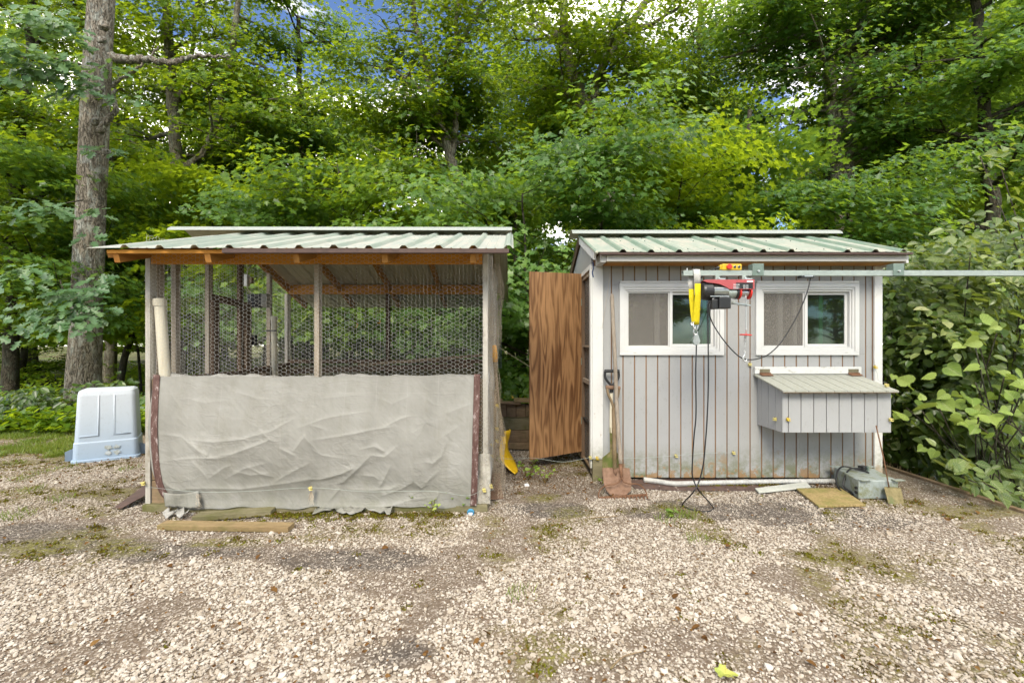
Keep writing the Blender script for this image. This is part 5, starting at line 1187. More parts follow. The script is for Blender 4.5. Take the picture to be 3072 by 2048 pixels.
# snow shovel
def Z6d(x, y, d): return P(900 + x / 2.936, 1080 + y / 2.936, d)
sn = empty('snow_shovel', Z6d(1880, 980, 4.25), 'bright yellow plastic snow shovel leaning beside the run', 'shovel')
MB().tube(smoothcurve([P(1485, 1085, 3.98), P(1492, 1180, 4.02), P(1500, 1250, 4.06), P(1510, 1312, 4.12)], 5), 0.0165, 12).build('handle', M['handle_brown'], sn, smooth=True)
g0, g1 = P(1482, 1035, 3.96), P(1486, 1085, 3.98)
gp_ = MB().tube([g0, g0 + (g1 - g0) * 0.08, g0 + (g1 - g0) * 0.55, g1], [0.012, 0.020, 0.026, 0.022], 12).build('grip', M['orange_grip'], sn, smooth=True)
rows = []
L6 = [(1800, 625, 1846, 605), (1795, 660, 1845, 650), (1770, 710, 1826, 735), (1757, 780, 1834, 790), (1762, 850, 1862, 840), (1790, 910, 1890, 885), (1840, 960, 1904, 915), (1875, 990, 1909, 935), (1893, 1003, 1909, 945)]
for k, (xa, ya, xb, yb) in enumerate(L6):
    t = k / 8; d = 4.16 - 0.05 * t; row = []
    for i in range(9):
        u = i / 8; q = Z6d(xa + (xb - xa) * u, ya + (yb - ya) * u, d + 0.26 * u + 0.10 * math.sin(t * 2.6)); row.append(q + Vector((0.03 * math.sin(u * 3.14) * (1 - 0.3 * t), 0, 0)))
    rows.append(row)
MB().sheet(rows).build('blade', M['shovel_yellow'], sn, smooth=True, thick=0.004)
MB().tube([P(1508, 1306, 4.12), P(1513, 1330, 4.13)], 0.022, 12).build('socket', M['shovel_yellow'], sn)
st = empty('wooden_stake', G(1484, 1405), 'thin brown wooden stake with yellow insulators beside the run', 'stake')
MB().beam(P(1485, 1385, 4.0), P(1486, 1170, 3.96), 0.022, 0.018, (0, 1, 0)).build('stake', M['oldboard'], st)
cord('string', [P(1490, 1035, 3.9), P(1510, 1050, 4.0), P(1545, 1072, 4.2), P(1590, 1100, 4.36)], 0.0018, 'thin tan string stretched from the run to the plywood door', 'netting')
cord('hanging_string', [P(1832, 790, 3.96), P(1828, 840, 3.97), P(1815, 930, 3.985), P(1806, 985, 3.99)], 0.0012, 'thin pale string dangling from the shed eave by the corner', 'netting')

# ------------------------------------------------------------------ storage tote, upside down
tq = Vector((-4.335, 4.905, 0))
tt = empty('storage_tote', (tq.x, tq.y, 0), 'pale blue plastic storage tote standing upside down on gravel', 'tote')
def rrect(w, d, r, n=5):
    o = []
    for cx, cy_, a0 in ((w / 2 - r, d / 2 - r, 0), (-w / 2 + r, d / 2 - r, 90), (-w / 2 + r, -d / 2 + r, 180), (w / 2 - r, -d / 2 + r, 270)):
        for k in range(n + 1): a = math.radians(a0 + 90 * k / n); o.append((cx + r * math.cos(a), cy_ + r * math.sin(a)))
    return o
Rt = Matrix.Rotation(math.radians(34), 3, 'Z') @ Matrix.Scale(0.82, 3, Vector((1, 0, 0)))
def loft(secs, name, mat, parent, cap=True):
    mb = MB(); n_ = len(secs[0][1])
    for z, ring in secs: mb.v += [tuple(Vector((tq.x, tq.y, z)) + Rt @ Vector((x, y, 0))) for x, y in ring]
    for i in range(len(secs) - 1):
        for j in range(n_): mb.f.append((i * n_ + j, i * n_ + (j + 1) % n_, (i + 1) * n_ + (j + 1) % n_, (i + 1) * n_ + j)); mb.m.append(0)
    if cap: mb.f.append(tuple((len(secs) - 1) * n_ + j for j in range(n_))); mb.m.append(0)
    return mb.build(name, mat, parent, smooth=False, bevel=0.004)
body = loft([(0.012, rrect(0.645, 0.46, 0.06)), (0.20, rrect(0.632, 0.445, 0.06)), (0.212, rrect(0.612, 0.43, 0.055)), (0.68, rrect(0.565, 0.385, 0.05)), (0.725, rrect(0.545, 0.365, 0.05)), (0.738, rrect(0.50, 0.32, 0.05))], 'body', M['tote'], tt)
loft([(0.0, rrect(0.675, 0.49, 0.065)), (0.030, rrect(0.675, 0.49, 0.065)), (0.034, rrect(0.650, 0.465, 0.06))], 'rim', M['tote'], tt)
for sgn in (-1, 1):
    mb = MB(); R2 = Rt
    mb.prism([(0.31, 0.02), (0.40, 0.02), (0.40, 0.115), (0.31, 0.15)], (0, -0.13, 0), (sgn, 0, 0), (0, 0, 1), 0.26 * (-sgn) * -1)
    mb.v = [tuple(Vector((tq.x, tq.y, 0)) + Rt @ Vector((x, (y if abs(y) < 0.14 else math.copysign(0.13, y)), z))) for x, y, z in mb.v]
    mb.build('handle', M['tote'], tt, bevel=0.006)
    # raised panel on the front, one each side
    mb = MB(); hw = 0.085
    def fpt(x, z, o=0.004): 
        dep = 0.43 / 2 - (z - 0.212) / 0.468 * 0.0225 + o
        return Vector((tq.x, tq.y, 0)) + Rt @ Vector((x, -dep, z))
    xa, xb = (-0.235, -0.075) if sgn < 0 else (0.075, 0.235)
    mb.tube([fpt(xa if sgn > 0 else xb, 0.68), fpt(xa if sgn > 0 else xb, 0.27), fpt(xb if sgn > 0 else xa - 0.02, 0.27)], 0.006, 6, m=0); mb.build('moulded_rib', M['tote'], body, smooth=True)
mb = MB(); rr = random.Random(4)
for k in range(2):
    for j in range(2):
        cx, cz = 0.02 + k * 0.085, 0.085 + j * 0.055
        poly = [(cx + 0.038 * rr.uniform(0.55, 1.2) * math.cos(a), cz + 0.026 * rr.uniform(0.5, 1.2) * math.sin(a)) for a in np.linspace(0, 6.0, 14)]
        o_ = Vector((tq.x, tq.y, 0)) + Rt @ Vector((0, -0.232, 0)); mb.prism(poly, o_, Rt @ Vector((1, 0, 0)), (0, 0, 1), 0.004)
mb.build('label_remnant', M['sticker'], tt)

# ------------------------------------------------------------------ planks and scraps on the ground
def slab(name, pts, z0, th, mat, label, cat, grp=None, bev=0.003, tilt=None):
    n_ = len(pts); mb = MB(); zt = tilt or [0] * n_
    mb.add([(p.x, p.y, z0 + t) for p, t in zip(pts, zt)] + [(p.x, p.y, z0 + th + t) for p, t in zip(pts, zt)], [tuple(range(n_ - 1, -1, -1)), tuple(range(n_, 2 * n_))] + [(i, (i + 1) % n_, (i + 1) % n_ + n_, i + n_) for i in range(n_)])
    return tag(mb.build(name, mat, None, bevel=bev), label, cat, grp)
a, b = G(470, 1583, 0.02), G(864, 1590, 0.02); a.y -= 0.0; w = Vector((0, 0.09, 0))
slab('timber_offcut', [a, b, b + w, a + w], 0.004, 0.034, M['plank'], 'straight tan timber batten lying on the gravel before the tarp', 'timber', 'timber offcuts by the tarp')
a, b = G(575, 1560, 0.02), G(812, 1542, 0.02); w = Vector((-0.01, 0.10, 0))
slab('timber_offcut', [a, b, b + w, a + w], 0.008, 0.035, M['mossboard'], 'mossy grey timber offcut half sunk beside the tarp', 'timber', 'timber offcuts by the tarp')
slab('plywood_square', [G(2456, 1519, .02), G(2597, 1516, .02), G(2522, 1468, .02), G(2389, 1470, .02)], 0.008, 0.014, M['ply_sq'], 'square of weathered mossy plywood lying before the steel box', 'plywood', None, 0.001, [0.004, 0.006, 0.012, 0.016])
slab('white_board', [G(2276, 1479, .02), G(2432, 1462, .02), G(2419, 1448, .02), G(2265, 1467, .02)], 0.018, 0.013, M['lid_white'], 'short white painted board with green algae by the shed', 'board', None, 0.002)
slab('clear_pane', [G(2340, 1468, .02), G(2452, 1466, .02), G(2388, 1427, .02), G(2284, 1428, .02)], 0.012, 0.005, M['acrylic'], 'grubby clear glass pane lying flat by the shed wall', 'pane', None, 0.0005)
slab('brown_flashing', [G(1905, 1466, .01), G(2060, 1472, .01), G(2290, 1472, .01), G(2300, 1440, .01), G(2000, 1436, .01), G(1880, 1440, .01)], 0.010, 0.004, M['brown_mat'], 'long brown metal flashing strip lying along the shed foot', 'flashing')
slab('brown_flashing', [G(343, 1526, .01), G(362, 1530, .01), G(452, 1500, .01), G(437, 1475, .01)], 0.02, 0.003, M['brown_mat'], 'brown metal flashing offcut beside the run corner', 'flashing', None, 0, [0.0, 0.0, 0.05, 0.05])
slab('brown_flashing', [G(1470, 1500, .01), G(1510, 1496, .01), G(1500, 1420, .01), G(1478, 1420, .01)], 0.012, 0.003, M['rust_brown'], 'rusty brown metal strip lying beside the run corner post', 'flashing')
# perforated white drain strip
dp = empty('drain_strip', G(2200, 1440), 'narrow white perforated plastic strip along the shed foot', 'drain strip')
pts = [G(1932, 1440, .03), G(1965, 1444, .03), G(2025, 1452, .03), G(2100, 1450, .03), G(2300, 1446, .03), G(2500, 1444, .03)]
pts = [Vector((p.x, min(p.y, YW - 0.06), 0.035)) for p in pts]; sm = smoothcurve(pts, 5)
MB().tube(sm, 0.020, 10).build('strip', M['pipe'], dp, smooth=True)
mb = MB(); 
for i in range(110):
    t = i / 109; p = Vector((np.interp(t * (len(sm) - 1), range(len(sm)), [q.x for q in sm]), np.interp(t * (len(sm) - 1), range(len(sm)), [q.y for q in sm]), 0.035)); mb.tube([p + Vector((-0.002, 0, 0)), p + Vector((0.002, 0, 0))], 0.0225, 8)
mb.build('ridges', M['fascia'], dp)
# galvanised box with cable on top
gx = empty('steel_box', (2.92, 3.74, 0), 'grey galvanised steel box with open lugs standing by the shed', 'steel box')
corn = [Vector((2.70, 3.545, 0)), Vector((3.01, 3.545, 0)), Vector((3.096, 3.935, 0)), Vector((2.785, 3.935, 0))]
mb = MB(); mb.add([tuple(c + Vector((0, 0, 0.005))) for c in corn] + [tuple(c + Vector((0, 0, 0.150))) for c in corn], [(3, 2, 1, 0), (4, 5, 6, 7), (0, 1, 5, 4), (1, 2, 6, 5), (2, 3, 7, 6), (3, 0, 4, 7)]); mb.build('body', M['box_metal'], gx, bevel=0.007)
for cx, cy_ in ((2.745, 3.54), (3.00, 3.535), (2.79, 3.93), (3.08, 3.925)): 
    MB().box((cx, cy_, 0.155), (0.085, 0.042, 0.006), Matrix.Rotation(0.12, 3, 'Z')).build('lug', M['box_metal'], gx, bevel=0.002)
for (x, y, z) in ((2.697, 3.57, 0.05), (2.697, 3.57, 0.085), (2.745, 3.75, 0.10)):
    MB().tube([(x + 0.012, y, z), (x - 0.004, y, z)], 0.011, 12).build('bolt_hole', M['black_rubber'], gx)
cord('coiled_cable', [(2.93, 3.80, 0.170), (2.86, 3.80, 0.175), (2.80, 3.78, 0.168), (2.735, 3.74, 0.12), (2.70, 3.70, 0.05), (2.72, 3.63, 0.02), (2.66, 3.62, 0.012), (2.655, 3.72, 0.06), (2.72, 3.80, 0.15), (2.80, 3.84, 0.178), (2.88, 3.78, 0.166), (2.92, 3.72, 0.160)], 0.0065, 'black cable coiled over the end of the steel box')
cp = empty('cable_plug', (2.93, 3.80, 0.156), 'black cable plug resting on the steel box', 'plug')
MB().box((2.94, 3.81, 0.175), (0.06, 0.05, 0.035), Matrix.Rotation(0.3, 3, 'Z')).build('housing', M['black_plastic'], cp, bevel=0.005)
for k in (0, 1): MB().tube([(2.955 + 0.0 * k, 3.785, 0.166 + 0.018 * k), (2.957, 3.775, 0.166 + 0.018 * k)], 0.010, 12).build('socket', M['galv_dark'], cp)
# ash pan on a rod
ap = empty('ash_shovel', G(2690, 1515), 'small brassy ash shovel with long thin rusty rod', 'shovel')
def Z8(x, y, d): return P(2270 + x / 2.936, 1080 + y / 2.936, d)
rows = []
for j in range(7):
    t = j / 6; xl, xr = 1103 + 45 * t, 1250 + 38 * t; yl, yr = 1112 + 168 * t, 1118 + 178 * t; d = 3.53 - 0.09 * t
    rows.append([Z8(xl + (xr - xl) * i / 8, yl + (yr - yl) * i / 8, d) + Vector((0, -0.022 * abs(2 * i / 8 - 1) ** 4, 0)) for i in range(9)])
MB().sheet(rows).build('pan', M['ash_pan'], ap, smooth=True, thick=0.0025)
MB().tube([Z8(1165, 1118, 3.52), Z8(1120, 870, 3.56), Z8(1052, 575, 3.60)], 0.0045, 8).build('rod', M['rust'], ap, smooth=True)
# fence insulators and wire
def insulator(p, label, mat='yellow_insulator', face='y', grp='yellow electric fence insulators'):
    o = empty('fence_insulator', p, label, 'insulator', grp); f = 1 if face == 'y' else 0
    def bb(dx, dy, dz, sx, sy, sz, nm, m):
        if not f: dx, dy = dy, dx; sx, sy = sy, sx
        MB().box(p + Vector((dx, dy, dz)), (sx, sy, sz)).build(nm, M[m], o, bevel=0.002)
    k = 0.8
    bb(0, -0.006 * k, 0, 0.018 * k, 0.012 * k, 0.034 * k, 'base', mat); bb(0.0, -0.022 * k, 0.008 * k, 0.036 * k, 0.018 * k, 0.010 * k, 'flange', mat); bb(0.006 * k, -0.022 * k, -0.010 * k, 0.030 * k, 0.018 * k, 0.009 * k, 'flange', mat)
    bb(-0.004 * k, -0.022 * k, -0.001 * k, 0.012 * k, 0.012 * k, 0.010 * k, 'neck', mat); bb(0, -0.014 * k, 0.021 * k, 0.008 * k, 0.008 * k, 0.008 * k, 'nail', 'rust')
    return o
FI = [((1770, 1371), YW - 0.03, 'pale yellow fence insulator on the shed corner post, outer of two', 'pale_insulator'), ((1790, 1373), YW - 0.03, 'bright yellow fence insulator on the shed corner post foot', 'yellow_insulator'),
      ((2026, 1366), YW - 0.009, 'yellow fence insulator low on the shed wall below the hoist sling', 'pale_insulator'), ((2198, 1357), YW - 0.009, 'yellow fence insulator low on the shed wall beside the nest box', 'pale_insulator'),
      ((2247, 1093), YW - 0.009, 'yellow fence insulator on the wall just above the nest box cleat', 'pale_insulator'), ((2361, 1257), NY - 0.001, 'bright yellow fence insulator on the nest box front corner', 'yellow_insulator'),
      ((2668, 1258), NY - 0.001, 'pale yellow fence insulator at the nest box far front end', 'pale_insulator'), ((2622, 1101), YW - 0.031, 'yellow fence insulator on the white shed corner trim above the box lid', 'yellow_insulator'),
      ((434, 1448), YF - 0.001, 'pale yellow fence insulator low on the run corner post by the tote', 'pale_insulator'), ((934, 1463), YT - 0.03, 'yellow fence insulator pinching the tarp at its middle', 'pale_insulator'),
      ((1452, 1468), YF - 0.012, 'pale yellow fence insulator beside the tarp brown hem foot', 'pale_insulator'), ((1472, 1456), YF + 0.05, 'pale yellow fence insulator on the run corner post foot', 'pale_insulator'),
      ((1476, 1334), 3.85, 'yellow fence insulator on the run side, upper of two', 'yellow_insulator'), ((1476, 1366), 3.85, 'yellow fence insulator on the run side, lower of two', 'yellow_insulator'),
      ((1491, 1216), 3.955, 'yellow fence insulator at the top of the wooden stake', 'yellow_insulator'), ((1491, 1285), 3.97, 'yellow fence insulator halfway down the wooden stake', 'yellow_insulator'), ((1491, 1322), 3.975, 'yellow fence insulator near the foot of the wooden stake', 'yellow_insulator')]
for (px, py), d, lab, m in FI: insulator(P(px, py, d), lab, m)
insulator(Vector((2.160, 3.72, P(0, 1258, 3.7).z)), 'pale yellow fence insulator on the nest box side wall', 'pale_insulator', 'x')
insulator(Vector((3.0, 3.66, 0.88)), 'pale yellow fence insulator standing on the nest box lid', 'pale_insulator')
insulator(Vector((P(1537, 0, 5.15).x, 5.15, 0.612)), 'small yellow fence insulator on top of the planter box', 'yellow_insulator')
wv = lambda pts, n, lab: tag(MB().tube(smoothcurve(pts, 6), 0.0013, 4).build('fence_wire', M['galv'], None, smooth=True), lab, 'wire', 'electric fence wires')
wv([P(442, 1460, YT - 0.04), P(600, 1475, YT - 0.07), P(760, 1472, YT - 0.06), P(934, 1462, YT - 0.05), P(1100, 1474, YT - 0.07), P(1290, 1472, YT - 0.06), P(1400, 1486, YT - 0.05), P(1450, 1468, YF - 0.03), P(1472, 1470, YF + 0.02), P(1482, 1466, YF + 0.05)], 0, 'thin fence wire strung across the lower tarp')
wv([P(1478, 1372, 3.83), P(1540, 1376, 3.9), P(1600, 1373, 4.0), P(1690, 1385, 4.0), P(1768, 1372, YW - 0.06), P(1792, 1374, YW - 0.055), P(1900, 1374, YW - 0.05), P(2026, 1366, YW - 0.04), P(2110, 1359, YW - 0.03), P(2198, 1357, YW - 0.035)], 0, 'thin fence wire crossing the gap to the shed wall')
wv([P(2622, 1103, YW - 0.05), P(2632, 1120, YW - 0.06), P(2636, 1140, YW - 0.10), Vector((3.0, 3.64, 0.90))], 0, 'thin fence wire looping down to the nest box lid')
wv([P(1491, 1218, 3.93), P(1497, 1240, 3.93), P(1492, 1285, 3.945), P(1496, 1300, 3.94), P(1491, 1322, 3.95), P(1484, 1350, 3.9), P(1480, 1400, 3.8), P(1484, 1440, 3.6), P(1476, 1462, YF + 0.03)], 0, 'thin fence wire looping down the wooden stake')
# bottle cap, white stone, stick, fallen leaf
bc = empty('bottle_cap', G(1412, 1535), 'small blue plastic bottle cap below the tarp corner', 'cap'); q = G(1412, 1537, 0.02)
MB().tube([q + Vector((0, -0.012, 0)), q + Vector((0, 0.004, 0.004))], [0.024, 0.026], 16).build('cap', M['blue_plastic'], bc)
MB().tube([q + Vector((0, -0.0135, 0)), q + Vector((0, -0.012, 0.0))], [0.014, 0.016], 16).build('disc', M['white_mark'], bc)
def rock(name, p, r, sc, label, cat, mat, seed):
    bm = bmesh.new(); bmesh.ops.create_icosphere(bm, subdivisions=2, radius=r)
    for v in bm.verts: v.co *= 1 + 0.35 * mnoise.noise(v.co * (1.2 / r) + Vector((seed, 0, 0))); v.co = Vector((v.co.x * sc[0], v.co.y * sc[1], v.co.z * sc[2])) + p
    me = bpy.data.meshes.new(name); bm.to_mesh(me); bm.free(); me.materials.append(mat); return tag(link_mesh(name, me), label, cat)
rock('white_stone', G(1580, 1458) + Vector((0, 0, 0.01)), 0.02, (1.1, 0.8, 0.7), 'single larger white stone beside the weeds in the gap', 'stone', M['white_mark'], 3)
tw = smoothcurve([G(1832, 2005, .015), G(1850, 1985, .02), G(1872, 1968, .018), G(1905, 1958, .012), G(1925, 1954, .012)], 5)
tag(MB().tube(tw, [0.0045 - 0.0025 * i / len(tw) for i in range(len(tw))], 6).build('twig', M['handle_brown'], None, smooth=True), 'short curved brown twig lying on the white gravel', 'twig')
tag(MB().tube([G(1772, 1553, .012), G(1812, 1550, .012), G(1850, 1548, .012)], 0.0028, 5).build('twig', M['plank'], None, smooth=True), 'thin straight straw stalk lying before the rake', 'twig')
def maple_outline(): return [(0, 0), (0.20, -0.06), (0.42, -0.02), (0.34, 0.14), (0.60, 0.30), (0.50, 0.40), (0.56, 0.58), (0.34, 0.52), (0.22, 0.62), (0.20, 0.86), (0.0, 1.0), (-0.18, 0.84), (-0.24, 0.62), (-0.36, 0.54), (-0.58, 0.62), (-0.50, 0.42), (-0.62, 0.30), (-0.36, 0.14), (-0.44, -0.02), (-0.20, -0.06)]
fl = MB(); c = G(2195, 2022, 0.02); sz = 0.080
pts = [(c.x - 0.05 + sz * y * 0.95, c.y + sz * x * 0.75, 0.024 + 0.010 * abs(x) + 0.006 * math.sin(y * 5)) for x, y in maple_outline()]
fl.add([(c.x - 0.05 + sz * 0.35, c.y, 0.022)] + pts, [(0, i + 1, (i + 1) % len(pts) + 1) for i in range(len(pts))])
s_ = S('yellow_leaf', 0.5, 0.3); v_ = s_.co(); s_.col(s_.ramp(s_.noise(v_, 12, 4, 0.6), [(0.4, (0.26, 0.31, 0.06)), (0.6, (0.38, 0.37, 0.08)), (0.72, (0.32, 0.17, 0.05))]))
tag(fl.build('fallen_leaf', s_.m, None), 'yellow green maple leaf fallen on the white gravel', 'leaf')
# ------------------------------------------------------------------ leaves and trees
def tmpl_maple():      # two halves folded at the midrib, jagged lobes
    r = [(0.0, 0.0, 0.0), (0.40, 0.05, 0.06), (0.24, 0.25, 0.04), (0.56, 0.50, 0.03), (0.22, 0.60, 0.03), (0.0, 1.0, -0.08)]
    v = r + [(-x, y, z) for x, y, z in r[1:5]]
    return np.array(v), [[0, 1, 2, 3, 4, 5], [0, 5, 9, 8, 7, 6]]
def tmpl_kite():
    return np.array([(0, 0, 0), (0.38, 0.42, 0.05), (0, 1, -0.04), (-0.38, 0.42, 0.05)]), [[0, 1, 2, 3]]
def tmpl_ovate():
    r = [(0, 0, 0), (0.26, 0.16, 0.07), (0.34, 0.42, 0.08), (0.20, 0.76, 0.04), (0, 1.0, -0.10)]
    return np.array(r + [(-x, y, z) for x, y, z in r[1:4]]), [[0, 1, 2, 3, 4], [0, 4, 7, 6, 5]]
def tmpl_heart():
    r = [(0, 0, 0), (0.16, -0.10, 0.05), (0.40, -0.04, 0.13), (0.52, 0.20, 0.12), (0.44, 0.44, 0.12), (0.34, 0.56, 0.05), (0.16, 0.72, 0.0), (0, 0.92, -0.14)]
    return np.array(r + [(-x, y, z) for x, y, z in r[1:7]]), [[0, 1, 2, 3, 4, 5, 6, 7], [0, 7, 13, 12, 11, 10, 9, 8]]
def tmpl_oak():
    r = [(0, 0, 0), (0.10, 0.14, 0.02), (0.32, 0.22, 0.05), (0.12, 0.36, 0.02), (0.40, 0.56, 0.05), (0.14, 0.64, 0.02), (0.26, 0.86, 0.03), (0, 1.0, -0.05)]
    return np.array(r + [(-x, y, z) for x, y, z in r[1:7]]), [[0, 1, 2, 3, 4, 5, 6, 7], [0, 7, 13, 12, 11, 10, 9, 8]]
def tmpl_blade():
    return np.array([(-0.035, 0, 0), (0.035, 0, 0), (0.02, 0.6, 0.04), (0, 1, 0.16)]), [[0, 1, 2, 3]]
def leaves_mesh(name, Pn, N, T, Sz, tmpl, mat):
    tv, tf = tmpl; N = N / (np.linalg.norm(N, axis=1)[:, None] + 1e-9); B = np.cross(T, N); B /= np.linalg.norm(B, axis=1)[:, None] + 1e-9; T2 = np.cross(N, B)
    n, k = len(Pn), len(tv)
    V = Pn[:, None, :] + Sz[:, None, None] * (tv[None, :, 0:1] * B[:, None, :] + tv[None, :, 1:2] * T2[:, None, :] + tv[None, :, 2:3] * N[:, None, :])
    fl_ = np.concatenate([np.array(f) for f in tf]); tot = np.tile(np.array([len(f) for f in tf]), n)
    L = (np.arange(n)[:, None] * k + fl_[None]).ravel()
    return fast_mesh(name, V.reshape(-1, 3), L, tot, mat)
class Crown:
    def __init__(s, rg): s.rg = rg; s.p = []; s.n = []; s.t = []; s.s = []
    def spray(s, c, R, n, size, tilt=(0, 0), flat=0.065, droop=0.2, face=-0.55):
        rg = s.rg; a = rg.random(n) * 6.2832; r = R * np.sqrt(rg.random(n)); ex = 0.75 + 0.5 * rg.random(); 
        x, y = r * np.cos(a) * ex, r * np.sin(a) / ex; z = -droop * r * r / R + rg.normal(0, flat * R, n) + tilt[0] * x + tilt[1] * y
        s.p.append(np.stack([c[0] + x, c[1] + y, c[2] + z], -1))
        nn = np.stack([0.35 * np.cos(a) * r / R - tilt[0], 0.35 * np.sin(a) * r / R - tilt[1] + face, np.ones(n)], -1) + rg.normal(0, 0.40, (n, 3)); s.n.append(nn)
        s.t.append(np.stack([np.cos(a), np.sin(a), -0.5 * np.ones(n)], -1) + rg.normal(0, 0.55, (n, 3))); s.s.append(size * (0.65 + 0.6 * rg.random(n)))
    def mesh(s, name, tmpl, mat, off):
        return leaves_mesh(name, np.concatenate(s.p) - np.array(tuple(off)), np.concatenate(s.n), np.concatenate(s.t), np.concatenate(s.s), tmpl, mat)
def project(p): return 1536 + p[0] * F / p[1], HOR - (p[2] - EYE) * F / p[1]
GAPS = [(1130, 60, 55, 70, .9), (1160, 210, 50, 60, .9), (1190, 440, 65, 65, .9), (1265, 215, 45, 40, .9), (450, 150, 22, 60, .8), (1960, 20, 60, 40, .7), (1760, 600, 45, 45, .8), (2420, 430, 70, 45, .85), (2130, 590, 60, 45, .8), (2760, 180, 60, 50, .75), (205, 330, 40, 50, .8), (2450, 70, 25, 40, .7), (720, 60, 20, 30, .7), (1720, 430, 60, 30, .6), (860, 330, 30, 40, .5), (2070, 230, 40, 60, .6)]
def gap_ok(p, rg, k=1.0):
    if p[1] < 3: return True
    x, y = project(p)
    for gx_, gy_, rx, ry, pr in GAPS:
        if ((x - gx_) / rx) ** 2 + ((y - gy_) / ry) ** 2 < 1.0 and rg.random() < pr * k: return False
    return True
def make_tree(name, base, stems, rg, zr, n_limb, lrange, spray_r, per, size, tmpl, leafm, barkm, rise=(0.05, 0.6), gaps=True, forward=0.0, nsub=4, wig=0.05, thin=1.0):
    """stems: [(points, r0, r1)]; limbs grow off the stems, flat sprays of leaves off the limbs"""
    root = empty(name, base); tm, bm_ = MB(), MB(); cr = Crown(rg); segs = []
    for pts, r0, r1 in stems:
        sm = smoothcurve(pts, 6); n_ = len(sm)
        sm = [p + Vector((rg.normal(0, wig * 0.4), rg.normal(0, wig * 0.4), 0)) if 0 < i < n_ - 1 else p for i, p in enumerate(sm)]
        flare = lambda i: 1 + 0.45 * math.exp(-(sm[i].z - sm[0].z) / 0.35) if pts is stems[0][0] else 1
        tm.tube(sm, [(r0 + (r1 - r0) * i / (n_ - 1)) * flare(i) for i in range(n_)], 14)
        for i in range(n_ - 1): segs.append((sm[i], sm[i + 1], r0 + (r1 - r0) * i / (n_ - 1)))
    cand = [q for q in segs if zr[0] <= q[0].z <= zr[1]]
    for k in range(n_limb):
        a_, b_, rr = cand[int(rg.random() * len(cand))]; p = a_ + (b_ - a_) * float(rg.random())
        az = rg.random() * 6.2832; h = (p.z - zr[0]) / max(0.1, zr[1] - zr[0])
        L = (lrange[0] + (lrange[1] - lrange[0]) * float(rg.random())) * (1.0 - 0.35 * h)
        
        if rg.random() < 0.5 * h * thin: continue
        rs = rise[0] + (rise[1] - rise[0]) * float(rg.random()); d = Vector((math.cos(az), math.sin(az) - forward, rs)).normalized()
        pts = [p]; q = p.copy(); dd = d.copy()
        for i in range(6):
            q = q + dd * (L / 6); pts.append(q.copy()); dd = (dd + Vector((rg.normal(0, 0.14), rg.normal(0, 0.14), rg.normal(-0.03, 0.10)))).normalized()
        r0 = min(rr * 0.5, 0.018 + 0.016 * L); bm_.tube(pts, [r0 + (0.005 - r0) * i / 6 for i in range(7)], 6)
        ends = [pts[-1], pts[4]]
        for j in range(nsub):
            t = 0.3 + 0.65 * float(rg.random()); i = min(5, int(t * 6)); s0 = pts[i] + (pts[i + 1] - pts[i]) * (t * 6 - i)
            side = 1 if j % 2 else -1; ang = side * (0.6 + 0.7 * float(rg.random())); dv_ = (Matrix.Rotation(ang, 3, 'Z') @ dd); dv_.z = float(rg.normal(0.1, 0.18)); e = s0 + dv_.normalized() * (L * (0.22 + 0.25 * float(rg.random())))
            mid = (s0 + e) / 2 + Vector((0, 0, float(rg.normal(0.03, 0.05)))); bm_.tube([s0, mid, e], [r0 * 0.4, r0 * 0.28, 0.003], 5); ends += [e, mid]
        for e in ends:
            R = spray_r * (0.6 + 0.7 * float(rg.random()))
            if gaps and not gap_ok(e, rg): continue
            cr.spray(e, R, int(per * (R / spray_r) ** 2 * (0.7 + 0.6 * rg.random())), size, (rg.normal(0, 0.16), rg.normal(0, 0.16)))
    tr = tm.build('trunk', barkm, root, smooth=True, fix=False)
    bm_.build('branches', barkm, tr, smooth=True, fix=False)
    if cr.p:
        me = cr.mesh('crown', tmpl, leafm, base); link_mesh('crown', me, root)
    return root
RG = np.random.default_rng(11)
K, MP, OV, HT, OK_ = tmpl_kite(), tmpl_maple(), tmpl_ovate(), tmpl_heart(), tmpl_oak()
def PP(L, d): return [P(x, y, d) for x, y in L]
nleaf = 0
# hero maples: trunks read off the photograph
d = 11.0; b = P(530, 0, d); b.z = -0.1
t1 = make_tree('maple_tree', b, [([b] + PP([(532, 700), (526, 370), (505, 150), (498, -60), (490, -300)], d), 0.17, 0.06), (PP([(528, 520), (600, 470), (645, 380), (690, 170), (720, -40), (735, -300)], d), 0.10, 0.05), (PP([(524, 300), (560, 250), (580, 100), (620, -150)], d), 0.07, 0.03)], RG, (2.6, 11.5), 60, (1.3, 3.1), 0.68, 62, 0.110, MP, M['leaf'], M['bark'], forward=-0.35)
tag(t1, 'tall slim forked maple rising behind the run, next to the oak', 'tree', 'maples behind the buildings')
d = 9.6; b = P(1395, 0, d); b.z = -0.1
t2 = make_tree('maple_tree', b, [([b] + PP([(1390, 700), (1376, 560), (1345, 450), (1310, 330), (1280, 200), (1240, 50), (1225, -150)], d), 0.13, 0.04), (PP([(1352, 470), (1366, 400), (1370, 250), (1372, 0), (1380, -200)], d), 0.075, 0.03), (PP([(1310, 330), (1280, 285), (1180, 210), (1100, 205)], d), 0.05, 0.015), (PP([(1330, 420), (1240, 405), (1130, 395)], d), 0.05, 0.015), (PP([(1372, 150), (1420, 60), (1480, -40)], d), 0.05, 0.02)], RG, (2.6, 10.3), 58, (1.0, 2.4), 0.58, 58, 0.105, MP, M['leaf'], M['bark'], forward=-0.35)
tag(t2, 'leaning grey maple that forks low behind the gap between the buildings', 'tree', 'maples behind the buildings')
d = 12.0; b = P(1810, 0, d); b.z = -0.1
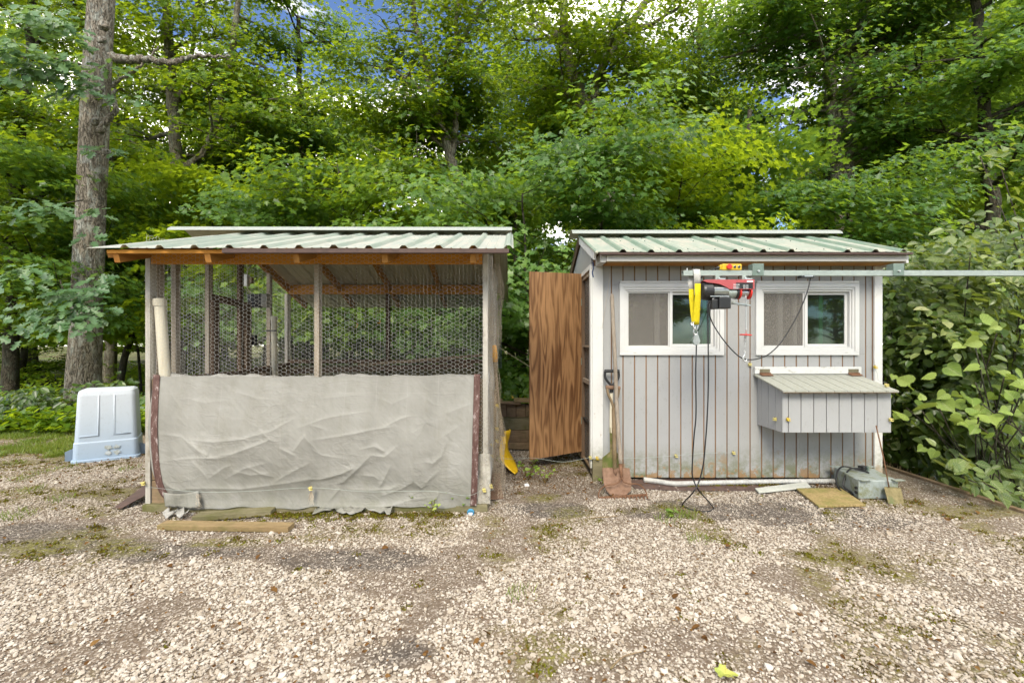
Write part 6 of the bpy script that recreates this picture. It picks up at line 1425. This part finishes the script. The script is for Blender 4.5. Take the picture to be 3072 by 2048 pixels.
t3 = make_tree('maple_tree', b, [([b] + PP([(1820, 620), (1828, 469), (1790, 380), (1760, 320), (1711, 200), (1693, 89), (1689, -120)], d), 0.21, 0.10), (PP([(1775, 340), (1785, 270), (1812, 190), (1872, 98), (1930, 20), (1990, -120)], d), 0.14, 0.07), (PP([(1700, 140), (1671, 107), (1604, 40), (1560, -60)], d), 0.11, 0.05), (PP([(1750, 320), (1700, 290), (1660, 250)], d), 0.10, 0.05), (PP([(1872, 98), (1960, 70), (2040, 20)], d), 0.07, 0.03)], RG, (2.8, 12.5), 66, (1.4, 3.2), 0.68, 62, 0.110, MP, M['leaf'], M['bark'], forward=-0.3)
tag(t3, 'big dark spreading maple with twin stems behind the shed roof end', 'tree', 'maples behind the buildings')
d = 10.6; b = P(2530, 0, d); b.z = -0.3
t4 = make_tree('maple_tree', b, [([b] + PP([(2530, 696), (2543, 446), (2543, 268), (2575, 147), (2597, 0), (2610, -160)], d), 0.19, 0.11), (PP([(2548, 200), (2535, 103), (2512, 13), (2500, -140)], d), 0.09, 0.05), (PP([(2520, 560), (2500, 330), (2481, 192), (2450, 112), (2414, 58), (2378, 54), (2316, 10), (2270, 0)], d), 0.15, 0.05), (PP([(2470, 150), (2400, 108), (2340, 120), (2270, 150), (2160, 175)], d), 0.07, 0.02), (PP([(2450, 112), (2442, 40), (2436, -100)], d), 0.12, 0.08), (PP([(2590, 135), (2660, 115), (2750, 90)], d), 0.06, 0.02)], RG, (2.2, 10.8), 74, (1.4, 3.4), 0.66, 64, 0.108, MP, M['leaf_cool'], M['bark'], forward=-0.1, thin=0.7)
tag(t4, 'massive dark maple with crooked limbs directly behind the shed', 'tree', 'maples behind the buildings')
d = 9.0; b = P(2990, 0, d); b.z = -0.4
t5 = make_tree('maple_tree', b, [([b] + PP([(2980, 600), (2950, 300), (2930, 0), (2920, -250)], d), 0.14, 0.05)], RG, (2.4, 10.0), 50, (1.3, 2.9), 0.64, 60, 0.105, MP, M['leaf_cool'], M['bark_dark'])
tag(t5, 'leafy maple behind the bank of shrubs', 'tree', 'maples behind the buildings')
d = 9.4; b = P(30, 0, d); b.z = -0.1
t6 = make_tree('maple_tree', b, [([b] + PP([(40, 700), (60, 400), (90, 100), (110, -250)], d), 0.13, 0.05)], RG, (2.0, 10.0), 52, (1.3, 2.9), 0.64, 60, 0.105, MP, M['leaf'], M['bark_dark'])
tag(t6, 'leafy maple behind and outside the big oak trunk', 'tree', 'maples behind the buildings')
# saplings (understory), then copies
def sapling(name, base, h, rg, n, mat, size=0.098, per=42, R=0.60, L=(0.8, 2.1), z0=0.45):
    bx_, by_, bz_ = base; top = Vector((bx_ + rg.normal(0, 0.2), by_ + rg.normal(0, 0.2), bz_ + h))
    return make_tree(name, Vector(base), [([Vector(base), Vector((bx_ + rg.normal(0, 0.08), by_, bz_ + h * 0.5)), top], 0.035, 0.012)], rg, (bz_ + z0, bz_ + h), n, L, R, per, size, MP, mat, M['bark_dark'], gaps=False, wig=0.02)
U1 = sapling('maple_sapling', (0.35, 7.0, -0.05), 3.5, RG, 34, M['leaf_cool'])
U2 = sapling('maple_sapling', (-3.0, 8.2, -0.05), 4.4, RG, 40, M['leaf'], z0=1.3)
U3 = sapling('maple_sapling', (1.6, 7.6, -0.05), 4.6, RG, 40, M['leaf_cool'], z0=1.2)
tag(U1, 'bushy young maple filling the gap behind the planter box', 'sapling', 'young maples at the wood edge'); tag(U2, 'young maple behind the run roof', 'sapling', 'young maples at the wood edge'); tag(U3, 'young maple directly behind the shed ridge', 'sapling', 'young maples at the wood edge')
SAP_BACK = 'young maple in the shade behind the run'; SAP_SHED = 'young maple in the shade behind the shed'; SAP_EDGE = 'young maple among the trees behind the tote'
for src, x, y, s, rz, lab in ((U1, -0.5, 8.3, 1.0, 1.0, SAP_BACK), (U2, -1.6, 8.8, 0.9, 2.1, SAP_BACK), (U3, -4.4, 9.2, 0.95, 0.5, SAP_BACK), (U1, -2.2, 10.2, 0.8, 4.0, SAP_BACK), (U1, -4.0, 11.0, 0.9, 5.2, SAP_BACK), (U3, -0.9, 11.3, 1.0, 2.9, SAP_BACK),
        (U2, 3.0, 8.6, 1.0, 1.4, SAP_SHED), (U3, 4.3, 9.2, 1.05, 3.3, SAP_SHED), (U1, 2.2, 9.4, 1.1, 5.1, SAP_SHED), (U3, 5.8, 8.0, 0.9, 0.4, SAP_SHED),
        (U2, -6.3, 9.6, 0.95, 3.7, SAP_EDGE), (U3, -8.3, 9.0, 1.0, 2.2, SAP_EDGE), (U2, -9.8, 10.0, 1.05, 0.9, SAP_EDGE)):
    c = copy_tree(src); c.location = (x, y, -0.05); c.rotation_euler = (0, 0, rz); c.scale = (s, s, s * (0.9 + 0.2 * RG.random())); tag(c, lab, 'sapling', 'young maples at the wood edge')
for src, px, y, rz, s in ((t1, 330, 13.6, 2.0, 0.95), (t6, 800, 14.0, 1.0, 0.9), (t5, 1560, 15.0, 2.6, 0.9), (t5, 2100, 14.2, 0.6, 0.85), (t6, 2760, 13.0, 3.4, 1.0), (t6, -60, 12.6, 4.4, 1.0), (t5, 930, 13.2, 1.3, 1.05), (t6, 2040, 15.5, 5.5, 1.25), (t5, 3150, 11.8, 2.4, 1.05)):
    c = copy_tree(src); c.location = ((px - 1536) * y / F, y, -0.2); c.rotation_euler = (0, 0, rz); c.scale = (s, s, s); tag(c, 'tall leafy maple in the second row of the wood', 'tree', 'second row maples')
# distant wood
def far_tree(name, h, rg, n, size, per, R, mat, z0):
    b_ = Vector((0, 0, 0)); return make_tree(name, b_, [([b_, Vector((rg.normal(0, .3), rg.normal(0, .3), h * 0.5)), Vector((rg.normal(0, .6), rg.normal(0, .6), h))], 0.20, 0.04)], rg, (z0, h), n, (1.6, 3.6), R, per, size, K, mat, M['bark_dark'], gaps=False, nsub=4)
W1 = far_tree('woodland_tree', 13.0, RG, 60, 0.20, 46, 0.70, M['leaf_far'], 2.5)
W2 = far_tree('woodland_tree', 11.0, RG, 60, 0.18, 46, 0.70, M['leaf_far'], 1.2)
W3 = far_tree('woodland_tree', 9.0, RG, 52, 0.18, 46, 0.65, M['leaf_far'], 0.8)
WL = 'sunlit broadleaf tree deep in the wood behind'
first = {id(W1): True, id(W2): True, id(W3): True}
wr = random.Random(21)
spots = []
for row, (y, n_, sp_) in enumerate(((15.5, 8, 4.6), (19.5, 9, 5.0), (25.0, 11, 5.4), (33.0, 13, 6.0))):
    for i in range(n_): spots.append(((i - (n_ - 1) / 2) * sp_ + wr.uniform(-1.3, 1.3), y + wr.uniform(-1.6, 1.6), row))
for i, (x, y, row) in enumerate(spots):
    px = 1536 + x * F / y
    if row == 0 and 1000 < px < 1330: continue
    src = (W3, W2, W1, W1)[row] if i % 3 else (W2, W3, W2, W2)[row]
    if 1020 < px < 1330: src = W3
    c = src if first[id(src)] else copy_tree(src); first[id(src)] = False
    s = wr.uniform(0.85, 1.1); c.location = (x, y, -0.2); c.rotation_euler = (0, 0, wr.uniform(0, 6.28)); c.scale = (s, s, s * wr.uniform(0.9, 1.1)); tag(c, WL, 'tree', 'woodland trees')
for i in range(15):      # low woodland growth closing the view under the crowns
    x = -21 + i * 3.0 + wr.uniform(-1, 1); y = wr.uniform(13.0, 17.0); c = copy_tree(W3); s = wr.uniform(0.32, 0.45); c.location = (x, y, -0.35); c.rotation_euler = (0, 0, wr.uniform(0, 6.28)); c.scale = (s * 1.5, s * 1.5, s)
    tag(c, 'low sunlit woodland thicket beneath the tall trees', 'thicket', 'thickets in the wood')
for i in range(11):      # the wood also stands across the yard, behind the viewer
    x = -33 + i * 6.5 + wr.uniform(-1, 1); y = wr.uniform(-30.0, -23.0); c = copy_tree((W2, W1, W3)[i % 3]); c.location = (x, y, -0.2); c.rotation_euler = (0, 0, wr.uniform(0, 6.28)); tag(c, 'broadleaf tree across the yard, facing the shed windows', 'tree', 'trees across the yard')
# bare dark trunks seen between the run and the oak
for pts, d, r, lab in (([(352, 1200), (372, 1080), (395, 1000), (402, 880), (430, 700)], 10.2, 0.075, 'thin dark trunk leaning behind the tote'), ([(425, 1190), (415, 1060), (405, 990), (420, 800), (440, 620)], 10.6, 0.03, 'very thin dark sapling stem beside the run post'), ([(1555, 1000), (1552, 860), (1545, 760), (1548, 640)], 10.0, 0.05, 'thin dark stem beyond the planter box'), ([(2232, 800), (2228, 600), (2236, 480), (2250, 330)], 9.9, 0.07, 'slender dark trunk behind the middle of the shed roof'), ([(2470, 760), (2478, 600), (2490, 480)], 12.5, 0.13, 'straight dark trunk deep behind the shed')):
    p = PP(pts, d); p[0].z = -0.1; rt = empty('bare_trunk', p[0], lab, 'tree'); sm = smoothcurve(p, 5); MB().tube(sm, [r * (1 - 0.4 * i / len(sm)) for i in range(len(sm))], 8).build('trunk', M['bark_dark'], rt, smooth=True)
# the oak
d = 7.9
ok_pts = PP([(252, 1235), (250, 1160), (256, 1050), (264, 850), (272, 650), (282, 420), (292, 200), (304, 0), (316, -220), (322, -500)], d)
ok_pts[0].z = -0.08
oak = empty('oak_tree', ok_pts[0], 'thick straight grey oak trunk with broken limbs beside the run', 'tree')
sm = smoothcurve(ok_pts, 14); mb = MB(); n_ = len(sm); ns = 40
wpx = [(1235, 125), (1160, 108), (1050, 100), (850, 94), (650, 92), (420, 90), (200, 87), (0, 84), (-500, 70)]
ys_p = sorted((y, w) for y, w in wpx)
for i, p in enumerate(sm):
    py = HOR - (p.z - EYE) * F / d; r = float(np.interp(py, [a for a, _ in ys_p], [b for _, b in ys_p])) * d / F / 2 / 1.31
    for j in range(ns):
        an = 2 * math.pi * j / ns; q = Vector((math.cos(an), math.sin(an), 0)); h = mnoise.noise(Vector((math.cos(an) * 2.2, math.sin(an) * 2.2, p.z * 0.9))) * 0.05 + 0.030 * mnoise.noise(Vector((math.cos(an) * 9, math.sin(an) * 9, p.z * 1.1)))
        mb.v.append(tuple(p + q * r * (1 + h) ))
for i in range(n_ - 1):
    for j in range(ns): mb.f.append((i * ns + j, i * ns + (j + 1) % ns, (i + 1) * ns + (j + 1) % ns, (i + 1) * ns + j)); mb.m.append(0)
otr = mb.build('trunk', M['bark_oak'], oak, smooth=True, fix=False)
def limb(px_pts, r0, r1, dd=0.0, mat='bark_oak', name='limb'):
    p = smoothcurve([P(x, y, d - 0.25 + dd + 0.01 * i) for i, (x, y) in enumerate(px_pts)], 6); n_ = len(p)
    p = [q + Vector((0, 0, 0.02 * math.sin(i * 1.7))) for i, q in enumerate(p)]
    MB().tube(p, [r0 + (r1 - r0) * i / (n_ - 1) for i in range(n_)], 9).build(name, M[mat], otr, smooth=True)
limb([(335, 172), (360, 178), (400, 180), (440, 178), (500, 188), (530, 185), (560, 175), (600, 168), (650, 170), (690, 169)], 0.075, 0.015)
limb([(335, 262), (350, 245), (390, 222), (425, 195), (450, 170), (475, 142)], 0.03, 0.012)
limb([(298, 400), (315, 370), (335, 345), (348, 332), (342, 300), (338, 282), (350, 270)], 0.055, 0.022, -0.05)
limb([(60, 135), (130, 160), (200, 185), (240, 190)], 0.010, 0.022, 0.0)
for cx, cy_, r in ((312, 78, 0.10), (305, 120, 0.08), (288, 270, 0.11), (285, 366, 0.09), (318, 455, 0.07)):
    bmk = bmesh.new(); bmesh.ops.create_icosphere(bmk, subdivisions=3, radius=r)
    c0 = P(cx, cy_, d - 0.24)
    for v in bmk.verts: v.co = Vector((v.co.x, v.co.y * 0.6, v.co.z * 0.75)) * (1 + 0.4 * mnoise.noise(v.co * 14 + Vector((cx, 0, 0)))) + c0 - oak.location
    me = bpy.data.meshes.new('knot'); bmk.to_mesh(me); bmk.free(); me.materials.append(M['bark_oak']); me.polygons.foreach_set('use_smooth', [True] * len(me.polygons)); link_mesh('knot', me, otr)
cr = Crown(RG)
for px, py, dd, R, n_ in ((30, 170, -1.6, .35, 50), (90, 160, -1.5, .35, 60), (150, 185, -1.4, .3, 45), (200, 215, -1.2, .3, 45), (60, 230, -1.5, .3, 45), (150, 40, -1.0, .35, 50), (180, 90, -1.0, .3, 40), (230, 270, -1.1, .25, 30), (100, 60, -1.3, .35, 50), (20, 60, -1.5, .35, 50), (300, 830, -.6, .14, 12), (225, 880, -1.0, .26, 32), (190, 935, -1.1, .34, 50), (215, 960, -1.1, .34, 50), (275, 925, -.9, .25, 28), (200, 870, -1.1, .2, 20), (60, 640, -1.0, .3, 35), (140, 620, -1.0, .25, 25), (310, 445, -.5, .16, 12), (330, 200, -.4, .2, 16), (385, 290, -.3, .2, 16), (285, 630, -.5, .14, 10), (265, 710, -.6, .12, 8), (0, 950, -1.4, .4, 50), (40, 820, -1.4, .35, 40)):
    cr.spray(tuple(P(px, py, d + dd)), R, int(n_ * 1.2), 0.165, (RG.normal(0, .2), RG.normal(0, .2) + 0.25), 0.22, 0.3)
link_mesh('crown', cr.mesh('crown', OK_, M['leaf_oak'], oak.location), oak)
bt = MB()
for pts, dd in (([(255, 870), (215, 890), (180, 940)], -0.6), ([(255, 900), (235, 925), (215, 960)], -0.6), ([(180, 840), (195, 880), (230, 930), (285, 1000), (292, 1010)], -0.9), ([(250, 600), (150, 618), (60, 640)], -0.7), ([(240, 195), (120, 170), (30, 175)], -1.0)):
    p = smoothcurve([P(x, y, d + dd) for x, y in pts], 5); bt.tube(p, [0.012 - 0.008 * i / len(p) for i in range(len(p))], 5)
bt.build('twigs', M['bark_dark'], otr, smooth=True, fix=False)

# ------------------------------------------------------------------ shrubs on the bank at the right
def shrub(name, base, clumps, rg, mat, tmpl, size, per, label, group, n_parts, jit=0.25, big=None):
    """clumps: (px, py, d, R); the largest leaves seen are parts of their own, the rest one mass"""
    root = empty(name, base, label, 'shrub', group); cr = Crown(rg); bm_ = MB(); b_ = Vector(base)
    for px, py, d_, R in clumps:
        c = P(px, py, d_); cr.spray(tuple(c), R, int(per * (R / 0.3) ** 2), size, (rg.normal(0, 0.35), 0.35 + rg.normal(0, 0.35)), 0.30, 0.35)
        if rg.random() < 0.3:
            s0 = b_ + Vector((rg.normal(0, 0.15), rg.normal(0, 0.15), 0)); mid = (s0 + c) / 2 + Vector((rg.normal(0, .1), rg.normal(0, .1), 0.25)); bm_.tube(smoothcurve([s0, mid, c], 5), 0.005, 5)
    Pn, N, T, Sz = (np.concatenate(q) for q in (cr.p, cr.n, cr.t, cr.s))
    N = N + rg.normal(0, jit, N.shape); Sz = Sz * rg.uniform(0.55, 1.2, len(Sz))
    ok = ~((Pn[:, 0] < EDGE + 0.02) & (Pn[:, 1] < 6.4) & (Pn[:, 2] < 0.10)) & ~((Pn[:, 0] < 3.30) & (Pn[:, 1] < 5.7)) & (Pn[:, 1] > 2.1)
    qx = 1536 + Pn[:, 0] * F / Pn[:, 1]; qy = HOR - (Pn[:, 2] - EYE) * F / Pn[:, 1]; ok &= ~(qy > 1366 + (qx - 2633) * 0.366)   # keeps clear of the pad edge
    ok &= ~((np.abs(Pn[:, 2] - zc) < 0.10) & (np.abs(Pn[:, 1] - HD) < 0.12))
    Pn, N, T, Sz = Pn[ok], N[ok], T[ok], Sz[ok]
    app = Sz / Pn[:, 1]; order = np.argsort(-app); lead, rest = order[:n_parts], order[n_parts:]
    tv, tf = tmpl; one = leaves_mesh('leaf', np.zeros((1, 3)), np.array([[0, 0, 1.0]]), np.array([[0, 1.0, 0]]), np.ones(1), tmpl, big or mat)
    for i in lead:
        n_ = Vector(N[i]).normalized(); t_ = Vector(T[i]); b2 = t_.cross(n_).normalized(); t_ = n_.cross(b2)
        o = bpy.data.objects.new('leaf', one); COL.objects.link(o); o.parent = root
        mt = Matrix((b2, t_, n_)).transposed().to_4x4(); o.matrix_local = Matrix.Translation(Vector(Pn[i]) - b_) @ mt @ Matrix.Scale(float(Sz[i]), 4)
    if len(rest):
        o = link_mesh('foliage', leaves_mesh('foliage', Pn[rest] - np.array(tuple(b_)), N[rest], T[rest], Sz[rest], tmpl, mat), root); o['kind'] = 'stuff'
    bm_.build('branches', M['bark_dark'], root, smooth=True, fix=False)
    return root
rs = np.random.default_rng(5)
def blob(x0, x1, ya, yb, d0, d1, n, R, slope=None):
    o = []
    for _ in range(n):
        x = rs.uniform(x0, x1); t = (x - x0) / (x1 - x0); y = rs.uniform(ya(t), yb(t)); o.append((x, y, rs.uniform(d0, d1), R * rs.uniform(0.7, 1.3)))
    return o
shrub('viburnum_shrub', (4.6, 5.4, -0.88), blob(2645, 2900, lambda t: 760 - 40 * t, lambda t: 1400 + 60 * t, 4.7, 5.6, 120, 0.27), rs, M['leaf_shrub'], OV, 0.10, 62, 'dense dark green leafy shrub crowding the shed end wall', 'shrubs on the bank', 300, big=M['leaf_shrub_big'])
shrub('viburnum_shrub', (4.9, 4.6, -0.88), blob(2800, 3200, lambda t: 740 - 20 * t, lambda t: 1480 + 60 * t, 4.0, 5.0, 110, 0.27), rs, M['leaf_shrub'], OV, 0.105, 62, 'big arching shrub with sunlit top leaves beyond the rail end', 'shrubs on the bank', 300, big=M['leaf_shrub_big'])
shrub('viburnum_shrub', (6.2, 6.6, -0.88), blob(2720, 3150, lambda t: 700 - 60 * t, lambda t: 1150, 6.0, 7.2, 60, 0.36), rs, M['leaf_shrub'], OV, 0.105, 50, 'tall shrub behind the bank with pale upper leaves', 'shrubs on the bank', 120, big=M['leaf_shrub_big'])
shrub('dogwood_shrub', (4.35, 3.4, -0.88), blob(2860, 3130, lambda t: 1400 - 10 * t, lambda t: 1510 + 60 * t, 3.3, 3.9, 26, 0.20), rs, M['leaf_shrub'], OV, 0.12, 26, 'low ribbed-leaf shrub leaning over the pad edging', 'shrubs on the bank', 200, big=M['leaf_shrub_big'])
shrub('arching_branch', (5.2, 4.3, -0.88), [(2960, 480, 4.3, .16), (3000, 492, 4.3, .16), (3050, 500, 4.3, .18), (2940, 470, 4.3, .12), (3060, 440, 4.4, .16), (3020, 590, 4.3, .14), (3060, 600, 4.3, .16), (3050, 380, 4.4, .12), (3010, 640, 4.2, .12), (2880, 690, 4.4, .18), (2960, 700, 4.3, .2), (3040, 690, 4.3, .2), (2800, 730, 4.5, .2)], rs, M['leaf_shrub'], OV, 0.10, 30, 'loose arching branches with bright leaves above the shrub bank', 'shrubs on the bank', 120, big=M['leaf_shrub_big'])
# the heart-leaved vine
vine = []
for _ in range(70):
    t = rs.random() ** 0.6; x = 2640 + 470 * t + rs.normal(0, 25); y = 1225 - 50 * t + rs.normal(0, 70); vine.append((x, y, 4.15 - 0.75 * t + rs.normal(0, 0.08), 0.10))
for x, y in ((3040, 860), (3010, 870), (2990, 1000), (2930, 1010), (2960, 985), (3050, 1005)): vine.append((x, y, 3.7, 0.10))
shrub('grape_vine', (4.5, 3.9, -0.88), vine, rs, M['leaf_vine'], HT, 0.112, 17, 'bright yellow green vine with broad heart-shaped leaves over the shrubs', None, 290, jit=0.55, big=M['leaf_vine_big'])

# ------------------------------------------------------------------ ground plants
def tufts(name, spots, n, h, spread, mat, tmpl, label, cat, rg, up=1.0, size_var=0.5):
    Pn, N, T, Sz = [], [], [], []
    for (x, y, z, k) in spots:
        m = max(3, int(n * k)); a = rg.random(m) * 6.2832; r = spread * np.sqrt(rg.random(m)) * (0.6 + k * 0.6)
        Pn.append(np.stack([x + r * np.cos(a), y + r * np.sin(a), np.full(m, z)], -1)); T.append(np.stack([np.cos(a) * 0.6, np.sin(a) * 0.6, np.full(m, up)], -1) + rg.normal(0, 0.3, (m, 3)))
        N.append(np.stack([np.cos(a), np.sin(a), np.full(m, 0.3)], -1) + rg.normal(0, 0.4, (m, 3))); Sz.append(h * (1 - size_var * rg.random(m)))
    o = link_mesh(name, leaves_mesh(name, np.concatenate(Pn), np.concatenate(N), np.concatenate(T), np.concatenate(Sz), tmpl, mat)); return tag(o, label, cat, None, 'stuff')
gr = np.random.default_rng(9)
BL = tmpl_blade()
sp_ = []
for _ in range(900):
    px, py = gr.uniform(-60, 400), gr.uniform(1278, 1420); g = G(px, py)
    if fbm(np.array([g.x]), np.array([g.y]), 0.9, 91)[0] + (1330 - py) / 500 > 0.47: sp_.append((g.x, g.y, 0.0, gr.uniform(0.3, 1.0)))
for px, py in ((130, 1420), (60, 1440), (200, 1405), (30, 1545), (60, 1552), (385, 1410), (100, 1470), (180, 1500), (45, 1390), (2000, 1560), (2035, 1545), (1560, 1790), (2060, 1550), (2090, 1620)):
    g = G(px, py); sp_.append((g.x, g.y, 0.0, 0.8))
tufts('grass', sp_, 60, 0.065, 0.08, M['grass'], BL, 'short yellow green grass at the edge of the pad', 'grass', gr)
# moss cushions
sp_ = []
xx, yy = gr.uniform(-6, 3.5, 9000), gr.uniform(1.5, 5.2, 9000); b_, m_, so_ = masks(xx, yy)
for x, y, m in zip(xx, yy, m_):
    if gr.random() < m * 0.45 + 0.015: 
        if not ((x > 0.75 and y > 4.0) or (-2.6 < x < -0.2 and y > 3.3)): sp_.append((x, y, float(pad_h(np.array([x]), np.array([y]))[0]), gr.uniform(0.3, 1.2)))
for i in range(150): x = gr.uniform(-2.2, -0.35); sp_.append((x, 3.22 - abs(gr.normal(0, 0.05)), 0.01, gr.uniform(0.4, 1.3)))
for i in range(70): x = gr.uniform(1.5, 2.3); sp_.append((x, 3.90 + gr.normal(0, 0.03), 0.014, gr.uniform(0.4, 1.2)))
tufts('moss', sp_, 30, 0.017, 0.030, M['moss'], K, 'low green and brown moss cushions among the pebbles', 'moss', gr, 0.9)
# dead leaves and needles
n = 5200; x = gr.uniform(-6.2, 3.55, n); y = gr.uniform(1.3, 5.6, n); keep = ~((x > 0.75) & (y > 4.0)) & ~((x > -2.6) & (x < -0.2) & (y > 3.3)); x, y = x[keep], y[keep]
ex_x = np.concatenate([gr.normal(2.62, 0.12, 90), gr.uniform(0.0, 0.7, 420), gr.uniform(-6.5, -2.9, 1600), gr.uniform(-0.15, 0.3, 200)]); ex_y = np.concatenate([gr.normal(3.84, 0.05, 90), gr.uniform(3.6, 4.6, 420), gr.uniform(4.0, 6.3, 1600), gr.uniform(3.9, 5.1, 200)])
x, y = np.concatenate([x, ex_x]), np.concatenate([y, ex_y]); n = len(x); a = gr.random(n) * 6.28
o = link_mesh('leaf_litter', leaves_mesh('leaf_litter', np.stack([x, y, pad_h(x, y) + 0.012 + 0.01 * gr.random(n)], -1), np.stack([gr.normal(0, .35, n), gr.normal(0, .35, n), np.ones(n)], -1), np.stack([np.cos(a), np.sin(a), np.zeros(n)], -1), np.where(gr.random(n) < 0.97, gr.uniform(0.008, 0.022, n), gr.uniform(0.025, 0.045, n)), OV, M['dryleaf']))
tag(o, 'scattered brown dead leaf bits on the pad', 'leaf litter', None, 'stuff')
# undergrowth beyond the pad
n = 26000; x = gr.uniform(-16, 15, n); y = 6.5 + 12 * gr.random(n) ** 1.3; h = 0.05 + 0.55 * np.clip(fbm(x, y, 0.7, 95) - 0.25, 0, 1) * gr.random(n)
extra = 5000; x2 = gr.uniform(-8.5, -4.2, extra); y2 = gr.uniform(6.0, 7.6, extra); h2 = 0.04 + 0.5 * gr.random(extra) * fbm(x2, y2, 1.5, 97)
x, y, h = np.concatenate([x, x2]), np.concatenate([y, y2]), np.concatenate([h, h2]); n = len(x); a = gr.random(n) * 6.28
o = link_mesh('undergrowth', leaves_mesh('undergrowth', np.stack([x, y, h], -1), np.stack([gr.normal(0, .4, n), gr.normal(-0.2, .4, n), np.ones(n)], -1), np.stack([np.cos(a), np.sin(a), gr.normal(-0.1, 0.3, n)], -1), gr.uniform(0.06, 0.13, n), OV, M['leaf']))
tag(o, 'leafy green ground cover under the trees', 'ground cover', None, 'stuff')
# weeds: each a plant of its own
def weed(base, h, nst, nl, size, label, mat='leaf_vine', spread=0.5, grp='weeds by the buildings'):
    root = empty('weed', base, label, 'weed', grp); st = MB(); Pn, N, T, Sz = [], [], [], []
    for i in range(nst):
        a = gr.random() * 6.28; top = Vector(base) + Vector((math.cos(a) * spread * h, math.sin(a) * spread * h * 0.6, h * (0.6 + 0.4 * gr.random()))); mid = Vector(base) + (top - Vector(base)) * 0.5 + Vector((0, 0, 0.1 * h)); c = smoothcurve([base, mid, top], 5); st.tube(c, 0.0022, 5)
        for k in range(nl):
            q = c[min(len(c) - 1, 2 + int((len(c) - 2) * (k + 1) / nl))]; b2 = a + (1.6 if k % 2 else -1.6) + gr.normal(0, .4); Pn.append(tuple(q)); N.append((gr.normal(0, .3), gr.normal(-.2, .3), 1)); T.append((math.cos(b2), math.sin(b2), 0.1)); Sz.append(size * (0.6 + 0.6 * gr.random()))
    st.build('stem', M['moss'], root, smooth=True)
    off = np.array(tuple(base)); link_mesh('leaves', leaves_mesh('leaves', np.array(Pn) - off, np.array(N), np.array(T), np.array(Sz), OV, M[mat]), root)['kind'] = 'stuff'
W_ = [((1585, 1440), 0.20, 5, 5, 0.045, 'leafy green weed growing in the gap before the plywood door'), ((1635, 1450), 0.16, 4, 4, 0.04, 'smaller green weed in the gap, its leaves tinged red'), ((1260, 1535), 0.16, 5, 3, 0.03, 'thin straggly weed against the tarp'), ((1380, 1535), 0.18, 5, 4, 0.035, 'leafy weed against the tarp by the blue cap'), ((1300, 1545), 0.12, 4, 3, 0.03, 'low weed at the foot of the tarp'), ((1805, 1455), 0.08, 4, 3, 0.03, 'tiny weed at the shed corner foot'),
      ((2015, 1555), 0.07, 5, 3, 0.035, 'small bright weed by the cord loop'), ((780, 1525), 0.12, 4, 1, 0.018, 'dry thin stalks before the tarp'), ((835, 1525), 0.14, 4, 2, 0.018, 'dry reddish stalks before the tarp near its tie'), ((1500, 1400), 0.14, 4, 4, 0.035, 'green weed beside the yellow snow shovel'), ((325, 1372), 0.06, 3, 4, 0.03, 'low weed at the foot of the tote')]
for (px, py), h, ns_, nl, sz, lab in W_: g = G(px, py); weed(Vector((g.x, g.y, 0.0)), h, ns_, nl, sz, lab)
# bushes behind the tote
def bush(base, R, n, size, mat, label, cat='bush', grp='bushes at the wood edge'):
    root = empty('bush', base, label, cat, grp); cr = Crown(gr)
    for _ in range(n):
        a = gr.random() * 6.28; r = R * math.sqrt(gr.random()); cr.spray((base[0] + r * math.cos(a), base[1] + r * math.sin(a), base[2] + 0.15 + (R * 0.9) * gr.random() * (1 - 0.5 * r / R)), 0.25, 34, size, (gr.normal(0, .2), gr.normal(0, .2) + 0.2), 0.3, 0.3)
    link_mesh('foliage', cr.mesh('foliage', OV, M[mat], base), root)
    st = MB()
    for _ in range(6): a = gr.random() * 6.28; st.tube([base, Vector(base) + Vector((math.cos(a) * R * .6, math.sin(a) * R * .6, R * 0.7))], 0.008, 5)
    st.build('stems', M['bark_dark'], root)
for x, y, R, n_, sz, m, lab in ((-6.6, 7.0, 0.75, 22, 0.10, 'leaf_shrub', 'dark leafy bush hugging the oak foot'), (-5.3, 6.9, 0.5, 16, 0.085, 'leaf_cool', 'low leafy bush behind the tote'), (-7.7, 6.6, 0.7, 20, 0.09, 'leaf_cool', 'broad leafy bush beyond the oak at the pad edge'), (-4.2, 7.2, 0.5, 14, 0.085, 'leaf', 'low bush between tote and run'), (0.35, 6.1, 0.62, 26, 0.085, 'leaf', 'light green bush spilling over the planter box'), (0.0, 6.6, 0.9, 30, 0.09, 'leaf_cool', 'taller bush behind the planter box'), (-1.2, 9.3, 0.9, 24, 0.09, 'leaf', 'bush seen through the back wire of the run'), (-2.9, 9.6, 0.9, 24, 0.09, 'leaf_cool', 'shaded bush behind the back corner of the run')):
    bush(Vector((x, y, -0.05)), R, n_, sz, m, lab)
